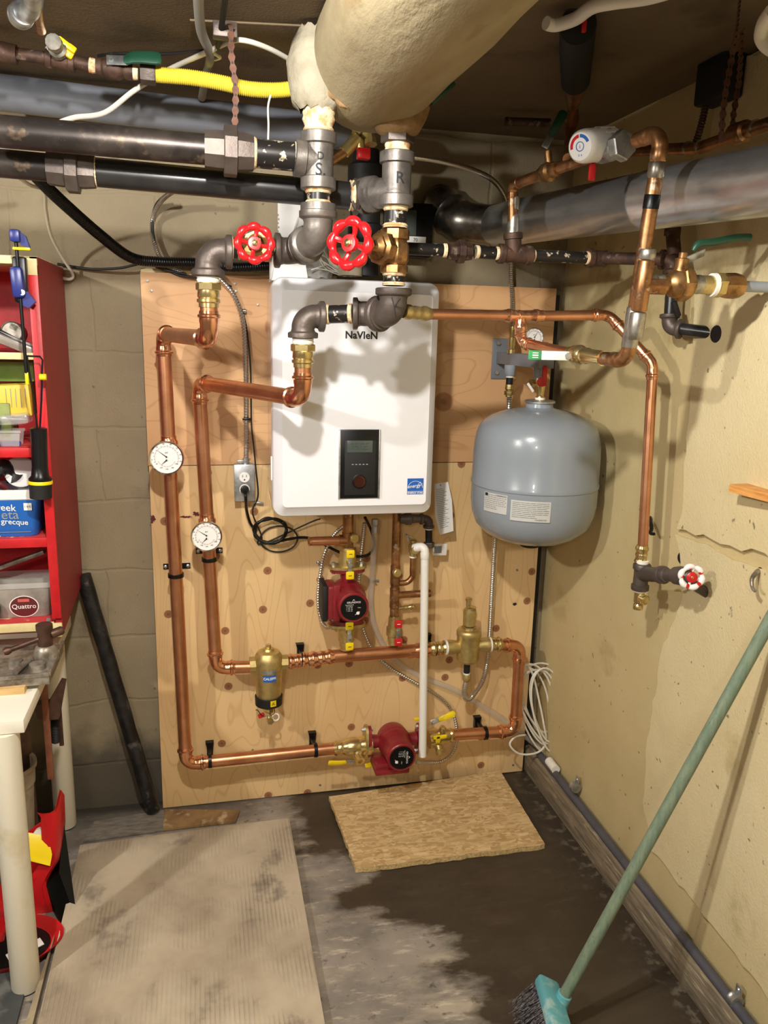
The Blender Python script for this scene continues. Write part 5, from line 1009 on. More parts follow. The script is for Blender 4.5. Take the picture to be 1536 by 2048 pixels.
part('wire_tie', MB().box(U(1352, 618, x=1.33), (.012, .012, .04), .002, X=(1, 0, .5)), M['blackm'], t)
# ---------------------------------------------------------------- old copper branch with mixing valve
t = thing('old_copper_riser', 'tall tarnished copper pipe with soldered joints standing clear of the right wall', 'copper pipe', U(1250, 725, y=-1.02)); r2 = .0148
P0 = b(1025, 470, YG); P1 = b(1025, 370, YG); P2 = U(1325, 262, y=-1.07); P3 = U(1285, 572, y=-1.05); P4 = U(1254, 722, y=-1.02); P5 = U(1200, 716, y=-.93)
run(t, [P0, P1, P1.lerp(P2, .60)], .0128, M['oldcopper'], M['oldcopper'], R=.018, col=.014, style='solder')
part('solder_joint', MB().lathe(P0+V((0, 0, -.012)), (0, 0, 1), [(0, .016), (.01, .018), (.02, .0165), (.05, .0145), (.06, .013)], 18), M['solder'], t); part('solder_joint', MB().lathe(P0+V((0, 0, .062)), (0, 0, 1), [(0, .0135), (.03, .0138)], 18), M['solder'], t)
run(t, [P1.lerp(P2, .86), P2, P4, P5], r2, M['oldcopper'], M['oldcopper'], R=.03, col=.022, style='solder')
dn = (P4-P2).normalized()
part('tee', MB().lathe(P3-dn*.05, dn, [(0, r2*1.02), (.002, r2*1.12), (.098, r2*1.12), (.1, r2*1.02)], 20).tube([P3, P3+V((.05, 0, 0))], r2*1.08, 18), M['oldcopper'], t)
for q, L_ in ((P2+dn*.055, .03), (P3-dn*.072, .02), (P3+dn*.052, .055), (P4-dn*.112, .085)): part('solder_joint', MB().lathe(q, dn, [(0, r2*1.0), (.003, r2*1.14), (L_-.003, r2*1.14), (L_, r2*1.0)], 20), M['solder'], t)
part('black_tape', MB().lathe(P2+dn*.115, dn, [(0, r2*1.02), (.001, r2*1.07), (.026, r2*1.07), (.027, r2)], 20), M['black'], t, 'band of black tape')
part('solder_elbow_sleeve', MB().tube([P4-dn*.05, P4-dn*.03], r2*1.12, 20), M['solder'], t)
vq = lambda px, py, y=-1.03: U(px, py, y=y)
t = thing('green_lever_valve', 'bronze ball valve with long dark green lever and grey tube at the right edge', 'ball valve', vq(1370, 600))
d8 = (vq(1500, 574)-vq(1320, 567)).normalized(); o8 = vq(1318, 566)
part('valve_body', MB().lathe(o8, d8, [(0, .017), (.018, .0175), (.022, .022), (.03, .028), (.058, .032), (.07, .030), (.074, .022), (.078, .018), (.09, .018)], 24), M['bronze'], t)
part('hex_end', hexnut(MB(), o8+d8*.045, d8, .022, .036, 8), M['bronze'], t, ang=25)
part('solder_joint', MB().lathe(o8+d8*.078, d8, [(0, .019), (.012, .020), (.022, .0185)], 20), M['solder'], t); part('solder_joint', MB().lathe(o8-d8*.008, d8, [(0, .0165), (.012, .0185), (.016, .017)], 20), M['solder'], t)
part('tube_adapter', hexnut(MB().lathe(o8+d8*.098, d8, [(0, .019), (.03, .020), (.031, .016), (.05, .016)], 16), o8+d8*.128, d8, .022, .026, 6), M['brassdull'], t)
part('white_tape', MB().lathe(o8+d8*.122, d8, [(0, .024), (.008, .025)], 20), M['dopew'], t)
part('compression_nut', MB().lathe(o8+d8*.148, d8, [(0, .024), (.01, .026), (.03, .027), (.045, .024), (.048, .013)], 8), M['bronze'], t)
part('grey_tube', MB().tube([o8+d8*.18, o8+d8*.32], .0115, 16), M['pex'], t)
s8 = vq(1365, 540); part('valve_stem', MB().lathe(o8+d8*.045, (0, -.1, 1), [(0, .02), (.04, .014), (.05, .014), (.052, .008), (.062, .008)], 14), M['bronze'], t)
part('lever_plate', MB().box(vq(1388, 514), (.052, .003, .018), .001, X=(1, 0, .45), Z=(-.3, -.8, 1)), M['steel'], t)
part('lever_handle', MB().tube(spline([vq(1386, 502), vq(1398, 488), vq(1430, 484), vq(1470, 476), vq(1500, 475)], 6), [.004+.004*min(1, i/5) for i in range(25)], 12), M['green'], t)
part('stem_nut', hexnut(MB(), vq(1366, 514), (0, -.3, 1), .008, .008), M['steel'], t)
# valve body with thermostatic head
am = P1.lerp(P2, .72); dm = (P2-P1).normalized()
t = thing('mixing_valve', 'mixing valve with white dial head and nickel body above the duct', 'mixing valve', am)
part('valve_body', MB().lathe(am-dm*.05, dm, [(0, .017), (.01, .019), (.014, .022), (.05, .024), (.06, .019), (.07, .018)], 18), M['steel'], t)
part('union_nut', hexnut(MB(), am+dm*.018, dm, .024, .031), M['steel'], t, ang=25)
hc = U(1160, 293, y=-.93); hb = U(1222, 287, y=-.87); hd = (hc-hb).normalized()
part('head_base', MB().lathe(hb-hd*.03, hd, [(0, .02), (.03, .024), (.034, .029)], 20), M['steel'], t)
hL = (hc-hb).length
hw = MB().lathe(hb, hd, [(0, .028), (.004, .032)]+[(.006, .034), (hL*.85, .034), (hL*.95, .032), (hL, .027)], 36)
for k in range(14): a = 2*PI*k/14; u_ = hd.orthogonal().normalized(); w2 = hd.cross(u_); c_ = (u_*math.cos(a)+w2*math.sin(a))*.0335; hw.tube([hb+hd*.008+c_, hb+hd*(hL*.5)+c_], .0022, 6)
H = part('dial_head', hw, M['white'], t, 'white ribbed dial head')
ux = V((0, 0, 1)).cross(hd).normalized(); uy = hd.cross(ux); f = flat(hc+hd*.0005, ux, uy)
for a0, a1, m_ in ((95, 190, 'redp'), (20, 88, 'navy')):
    part('dial_arc', MB().surf([[f(math.cos(math.radians(a0+(a1-a0)*k/10))*r_, math.sin(math.radians(a0+(a1-a0)*k/10))*r_) for r_ in (.017, .0235)] for k in range(11)]), M[m_], H)
part('dial_print', MB().tube([f(math.cos(a)*.009, math.sin(a)*.009) for a in [2*PI*k/16 for k in range(17)]], .0009, 5).text('i', .012, lambda a, c: f(a, c)).text('5  6', .006, lambda a, c: f(a-.0, c-.017)), M['navy'], H)
nb = MB()
for k, tx in enumerate(('9 21', '10 22', '11 23', '12 24')):
    a_ = math.radians(-5-k*22); u_ = V((.3, -.9, .3)); u_ = (u_-hd*u_.dot(hd)).normalized(); w2 = hd.cross(u_)
    a_ = math.radians(30-k*24); o_ = u_*math.cos(a_)+w2*math.sin(a_); tn = -u_*math.sin(a_)+w2*math.cos(a_); ff = flat(hb+hd*hL*.35+o_*.0365, hd, tn); nb.text(tx, .0075, lambda p, q, ff=ff: ff(p, q))
part('dial_numbers', nb, M['ink'], H)
part('red_lever', MB().box(U(1184, 345, y=-.90), (.016, .008, .034), .005).tube([U(1184, 335, y=-.89), U(1186, 300, y=-.87)], .006, 8), M['redp'], t, 'red lever below the dial head')
# old branch valve with green lever
bm = P1.lerp(P2, .30)
t = thing('old_ball_valve', 'old brass ball valve with raised dark green lever near the shaded corner', 'ball valve', bm)
part('valve_body', MB().lathe(bm-dm*.035, dm, [(0, .0165), (.012, .018), (.016, .022), (.04, .023), (.046, .017), (.06, .0165), (.07, .0165)], 18).tube([bm, bm+V((-.008, 0, .045))], .009, 12), M['bronze'], t)
lp = U(1092, 290, y=-.66); lever(t, lp, (-.3, -1, .2), U(1130, 225, y=-.64)-lp, .085, M['green'], .02)
t = thing('ceiling_vent_drop', 'black foam wrapped pipe and old valve hanging from the ceiling near the corner', 'pipe', U(1140, 300, y=-.45)); y_ = -.45
part('foam_sleeve', MB().lathe(U(1152, 160, y=y_), (0, 0, 1), [(0, .03), (.004, .036), (U(1152, 58, y=y_).z-U(1152, 160, y=y_).z-.02, .036)], 24) if 0 else MB().tube([U(1151, 160, y=-.42), U(1153, 95, y=-.50), U(1156, 50, y=-.56)], [.034, .036, .036], 24), M['blackm'], t)
part('valve_body', MB().tube([U(1150, 165, y=-.42), U(1148, 200, y=-.42), U(1146, 215, y=-.42), U(1144, 240, y=-.42), U(1140, 265, y=-.44), U(1136, 318, y=P1.lerp(P2, .42).y)], [.026, .02, .013, .02, .013, .0125], 14), M['oldcopper'], t); part('solder_joint', MB().lathe(U(1148, 205, y=-.42), (0, 0, 1), [(0, .014), (.02, .012)], 12), M['solder'], t)
part('red_tab', MB().box(U(1170, 50, y=-.6), (.014, .006, .03), .003), M['redp'], t)
solo('rusty_crosspiece', MB().tube([U(1010, 243, y=-.06), U(1100, 246, y=-.08)], .012, 10), M['rust'], 'dark rusty pipe stub along the wall top in the shaded corner', 'pipe stub')
# pipe behind duct on the right wall top
t = thing('wall_top_copper_pipe', 'tarnished copper pipe along the right wall above the duct', 'copper pipe', U(1400, 300, x=1.3)); x_ = 1.3
part('pipe', MB().tube([U(1262, 302, x=x_), U(1400, 296, x=x_), U(1560, 240, x=x_)], .014, 18), M['oldcopper'], t); part('coupling', MB().lathe(U(1465, 270, x=x_), U(1560, 240, x=x_)-U(1465, 270, x=x_), [(0, .016), (.004, .022), (.045, .022), (.05, .016)], 18), M['oldcopper'], t)
for px, py in ((1375, 297), (1400, 294), (1510, 255)): part('solder_joint', MB().lathe(U(px, py, x=x_), (0, -1, .05), [(0, .0155), (.006, .0155)], 16), M['solder'], t)
# things high on the right wall
t = thing('dark_wall_box', 'black junction box high on the right wall with a ribbed cable', 'junction box', U(1430, 200, x=1.38)); part('housing', MB().box(U(1440, 150, x=1.365), (.06, .11, .12), .01), M['blackm'], t)
part('cable', wave_tube(spline([U(1412, 205, x=1.35), U(1405, 240, x=1.35), U(1395, 275, x=1.34), U(1385, 300, x=1.33)], 8), .008, .001, .007, 10), M['rust'], t)
cable('white_flat_cable', [U(1545, 20, x=1.05), U(1528, 45, x=1.06), U(1522, 70, x=1.07), U(1530, 88, x=1.08), U(1545, 100, x=1.09)], .011, 'cablew', 'white cable loop with clip at the top right edge')
t = thing('white_plastic_hook', 'curved white plastic rail end near the ceiling, top right', 'plastic rail', U(1200, 20, y=-.9))
part('rail', MB().tube(spline([U(1092, 46, y=-.9), U(1112, 50, y=-.9), U(1150, 38, y=-.9), U(1185, 14, y=-.92), U(1230, 4, y=-.94), U(1300, -6, y=-.96), U(1380, -30, y=-1)], 8), .0125, 14), M['white'], t)
part('rail_groove', MB().tube(spline([U(1112, 50, y=-.9)+V((0, -.012, -.004)), U(1150, 38, y=-.9)+V((0, -.012, -.004)), U(1185, 14, y=-.92)+V((0, -.012, -.004)), U(1230, 4, y=-.94)+V((0, -.012, -.004))], 8), .0025, 8), M['bench'], t)
# ---------------------------------------------------------------- copper feed line K elbow -> right
rf = .0132; YF = -.62
t = thing('copper_feed_line', 'bright copper line with press tee crossing right and bending down the right wall', 'copper pipe', U(1284, 1095, x=1.3))
ka = U(806, 623, y=-.70); kb = b(858, 628, -.65); part('press_adapter', collar(ka, kb-ka, (kb-ka).length, rf*1.05), M['brassdull'], t)
f1, f2 = b(850, 628, -.65), b(1022, 631, YF); part('pipe', MB().tube([f1, f2], rf, 18), M['copper'], t)
tl, tr, tb, tc_ = b(1006, 631, YF), b(1086, 632, YF), b(1040, 666, YF), b(1042, 632, YF); tee(t, [tl, tr, tb], tc_, rf, M['copperfit'], 'press')
w1, w2_, w3 = b(1218, 630, YF), U(1306, 728, x=1.3), U(1285, 1100, x=1.3)
run(t, [b(1080, 632, YF), w1, w2_, w3], rf, M['copper'], M['copperfit'], R=.035, col=.026)
part('press_adapter', collar(U(1285, 1090, x=1.3), (0, 0, -1), .055, .0135), M['brass'], t)
h1, h2 = b(1046, 686, YF), U(1136, 706, y=-.80)
run(t, [tb, h1, h2], rf, M['copper'], M['copperfit'], R=.022, col=.02)
t = thing('white_lever_valve', 'brass ball valve with white and green lever in front of the tank gauge', 'ball valve', U(1165, 712, y=-.86))
vd = (P5-h2).normalized(); part('valve_body', MB().lathe(h2, vd, [(0, .0125), (.01, .0165), (.016, .0165), (.02, .014), (.026, .02), (.05, .023), (.06, .02), (.064, .017), (.07, .0185), (.08, .0185), (.084, .0165), ((P5-h2).length+.012, .0165)], 20), M['brass'], t)
lp = U(1135, 712, y=-.90); lq = U(1058, 710, y=-.90); ld = (lq-lp).normalized(); part('lever_plate', MB().box(lp.lerp(lq, .32), ((lq-lp).length*.72, .003, .020), .0012, X=ld), M['white'], t); part('green_grip', MB().box(lp.lerp(lq, .85), ((lq-lp).length*.33, .006, .021), .0025, X=ld), M['greenl'], t); part('lever_nut', hexnut(MB(), lp+V((0, -.001, 0)), (0, -1, 0), .006, .008), M['steel'], t); part('grip_print', MB().box(lp.lerp(lq, .85)+V((0, -.0034, 0)), (.014, .0006, .003)).box(lp.lerp(lq, .85)+V((0, -.0034, .005)), (.014, .0006, .002)).box(lp.lerp(lq, .85)+V((0, -.0034, -.005)), (.014, .0006, .002)), M['white'], t); part('valve_stem', MB().tube([lp+V((0, .003, 0)), lp+V((.008, .045, 0))], .006, 8), M['steel'], t)
# drain tee and valve at the foot of the feed line
z0 = U(1285, 1125, x=1.3).z; fx_, fy_ = w3.x, U(1285, 1125, x=1.3).y
t = thing('iron_drain_tee', 'dark iron tee with brass plug at the foot of the right copper line', 'iron tee', (fx_, fy_, z0-.11)); zc_ = U(1290, 1152, x=1.3).z; ze = U(1290, 1186, x=1.3).z
paste(t, (fx_, fy_, z0+.006), (0, 0, -1), .015, .01, 'dopew'); tee(t, [(fx_, fy_, z0-.004), (fx_, fy_, ze), U(1328, 1150, x=1.3)], (fx_, fy_, zc_), .0155, M['irondark']); paste(t, (fx_, fy_, ze+.002), (0, 0, -1), .015, .008, 'dopew')
part('brass_elbow', MB().lathe((fx_, fy_, ze-.004), (0, 0, -1), [(0, .014), (.03, .014), (.032, .008), (.038, .013), (.05, .013)], 8).lathe((fx_, fy_-.008, ze-.02), (.3, -1, -.1), [(0, .012), (.018, .014), (.02, .011), (.018, .008)], 18), M['brass'], t)
t = thing('wall_gate_valve', 'small dark valve with white and red scalloped wheel close to the right wall', 'gate valve', U(1385, 1180, x=1.31)); va = U(1326, 1150, x=1.3); vb = U(1372, 1152, x=1.315)
part('valve_body', MB().lathe(va, vb-va, [(0, .019), (.012, .019), (.014, .016), (.04, .016), (.043, .022), (.06, .024), (.08, .022), (.085, .017), ((vb-va).length+.02, .012)], 20).tube([U(1356, 1150, x=1.31), V((XR, U(1356, 1150, x=1.31).y, zc_-.01))], .013, 14), M['irondark'], t)
wc = U(1383, 1154, x=1.318); handwheel(t, wc, (-.35, -1, .15), .030, M['white'], 6, rr=.2); 
for k in range(5):
    a = 2*PI*k/5+.4; n_ = V((-.35, -1, .15)).normalized(); u_ = n_.orthogonal().normalized(); w4 = n_.cross(u_); part('red_patch', MB().lathe(wc+(u_*math.cos(a)+w4*math.sin(a))*.024+n_*.003, n_, [(0, .0062), (.0035, .004)], 10), M['redp'], t)
part('red_hub', MB().lathe(wc, (-.35, -1, .15), [(0, .013), (.006, .013), (.008, .01)], 16), M['redp'], t)
solo('wall_hole_plug', MB().lathe(U(1363, 1116, x=XR-.004), (-1, 0, 0), [(0, .016), (.003, .014)], 16), M['blackm'], 'small black hole in the right wall above the scalloped wheel', 'hole')
def hook(pts, lab): t = thing('wall_hook', lab, 'hook', pts[-1]); part('hook', MB().tube(spline(pts, 6), [.006-.0001*i for i in range((len(pts)-1)*6+1)], 10), M['vise'] if 'steel' in lab else M['blackm'], t); part('hook_screw', MB().lathe(pts[0]+V((.004, 0, 0)), (-1, 0, 0), [(0, .009), (.003, .008)], 10), M['blackm'], t)
hook([U(1517, 1142, x=1.392), U(1512, 1146, x=1.38), U(1504, 1158, x=1.365), U(1505, 1175, x=1.36), U(1510, 1182, x=1.355)], 'steel coat hook on the right wall near the picture edge')
hook([U(1298, 1038, x=1.39), U(1303, 1055, x=1.375), U(1301, 1066, x=1.36), U(1308, 1068, x=1.355)], 'black hook on the right wall behind the copper line')
# ---------------------------------------------------------------- expansion tank, bracket and gauge
YT = -.30; tx = b(1073, 900, YT).x; zt_ = lambda py: b(1073, py, YT).z; R_ = .196
t = thing('expansion_tank', 'grey expansion tank with two silver labels hanging beside the right wall', 'tank', (tx, YT, zt_(1082)))
pr = [(zt_(1083), .02), (zt_(1081), .06), (zt_(1074), .11), (zt_(1062), .150), (zt_(1045), .178), (zt_(1022), R_*.975), (zt_(1000), R_), (zt_(968), R_), (zt_(966), R_*1.012), (zt_(960), R_*1.012), (zt_(957), R_), (zt_(905), R_*.995), (zt_(885), R_*.985), (zt_(868), R_*.962), (zt_(854), R_*.92), (zt_(843), R_*.85), (zt_(833), R_*.74), (zt_(825), R_*.58), (zt_(819), R_*.38), (zt_(816), .048), (zt_(814), .042), (zt_(806), .040)]
z00 = pr[0][0]; part('shell', MB().lathe((tx, YT, 0), (0, 0, 1), pr, 72), M['tank'], t, ang=30)
part('collar_ring', MB().lathe((tx, YT, zt_(807)), (0, 0, 1), [(0, .040), (.003, .047), (.008, .047), (.011, .040)], 36), M['steel'], t); part('foot_cap', MB().lathe((tx, YT, zt_(1084)-.014), (0, 0, 1), [(0, .025), (.003, .032), (.014, .034)], 28), M['blackm'], t)
tc2 = V((tx, YT, 0))
def tl_(px0, px1, py0, py1, nm):
    cx2 = (px0+px1)/2; zz_ = (zt_(py0)+zt_(py1))/2; w5 = (px1-px0)/675; off = math.asin(max(-1, min(1, (cx2-1073)/675/R_)))*R_; view = math.atan2(tx-.17, 2.27)*R_
    f = lambda a, c, dr=0.: V((tx+(R_+.001+dr)*math.sin((a+off-view)/R_), YT-(R_+.001+dr)*math.cos((a+off-view)/R_), zz_+c)); return f, w5, abs(zt_(py0)-zt_(py1))
rnd = random.Random(5)
for (a0, a1, c0, c1_, nm) in ((969, 1027, 972, 1008, 'silver label with small print on the left'), (1030, 1109, 978, 1016, 'silver label with lines of print on the right')):
    f, w5, h5 = tl_(a0, a1, c0, c1_, nm); S_ = part('label', patch(f, w5, h5), M['label'], t, nm); mb = MB(); n_ = 8 if a0 < 1000 else 9
    for k in range(n_):
        yv = h5*(.40-.8*k/n_); 
        x = -w5*.46
        while x < w5*.42:
            l_ = rnd.uniform(.004, .012) if a0 < 1000 else rnd.uniform(.012, .03); l_ = min(l_, w5*.46-x)
            if not (k > n_-3 and x > 0): mb.surf([[f(x+l_*i/2, yv-.0005, .0004), f(x+l_*i/2, yv+.0005, .0004)] for i in range(3)])
            x += l_+.002
    mb.text('CALEFACTIO', .0058, lambda a, c, f=f: f(a+w5*.27, c+(h5*.42 if w5 < .1 and a0 < 1000 else -h5*.40), .0005)); 
    if a0 < 1000: mb.surf([[f(-w5*.46+.012*i/2, h5*.32, .0005), f(-w5*.46+.012*i/2, h5*.47, .0005)] for i in range(3)])
    part('label_print', mb, M['ink'], S_)
x45 = b(1019, 760, -.14).x; x35 = b(1023, 690, -.11).x; bz = b(1005, 716, -.02).z; px_ = b(1005, 716, 0).x
t = thing('tank_bracket', 'grey steel wall bracket with manifold bar holding the tank', 'bracket', (px_, -.01, b(1005, 757, 0).z))
pw = b(1022, 716, 0).x-b(989, 716, 0).x; ph = b(1005, 677, 0).z-b(1005, 758, 0).z
part('back_plate', MB().box((px_, -.004, (b(1005, 677, 0).z+b(1005, 758, 0).z)/2), (pw+.02, .006, ph), .004), M['bracket'], t)
part('manifold_bar', MB().box(((px_+tx)/2+.004, (-.008+YT)/2-.02, bz), (.045, abs(YT)+.04, .038), .005, X=V((abs(YT), (tx-px_), 0)).normalized()) if 0 else MB().prism([(-.024, -.019), (.024, -.019), (.024, .019), (-.024, .019)], (px_, -.006, bz), (1, 0, 0), (0, 0, 1), V((tx-px_, YT-.024, 0))), M['bracket'], t)
for sx in (-1, 1):
    for sz in (-1, 1): part('mounting_bolt', hexnut(MB(), (px_+sx*pw*.36, -.008, bz+sz*ph*.36), (0, -1, 0), .007, .008), M['steel'], t)
for y5, x5 in ((YT+.02, tx), (-.14, x45)):
    part('spigot', MB().lathe((x5, y5, bz-.018), (0, 0, -1), [(0, .019), (.03, .017), (.034, .015)], 20), M['tank'], t)
part('dark_nipple', MB().lathe((x45, -.14, bz-.058), (0, 0, -1), [(0, .011), (.022, .011)], 16), M['blackm'], t); part('sealing_tape', MB().lathe((x45, -.14, bz-.052), (0, 0, -1), [(0, .0125), (.006, .0125)], 16), M['dopew'], t)
part('brass_connector', hexnut(MB().lathe((x45, -.14, bz-.08), (0, 0, -1), [(0, .013), (.015, .014), (.018, .010), (.04, .010)], 8), (x45, -.14, bz-.10), (0, 0, -1), .014, .0145), M['brassdull'], t)
part('upper_brass_fitting', MB().lathe((x35, -.11, bz+.018), (0, 0, 1), [(0, .013), (.012, .013), (.014, .01), (.03, .012), (.05, .012), (.052, .009), (.07, .012), (.085, .012)], 10), M['brass'], t)
t = thing('tank_shutoff', 'brass shutoff with red handle on top of the grey tank', 'shutoff valve', (tx, YT, zt_(805)))
part('valve_body', MB().lathe((tx, YT, zt_(806)), (0, 0, 1), [(0, .009), (.008, .014), (.02, .014), (.024, .011), (.05, .014), (bz-.045-zt_(806), .013)], 12), M['brass'], t); part('sealing_tape', MB().lathe((tx, YT, zt_(799)), (0, 0, 1), [(0, .0155), (.006, .0155)], 14).lathe((tx, YT, bz-.05), (0, 0, -1), [(0, .0155), (.006, .0155)], 14), M['dopew'], t)
part('red_handle', MB().box(b(1089, 752, YT-.03), (.016, .010, .060), .004).lathe(b(1083, 764, YT-.028), (0, -1, 0), [(0, .015), (.006, .014)], 16), M['redp'], t)
part('drain_port', MB().lathe((tx-.005, YT, zt_(768)), (-1, -.2, .1), [(0, .009), (.02, .010), (.022, .012), (.034, .012)], 14), M['brass'], t); part('white_tag', MB().box(b(1061, 775, YT-.02), (.008, .003, .032), .001, X=(1, 0, .8)), M['white'], t)
gt = gauge(b(1068, 676, -.22), (-.06, -1, .0), .031, 'small pressure gauge above the tank bracket', None, None, needles=(60, 240), name='pressure_gauge')
part('brass_tee', MB().lathe(b(1085, 697, -.22), (0, 0, -1), [(-.02, .016), (-.012, .019), (-.006, .019), (-.004, .012), (.002, .018), (.012, .018), (.014, .012), (.04, .013)], 16).tube([b(1070, 690, -.20), b(1085, 700, -.22)], .009, 10), M['brass'], gt)
# ---------------------------------------------------------------- right wall foot: conduit, clamps, coil
fp = lambda px, py, x=1.377: U(px, py, x=x)
t = thing('floor_conduit', 'dark grey conduit with white coupling running along the foot of the right wall', 'conduit', fp(1300, 1790)); C0 = fp(1078, 1507); C1 = fp(1118, 1556); C2 = fp(1560, 2125)
part('pipe', MB().tube([C0, C1], .0125, 18), M['darkpvc'], t); part('white_coupling', MB().lathe(fp(1098, 1522), fp(1122, 1553)-fp(1098, 1522), [(0, .016), (.06, .016)], 20), M['pvcwhite'], t); part('pipe', MB().tube([C1, C2], .0135, 20), M['darkpvc'], t)
for px, py, lab in ((1150, 1574, 'galvanised strap on the floor conduit near the white coupling'), (1470, 2000, 'galvanised strap on the floor conduit in the lower right corner')):
    c_ = fp(px, py); t = thing('pipe_strap', lab, 'pipe strap', c_); part('band', MB().lathe(c_-V((0, .01, 0)), (0, 1, 0), [(0, .0145), (0, .0175), (.004, .0175), (.006, .0160), (.014, .0160), (.016, .0175), (.02, .0175), (.02, .0145)], 20), M['steel'], t)
    part('strap_foot', MB().box(V((XR-.016, c_.y, c_.z+.026)), (.004, .02, .024), .001), M['steel'], t); part('screw', MB().lathe(V((XR-.018, c_.y, c_.z+.028)), (-1, 0, 0), [(0, .006), (.003, .004)], 10), M['steel'], t)
t = thing('white_cable_coil', 'loose coil of thin white cable hanging in the corner right of the board', 'cable', U(1090, 1505, y=-.05)); rnd = random.Random(11)
def loop(cx, cy, rx, ry, rot, y, n=22, r=.0036):
    P = []
    for k in range(n):
        a = 2*PI*k/n; u_, v_ = rx*math.cos(a)*(1-.25*math.sin(a)), ry*math.sin(a); px = cx+u_*math.cos(rot)-v_*math.sin(rot); py = cy+u_*math.sin(rot)+v_*math.cos(rot); P.append(U(px, py, y=y-.012*math.sin(a*1)))
    part('cable_loop', MB().tube(spline(P, 4, closed=True), r, 8, closed=True), M['cablew'], t)
for k, (cx, cy, rx, ry, rot, y) in enumerate(((1088, 1418, 48, 92, -.12, -.06), (1080, 1415, 36, 76, -.18, -.07), (1084, 1408, 33, 70, -.2, -.05), (1076, 1408, 34, 82, -.28, -.08), (1090, 1412, 26, 72, -.14, -.09), (1070, 1400, 26, 68, -.32, -.065), (1096, 1420, 30, 84, -.1, -.10))): loop(cx, cy, rx, ry, rot, y)
part('cable_loop', MB().tube(spline([U(1052, 1326, y=-.06), U(1066, 1350, y=-.07), U(1078, 1400, y=-.08), U(1088, 1450, y=-.09), U(1092, 1485, y=-.09), U(1075, 1505, y=-.1), U(1040, 1508, y=-.11), U(1020, 1490, y=-.11), U(1030, 1474, y=-.1), U(1050, 1470, y=-.08)], 6), .0038, 8), M['cablew'], t)
# ---------------------------------------------------------------- broom
hb0 = U(1128, 1992, z=.115); hb1 = U(1545, 1232, x=1.352)
t = thing('push_broom', 'teal push broom with green wooden handle leaning on the right wall', 'broom', (hb0.x, hb0.y, 0))
hdv = (hb1-hb0).normalized(); part('handle', MB().tube([hb0-hdv*.02, hb1+hdv*.02], .0138, 20), M['broomh'], t)
k0, k1 = U(1092, 1962, z=.105), U(1140, 2130, z=.105); bd = (k1-k0).normalized(); bs_ = bd.cross(V((0, 0, 1))).normalized(); cm = (k0+k1)/2; LL = (k1-k0).length
up_ = (V((0, 0, 1))+bs_*(.55 if bs_.x > 0 else -.55)).normalized()
part('block', MB().box(cm, (LL, .058, .03), .008, X=bd, Z=up_), M['teal'], t)
part('socket', MB().lathe(hb0-hdv*.045, hdv, [(0, .026), (.012, .023), (.03, .018), (.05, .0175), (.052, .0155)], 20), M['teal'], t)
rnd = random.Random(2); br = MB(); side = up_.cross(bd).normalized()
for i in range(60):
    for j in range(14):
        p = cm+bd*LL*(i/59-.5)*.97+side*(.05*(j/13-.5))-up_*.012; L_ = .085+rnd.uniform(-.012, .008); tip = p-up_*L_+side*((j/13-.5)*.035+rnd.uniform(-.012, .012))+bd*rnd.uniform(-.014, .014); tip.z = max(tip.z, .004); m_ = p.lerp(tip, .5)+side*rnd.uniform(-.004, .004); br.tube([p, m_, tip], [.0011, .001, .0006], 4, caps=False)
o = part('bristles', br, M['bristle'], t, kind='stuff')
# ---------------------------------------------------------------- floor things
w6 = thing('pressed_wood_sheet', 'small sheet of pressed wood flakes lying on the wet floor below the board', 'wood sheet', U(860, 1650, z=0)); rnd = random.Random(8)
cs = [U(658, 1593, z=.03), U(1000, 1541, z=.03), U(1090, 1688, z=.018), U(712, 1737, z=.018)]; pl = []
for i in range(4):
    p, q = cs[i], cs[(i+1) % 4]; n_ = 24
    for k in range(n_): v = p.lerp(q, k/n_); j_ = .004 if i in (2, 3) else .0012; v += V((rnd.uniform(-j_, j_)*.6, rnd.uniform(-j_, j_), 0)); pl.append(v)
n_ = len(pl); mb = MB().add(pl+[p-V((0, 0, .0005)) for p in pl], [list(range(n_))[::-1]]+[[i, (i+1) % n_, (i+1) % n_+n_, i+n_] for i in range(n_)]); part('face', mb, M['osb'], w6)
mb = MB().add([p-V((0, 0, .0004)) for p in pl]+[p-V((0, 0, .0165+rnd.uniform(0, .002))) for p in pl], [[i, (i+1) % n_, (i+1) % n_+n_, i+n_] for i in range(n_)]+[list(range(n_, 2*n_))]); part('rough_edge', mb, M['osb_e'], w6, 'ragged pale edge', ang=20)
mb = MB().prism([(-.252, -1.9), (.420, -1.9), (.425, -.176), (-.244, -.198)], (0, 0, .004), (1, 0, 0), (0, 1, 0), (0, 0, .026)); solo('ribbed_floor_panel', mb, M['slab'], 'large dirty beige ribbed panel lying on the floor in the foreground', 'floor panel')
M['slabp'] = mat('panel_strip', 'a8987c', .85, 0, '8c7d66', 5, c3='6f6250', n3=7)
solo('floor_panel_strip', MB().prism([(-.325, -1.9), (-.262, -1.9), (-.258, -.58), (-.27, -.75)], (0, 0, .002), (1, 0, 0), (0, 1, 0), (0, 0, .022)), M['slabp'], 'plain beige strip along the left side of the ribbed panel', 'floor panel')
M['slate'] = mat('slate_tile', '4b4f4f', .55, 0, '3c4040', 8, c3='6a6c68', n3=10)
solo('slate_tile', MB().box((-.52, -1.02, .006), (.40, .30, .012), .002), M['slate'], 'dark grey slate tile at the bottom left corner', 'tile'); solo('slate_tile', MB().box((-.50, -.71, .006), (.40, .30, .012), .002), M['slate'], 'dark slate tile behind the front table leg', 'tile')
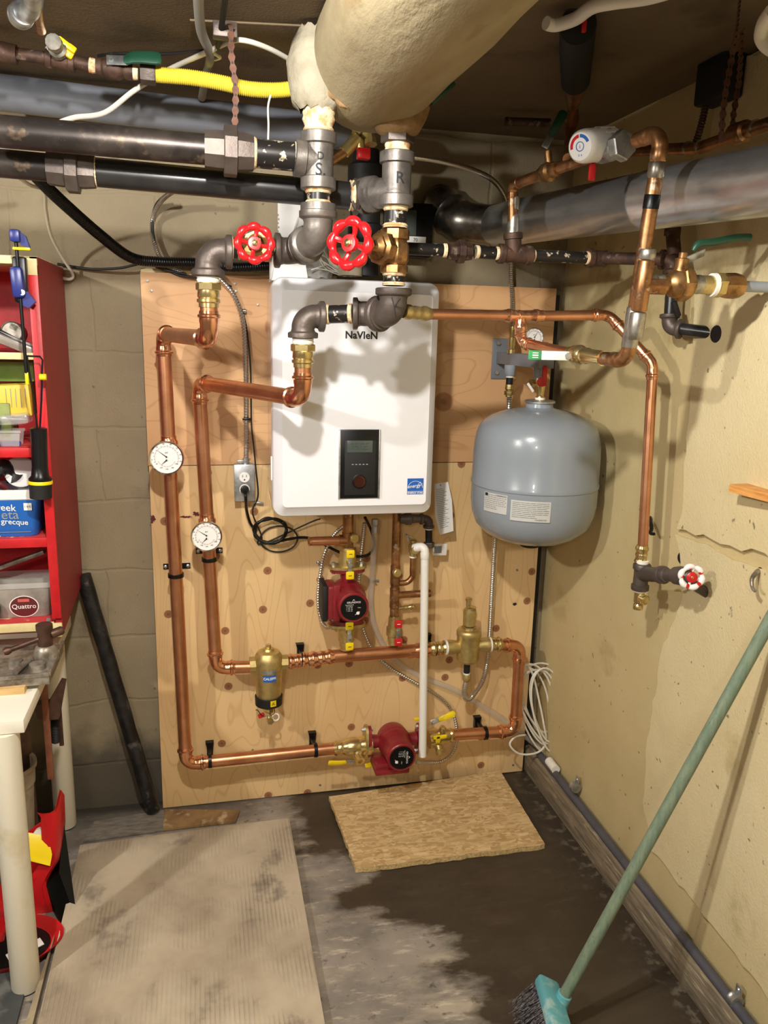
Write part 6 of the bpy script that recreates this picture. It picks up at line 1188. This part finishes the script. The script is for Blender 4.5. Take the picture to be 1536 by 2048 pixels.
M['scrapg'] = mat('grey_scrap', '8d877c', .85, 0, '6b665e', 6, stretch=(3, 12, 1)); M['scrapb'] = mat('rust_scrap', 'a08258', .85, 0, '7c5f3e', 12, c3='c7b28a', n3=20)
q = [U(px, py, z=.004) for px, py in ((166, 1685), (328, 1662), (328, 1622), (190, 1645))]; solo('grey_floor_sheet', MB().add(q+[p+V((0, 0, .006)) for p in q], [[3, 2, 1, 0], [4, 5, 6, 7], [0, 1, 5, 4], [1, 2, 6, 5], [2, 3, 7, 6], [3, 0, 4, 7]]), M['scrapg'], 'scuffed grey sheet on the floor behind the ribbed panel', 'floor sheet')
q = [U(px, py, z=.004) for px, py in ((326, 1662), (472, 1646), (480, 1624), (330, 1622))]; solo('brown_floor_sheet', MB().add(q+[p+V((0, 0, .008)) for p in q], [[3, 2, 1, 0], [4, 5, 6, 7], [0, 1, 5, 4], [1, 2, 6, 5], [2, 3, 7, 6], [3, 0, 4, 7]]), M['scrapb'], 'brown stained scrap sheet at the foot of the plywood', 'floor sheet')
q0, q1 = U(166, 1150, y=.005), U(306, 1620, z=.02); solo('charred_post', MB().tube([q0.lerp(q1, k/14)+V((.0006*math.sin(k*1.9), .0006*math.cos(k*2.3), 0)) for k in range(15)], [.0240+.0008*math.sin(k*2.7) for k in range(15)], 20), M['charred'], 'blackened round post leaning against the block wall', 'post')
q = U(1478, 985, x=1.36); t = thing('wooden_shelf_bracket', 'pale orange wood shelf end jutting from the right wall', 'shelf', q)
s0, s1, s2, s3 = U(1462, 966, x=1.392), U(1560, 963, x=1.392), U(1560, 1010, x=1.33), U(1462, 985, x=1.388)
ztop = U(1500, 975, x=1.36).z; a0, a1 = U(1459, 968, z=ztop), U(1600, 1003, z=ztop)
part('board', MB().add([V((1.40, a0.y+.004, ztop)), a0+V((0, 0, 0)), a1, V((1.40, a1.y, ztop)), V((1.40, a0.y+.004, ztop-.018)), a0-V((0, 0, .018)), a1-V((0, 0, .018)), V((1.40, a1.y, ztop-.018))], [[0, 1, 2, 3], [7, 6, 5, 4], [0, 4, 5, 1], [1, 5, 6, 2], [2, 6, 7, 3], [3, 7, 4, 0]]), M['woodo'], t)
# ---------------------------------------------------------------- red cabinet
XC = -.222; YF_ = -.36; fy = lambda px, py: U(px, py, y=YF_); zt = lambda py: fy(60, py).z
t = thing('red_wall_cabinet', 'open red painted wooden wall cabinet with three shelves at the left edge', 'cabinet', (-.5, -.18, .83)); XL = -.95
z_top, z_bot = fy(60, 513).z, fy(110, 1262).z; tw = .024
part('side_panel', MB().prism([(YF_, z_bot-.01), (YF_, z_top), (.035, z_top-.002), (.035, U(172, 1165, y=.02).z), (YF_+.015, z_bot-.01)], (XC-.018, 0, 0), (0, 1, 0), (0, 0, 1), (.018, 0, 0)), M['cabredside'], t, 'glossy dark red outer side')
part('front_post', MB().box((XC-.012, YF_-.004, (z_top+z_bot)/2+.01), (tw, .012, z_top-z_bot-.06), .001), M['cabred'], t, 'bright red front edge')
part('post_end', MB().box((XC-.012, YF_-.0045, z_bot+.005), (tw, .014, .04), .004), M['cream'], t, 'bare cream coloured lower end of the front edge')
part('post_end', MB().box((XC-.012, YF_-.0045, z_top-.025), (tw, .012, .04), .001), M['cream'], t, 'bare cream coloured upper end of the front edge')
part('top_board', MB().box(((XL+XC)/2, -.165, z_top-.009), (XC-XL, .39, .020), .001), M['cream'], t, 'cream top board')
part('back_panel', MB().box(((XL+XC)/2, .028, (z_top+z_bot)/2), (XC-XL-.01, .008, z_top-z_bot-.02)), M['cabred'], t)
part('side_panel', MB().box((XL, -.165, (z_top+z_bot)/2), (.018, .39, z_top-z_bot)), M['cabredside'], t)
SH = []
for py0, py1, m_ in ((706, 719, 'cabredworn'), (896, 914, 'cabred'), (1076, 1094, 'cabred'), (1246, 1262, 'cream')):
    a, c_ = zt(py0), zt(py1); SH.append(a); S_ = part('shelf', MB().box(((XL+XC)/2-.01, -.165, (a+c_)/2), (XC-XL-.022, .385, a-c_), .001), M['cabredworn'], t)
    part('shelf_edge', MB().box(((XL+XC)/2-.01, YF_-.001, (a+c_)/2), (XC-XL-.024, .006, a-c_+.001), .001), M['cream'] if py0 in (706, 1246) else M['cabred'], S_)
part('back_rail', MB().box(((XL+XC)/2, -.30, z_bot-.028), (XC-XL-.04, .02, .014)), M['bench'], t)
s1_, s2_, s3_, s4_ = SH
def at(px, z_, y): p = U(px, 800, y=y); return V((U(px, 1024-(z_-1.65)*600, y=y).x, y, z_))
# top shelf
def pack(name, c, d, X, m, lab, cat, Z=(0, 0, 1), extra=None, bev=.004):
    t = thing(name, lab, cat, V(c)-V((0, 0, d[2]/2))); part('pack', MB().box(c, d, bev, X=X, Z=Z), M[m], t)
    if extra: extra(t)
    return t
pack('tool_case', at(22, s1_+.05, -.27), (.15, .10, .022), (1, 0, -.55), 'blackm', 'black plastic drill case slanting on the top shelf', 'tool case', extra=lambda t: [part('raised_rib', MB().box(at(22, s1_+.05, -.27)+V((.02*k-.03, -.052, .0-.011*k+.016)), (.008, .004, .018), .001, X=(1, 0, -.55)), M['maroon'] if k == 0 else M['greenpaint'] if 0 else M['black'], t) for k in range(4)]+[part('white_mark', MB().box(at(12, s1_+.085, -.32), (.018, .002, .014), X=(1, 0, -.5)), M['paper'], t)])
t = thing('blister_pack', 'clear slanting blister pack in front of the black tool case', 'package', at(40, s1_, -.30)); part('shell', MB().box(at(40, s1_+.03, -.31), (.17, .05, .024), .006, X=(1, 0, -.42)), M['tubgrey'], t); part('card', MB().box(at(40, s1_+.032, -.31), (.15, .006, .030), .002, X=(1, 0, -.42)), M['grey'], t)
solo('metal_can', MB().lathe(at(62, s1_+.045, -.2), (0, -1, .1), [(0, .028), (.06, .028), (.062, .026), (.058, .024)], 24), M['vise'], 'round tin can lying behind the blister pack on the top shelf', 'can')
solo('dark_tin', MB().lathe(at(15, s1_+.02, -.30), (-.2, -1, .1), [(0, .02), (.03, .02)], 20), M['rubber'], 'small black round tin at the front of the top shelf', 'tin')
# second shelf
zb = s2_
pack('green_box', at(60, zb+.20, -.17), (.11, .10, .075), (1, 0, 0), 'greenb', 'green and brown cardboard box at the top of the second shelf pile', 'box', extra=lambda t: part('brown_lid', MB().box(at(60, zb+.225, -.17), (.112, .102, .02), .001), M['visebrown'], t))
pack('yellow_book', at(56, zb+.115, -.22), (.105, .12, .085), (1, 0, .05), 'yelb', 'yellow booklet with faint print under the green box', 'book', extra=lambda t: part('print_lines', (lambda mb: [mb.box(at(56, zb+.115, -.2805)+V((.012*k-.02, -.0, .008)), (.0015, .0006, .05)) for k in range(5)] and mb)(MB()), M['grey'], t))
pack('olive_packet', at(30, zb+.055, -.24), (.07, .09, .11), (1, 0, 0), 'greenpaint', 'pale green printed packet standing on the second shelf', 'packet')
t = thing('zip_bag', 'clear bag of screws lying on the small clear tub', 'bag of screws', at(62, zb+.06, -.28)); part('bag', MB().box(at(58, zb+.068, -.28), (.08, .07, .03), .012, X=(1, 0, .08)), M['clear'], t); rnd = random.Random(3)
part('screws', (lambda mb: [mb.tube([at(58, zb+.068, -.28)+V((rnd.uniform(-.03, .03), rnd.uniform(-.028, .028), rnd.uniform(-.01, .01))) for _ in range(2)], .0012, 5) for _ in range(40)] and mb)(MB()), M['steel'], t, kind='stuff')
t = thing('clear_tub', 'small clear tub of dark blue plugs on the second shelf', 'tub', at(52, zb, -.30)); part('tub', MB().lathe(at(50, zb+.001, -.31), (0, 0, 1), [(0, .032), (.034, .038), (.036, .042), (.042, .042)], 4, rot=PI/4, up=(1, 0, 0)), M['clear'], t)
for k in range(5): part('plug', MB().lathe(at(50, zb+.008, -.31)+V((-.02+.01*k, -.018+.006*(k % 2), 0)), (0, -1, 0), [(0, .007), (.004, .007)], 10), M['bluec'], t)
pack('blue_carton', at(4, zb+.05, -.30), (.06, .06, .045), (1, 0, -.1), 'bluec', 'blue and purple carton at the left edge of the second shelf', 'carton', extra=lambda t: part('red_stripe', MB().box(at(4, zb+.05, -.331), (.03, .002, .03), X=(1, 0, -.1)), M['maroon'], t))
pack('white_carton', at(3, zb+.012, -.32), (.06, .06, .022), (1, 0, .15), 'paper', 'flat white carton under the blue carton', 'carton')
solo('metal_bits_jar', MB().lathe(at(8, zb+.12, -.24), (0, 0, 1), [(0, .025), (.04, .027), (.042, .02)], 16), M['tubgrey'], 'small jar of metal bits at the left of the second shelf', 'jar')
# third shelf: blue tub
zb = s3_; t = thing('blue_food_tub', 'white rimmed blue plastic tub with white script on the third shelf', 'tub', at(30, zb, -.28))
c0 = at(31, zb, -.285); hx, hy, hh = .115, .065, .13
rows = []
for z_, k in ((0, .86), (.004, .88), (hh*.78, .99), (hh*.8, 1.03), (hh, 1.05)):
    rows.append([V((c0.x+x, c0.y+yy_, zb+.001+z_)) for x, yy_ in [(sx*(hx*k-.02)+math.cos(a)*.02, sy*(hy*k-.02)+math.sin(a)*.02) for sx, sy, a0 in ((1, 1, 0), (-1, 1, 90), (-1, -1, 180), (1, -1, 270)) for a in [math.radians(a0+j*22.5) for j in range(5)]]])
n_ = len(rows[0]); mb = MB().surf(rows[:3], wrap=True); mb.f.append(list(range(n_))); part('tub_body', mb, M['blue'], t); part('white_rim', MB().surf(rows[2:], wrap=True), M['white'], t, 'white rim')
f = lambda a, q: V((c0.x+a, c0.y-hy*(.885+.1*min(1, max(0, (q-zb)/(hh*.8))))-.002, q)); mb = MB()
mb.text('reek', .026, lambda a, q: f(a+.028, q+zb+.082+a*-.08)); part('white_lettering', mb, M['white'], t); mb = MB(); mb.text('grecque', .021, lambda a, q: f(a+.046, q+zb+.042+a*-.08)); part('white_lettering', mb, M['white'], t); part('pale_lettering', MB().text('eta', .036, lambda a, q: f(a+.036, q+zb+.062)).box(f(.02, zb+.014), (.13, .001, .0015)), M['tank'], t)
part('price_sticker', MB().box(f(.082, zb+.084), (.020, .001, .02)), M['paper'], t); part('sticker_print', MB().text('1 KG', .008, lambda a, q: f(a+.082, q+zb+.084)-V((0, .001, 0))), M['ink'], t)
solo('white_round_lid', MB().lathe(at(66, zb+.165, -.27), (.3, -1, .25), [(0, .042), (.006, .042), (.008, .038)], 28), M['white'], 'round white lid standing in the blue tub', 'lid')
t = thing('black_tool_pouch', 'black mesh pouch and dark straps piled in the blue tub', 'pouch', at(30, zb+.12, -.28)); part('pouch', MB().tube(spline([at(5, zb+.15, -.30), at(22, zb+.165, -.28), at(40, zb+.175, -.28), at(55, zb+.15, -.27)], 5), [.02+.008*math.sin(i*.9) for i in range(16)], 12), M['rubber'], t); part('maroon_strap', MB().tube(spline([at(2, zb+.13, -.32), at(20, zb+.145, -.33), at(38, zb+.13, -.32)], 5), .009, 8), M['maroon'], t)
solo('white_tray', MB().box(at(-10, zb+.16, -.28), (.10, .08, .02), .008), M['white'], 'white plastic tray corner above the blue tub', 'tray'); solo('printed_packet', MB().box(at(14, zb+.004, -.33), (.045, .03, .006), .002, X=(1, .2, 0)), M['paper'], 'small printed white packet in front of the blue tub', 'packet')
pack('yellow_edge_board', at(98, zb+.05, -.20), (.006, .10, .10), (1, 0, 0), 'yelb', 'thin yellow card standing by the cabinet side behind the blue tub', 'card')
# bottom shelf
zb = s4_; t = thing('clear_food_tub', 'grey translucent food tub with dark red oval label on the bottom shelf', 'tub', at(60, zb, -.26)); c0 = at(78, zb, -.26); rows = []
for z_, k in ((0, .86), (.004, .88), (.085, 1.0), (.087, 1.06), (.102, 1.06)):
    rows.append([V((c0.x+x, c0.y+yy_, zb+.001+z_)) for x, yy_ in [(sx*(.085*k-.025)+math.cos(a)*.025, sy*(.06*k-.025)+math.sin(a)*.025) for sx, sy, a0 in ((1, 1, 0), (-1, 1, 90), (-1, -1, 180), (1, -1, 270)) for a in [math.radians(a0+j*22.5) for j in range(5)]]])
mb = MB().surf(rows[:3], wrap=True); mb.f.append(list(range(20))); part('tub_body', mb, M['tubgrey'], t); part('rim', MB().surf(rows[2:], wrap=True), M['clear'], t)
f = lambda a, q: V((c0.x+.004+a, c0.y-.060*(.88+.12*min(1, max(0, (q)/.085)))-.0015, zb+q)); ov = [(math.cos(2*PI*k/24)*.036, math.sin(2*PI*k/24)*.030) for k in range(24)]
mb = MB(); mb.add([f(x*1.08, .034+y*1.08)+V((0, .0006, 0)) for x, y in ov], [list(range(24))]); part('label_border', mb, M['white'], t); part('oval_label', MB().add([f(x, .034+y) for x, y in ov], [list(range(24))]), M['maroon'], t, 'dark red oval label'); part('label_lettering', MB().text('Quattro', .019, lambda a, q: f(a, q+.034)-V((0, .001, 0))), M['white'], t); part('label_patch', MB().add([f(x, q)-V((0, .0008, 0)) for x, q in ((-.015, .048), (.015, .048), (.015, .057), (-.015, .057))], [[0, 1, 2, 3]]), M['redink'], t)
solo('paint_stick', MB().box(at(45, zb+.135, -.23), (.20, .03, .012), .002, X=(1, 0, .35)), M['vise'], 'weathered grey wood strip lying across the tubs on the bottom shelf', 'wood strip')
t = thing('corded_tool', 'black and grey corded tool nose at the left of the bottom shelf', 'tool', at(0, zb, -.33)); part('nose', MB().lathe(at(2, zb+.035, -.30), (.1, -1, -.1), [(0, .032), (.04, .034), (.045, .028), (.05, .02)], 24), M['black'], t); part('grey_cone', MB().lathe(at(-2, zb+.035, -.34), (.1, -1, 0), [(0, .022), (.02, .014)], 16), M['grey'], t)
solo('steel_plate_tool', MB().prism([(0, 0), (.012, .002), (.022, .05), (.012, .05)], at(106, z_bot-.01, YF_-.005), (1, 0, 0), (0, 0, 1), (0, .003, 0)), M['steel'], 'thin steel blade tool hooked at the lower cabinet corner', 'tool')
# ---------------------------------------------------------------- hanging on the cabinet front
YH = YF_-.05; h = lambda px, py, y=YH: U(px, py, y=y)
t = thing('bar_clamp', 'blue and black bar clamp gripping the cabinet top', 'bar clamp', h(53, 765))
part('bar', MB().tube([h(31, 470), h(53, 748)], .0042, 10), M['black'], t); part('fixed_jaw', MB().box(h(31, 472), (.024, .03, .030), .006).prism([(0, .012), (.018, .0), (.026, -.028), (.006, -.022)], h(34, 470), (1, 0, 0), (0, 0, 1), (0, .02, 0)), M['bluec'], t)
part('trigger_body', MB().box(h(36, 565), (.030, .035, .075), .010, X=(1, 0, .05)).prism([(-.004, -.03), (.02, -.02), (.036, -.045), (.02, -.06), (0, -.052)], h(36, 565), (1, 0, 0), (0, 0, 1), (0, .02, 0)), M['bluec'], t, 'blue trigger grip')
part('black_jaw', MB().box(h(42, 560, YH+.015), (.032, .03, .11), .006), M['black'], t); part('grip_ring', MB().lathe(h(44, 585, YH-.01), (.2, -1, 0), [(0, .007), (.006, .007)], 14), M['steel'], t); part('yellow_pad', MB().box(h(44, 498), (.04, .02, .007), .002), M['yellow'], t); part('yellow_tip', MB().box(h(54, 757), (.009, .008, .032), .003), M['yellow'], t)
t = thing('hanging_work_light', 'black handled work light with yellow ring hanging on wire hook', 'work light', h(80, 996))
part('wire_hook', MB().tube([h(54, 712), h(80, 713), h(85, 720), h(83, 800), h(80, 856)], .0024, 8).tube([h(54, 712), h(58, 740), h(68, 800), h(74, 856)], .0024, 8), M['black'], t)
part('yellow_clip', MB().lathe(h(86, 754), (1, 0, 0), [(-.008, .008), (.008, .008)], 14), M['yellow'], t)
la, lb = h(77, 855), h(82, 996); ld = (lb-la).normalized(); LL = (lb-la).length
part('grip', MB().lathe(la, ld, [(0, .014), (.003, .0205), (LL*.55, .0195), (LL*.68, .022), (LL*.72, .0285), (LL*.745, .0285)], 28), M['black'], t, 'ribbed black grip'); part('yellow_ring', MB().lathe(la+ld*LL*.745, ld, [(0, .029), (.002, .030), (LL*.045, .030), (LL*.05, .029)], 28), M['yellow'], t)
part('lamp_head', MB().lathe(la+ld*LL*.795, ld, [(0, .028), (LL*.2, .0275), (LL*.205, .025)], 28), M['blackm'], t)
# ---------------------------------------------------------------- table, vise
ZT = .80; t = thing('white_work_table', 'white laminate table with round legs at the left edge', 'table', (-.6, -.4, 0)); xe = U(47, 1440, y=-.75).x; ztab = .752; ztab = U(47, 1440, y=-.75).z; zlo = U(47, 1466, y=-.75).z
part('tabletop', MB().box(((xe-1.15)/2, -.40, (ztab+zlo)/2), (xe+1.15, .70, ztab-zlo), .002), M['bench'], t)
f1_ = U(53, 1975, z=.0); f2_ = U(132, 1652, z=.0)
for q in (f1_, f2_): L_ = part('leg', MB().lathe((q.x, q.y, .004), (0, 0, 1), [(0, .033), (.004, .0345), (zlo-.006, .0345)], 28), M['benchleg'], t); part('leg_foot', MB().lathe((q.x, q.y, 0), (0, 0, 1), [(0, .032), (.006, .034)], 24), M['blackm'], L_)
V_ = lambda px, py, y=-.5: U(px, py, y=y)
t = thing('bench_vise', 'worn steel drill press vise with brown handle on the table corner', 'vise', (xe-.06, -.45, ztab))
zp = ztab+.035; A_, B_, C_, D2 = U(-60, 1366, z=zp), U(98, 1352, z=zp), U(126, 1288, z=zp), U(-20, 1290, z=zp)
part('base_plate', MB().add([A_, B_, C_, D2]+[p-V((0, 0, .022)) for p in (A_, B_, C_, D2)], [[0, 1, 2, 3], [7, 6, 5, 4], [0, 4, 5, 1], [1, 5, 6, 2], [2, 6, 7, 3], [3, 7, 4, 0]]), M['vise'], t)
rm = MB(); [rm.box((p+q)/2+V((0, 0, .005)), ((q-p).length, .008, .010), .001, X=q-p) for p, q in ((A_, B_), (B_, C_))]; part('raised_rim', rm, M['vise'], t)
part('wood_block', MB().box(U(20, 1374, y=A_.y+.02)+V((-.03, .02, 0)), (.14, .1, .018), .001), M['wood'], t)
hub = U(93, 1318, z=zp); part('jaw_boss', MB().lathe(hub, (0, 0, 1), [(0, .032), (.02, .030), (.035, .026), (.04, .02)], 18).lathe(U(32, 1332, z=zp), (0, 0, 1), [(0, .02), (.018, .018)], 14).lathe(U(75, 1335, z=zp), (0, 0, 1), [(0, .022), (.012, .020)], 14).tube([U(30, 1345, z=zp+.01), U(60, 1318, z=zp+.01)], .008, 8), M['vise'], t)
part('screw_post', MB().lathe(hub+V((0, 0, .035)), (0, 0, 1), [(0, .019), (.04, .018), (.05, .021), (.062, .021), (.064, .018)], 18), M['visebrown'], t)
h0, h1 = U(14, 1302, y=hub.y-.03), U(120, 1262, y=hub.y+.01); part('tommy_bar', MB().tube([h0, h1], .0065, 12).lathe(h0, h0-h1, [(-.01, .008), (0, .011), (.008, .008)], 12).lathe(h1, h1-h0, [(-.022, .012), (.004, .012), (.01, .008)], 12), M['visebrown'], t)
t = thing('hanging_bar_clamp', 'rusty iron clamp hanging below the vise corner beside the table', 'clamp', V_(102, 1555, -.45)); Yv = -.45
part('bar', MB().box((V_(86, 1362, Yv)+V_(103, 1558, Yv))/2, (.017, .008, (V_(86, 1362, Yv)-V_(103, 1558, Yv)).length), .002, Z=V_(86, 1362, Yv)-V_(103, 1558, Yv)), M['vrust'], t); part('jaw_casting', MB().prism([(-.03, .004), (.006, .006), (.040, .066), (.052, .062), (.036, -.012), (.030, -.042), (-.024, -.044)], V_(92, 1412, Yv), (1, 0, 0), (0, 0, 1), (0, .03, 0)), M['visebrown'], t)
part('thread_rod', wave_tube([V_(108, 1400, Yv+.04), V_(112, 1485, Yv+.04)], .011, .0016, .005, 12), M['blackm'], t); part('rear_bar', MB().box(V_(120, 1440, Yv+.08), (.012, .008, .16), .002), M['visebrown'], t)
# ---------------------------------------------------------------- under the table
t = thing('dirty_plastic_bin', 'dirty beige plastic bin standing behind the table leg', 'bin', (-.43, -.3, 0)); c0 = V((-.452, -.22, 0)); rows = []
for z_, k in ((0, .78), (.005, .8), (.28, .95), (.282, 1.0), (.33, 1.02), (.335, 1.08), (.35, 1.08), (.345, .98), (.2, .9)): rows.append([c0+V((math.cos(2*PI*j/28)*.095*k, math.sin(2*PI*j/28)*.085*k, z_)) for j in range(28)])
mb = MB().surf(rows, wrap=True); mb.f.append(list(range(28))); part('bin_body', mb, M['bucket'], t)
solo('brown_board', MB().box((-.45, -.18, .33), (.16, .02, .66), .002, X=(1, .3, 0), Z=(.12, .15, 1)), M['visebrown'], 'dark brown board standing upright inside the beige bin', 'board')
solo('white_bucket', MB().lathe((-.56, -.50, 0), (0, 0, 1), [(0, .09), (.26, .11), (.262, .12), (.28, .12)], 28), M['bucket'], 'pale bucket half hidden behind the front table leg', 'bucket')
r = lambda px, py, y=-.42: U(px, py, y=y)
def shell(rows_, th): 
    n_ = len(rows_[0]); a_ = [p for r_ in rows_ for p in r_]; off = V((0, th, 0)); mb = MB().surf(rows_); mb.surf([[p+off for p in r_] for r_ in rows_]); return mb
t = thing('red_tool_caddy', 'glossy red and black plastic tool caddy standing on edge beside the table leg', 'tool caddy', U(150, 1870, z=0))
yb_, yf_ = -.36, -.50
edge = [(112, 1622), (119, 1632), (121, 1690), (118, 1720), (104, 1742), (92, 1766), (96, 1790), (104, 1810), (108, 1822), (98, 1840), (60, 1848)]
rows = []
for px, py in edge: p = r(px, py, -.45); rows.append([p+V((0, .09, .01)), p+V((.0, .03, 0)), p, p+V((-.01, -.012, 0)), p+V((-.03, -.012, 0)), p+V((-.045, -.004, 0))])
mb = MB().surf(rows).surf([[q+V((-.004, .003, .002)) for q in r_] for r_ in rows]); part('side_wall', mb, M['redp'], t, ang=50)
face = [r(50, 1668, -.40), r(112, 1624, -.40), r(121, 1632, -.40), r(119, 1716, -.40), r(104, 1742, -.40), r(50, 1758, -.40)]; part('back_face', MB().add(face+[p+V((0, .006, 0)) for p in face], [list(range(6)), list(range(6, 12))]+[[i, (i+1) % 6, (i+1) % 6+6, i+6] for i in range(6)]), M['redp'], t)
lo = [r(48, 1765, -.46), r(88, 1748, -.46), r(94, 1775, -.46), r(106, 1822, -.46), r(92, 1842, -.46), r(55, 1850, -.46)]; part('lower_face', MB().add(lo+[p+V((0, .03, 0)) for p in lo], [list(range(6)), list(range(6, 12))]+[[i, (i+1) % 6, (i+1) % 6+6, i+6] for i in range(6)]), M['redp'], t)
bl = [U(116, 1628, y=-.38), U(128, 1645, y=-.38), U(130, 1760, y=-.40), U(156, 1850, y=-.50), U(150, 1870, z=.002), U(134, 1872, z=.002), U(108, 1815, y=-.48), U(92, 1770, y=-.46), U(118, 1745, y=-.42), U(122, 1690, y=-.40)]; n_ = len(bl)
part('black_shell', MB().add(bl+[p+V((-.02, .05, 0)) for p in bl], [list(range(n_)), list(range(n_, 2*n_))]+[[i, (i+1) % n_, (i+1) % n_+n_, i+n_] for i in range(n_)]), M['black'], t, 'black outer shell')
t = thing('yellow_folded_sheet', 'bent yellow plastic sheet lying in the red caddy', 'plastic sheet', r(75, 1730)); ys = [[r(52, 1666, -.44), r(98, 1672, -.44)], [r(48, 1690, -.46), r(100, 1690, -.46)], [r(44, 1715, -.47), r(104, 1710, -.47)], [r(96, 1733, -.48) if 0 else r(60, 1722, -.48), r(100, 1732, -.48)]]
part('sheet', MB().surf(ys).surf([[p+V((0, .003, 0)) for p in q_] for q_ in ys]), M['yellow'], t); part('white_roll', MB().lathe(r(80, 1664, -.42), (0, -1, .3), [(0, .014), (.02, .014)], 16), M['bench'], t)
t = thing('red_tray', 'shiny red rimmed tray with white paper lying under the table', 'tray', (-.42, -.62, 0))
c0 = U(30, 1905, z=.03); rows = []
for z_, k in ((.004, .8), (.03, .95), (.036, 1.0), (.030, .93), (.012, .8)): rows.append([V((c0.x-.03+math.cos(2*PI*j/32)*.145*k, c0.y+.04+math.sin(2*PI*j/32)*.10*k, z_)) for j in range(32)])
mb = MB().surf(rows, wrap=True); mb.f += [list(range(32)), list(range(4*32, 5*32))]; part('rim', mb, M['redp'], t); part('dark_inside', MB().lathe(V((c0.x-.03, c0.y+.04, .013)), (0, 0, 1), [(0, .10), (.002, .10)], 32, sq=(1.1, .78), up=(1, 0, 0)), M['black'], t); part('white_paper', MB().box(V((c0.x+.02, c0.y+.02, .018)), (.09, .03, .004), .001, X=(1, .6, 0)), M['paper'], t)
for k, (px, py) in enumerate(((22, 1800), (10, 1850))): solo('red_bin_edge', MB().box(U(px-14, py, y=-.62), (.05, .10, .03), .006), M['redp'], ('upper' if k == 0 else 'lower')+' red plastic bin lip showing left of the front table leg', 'plastic bin')
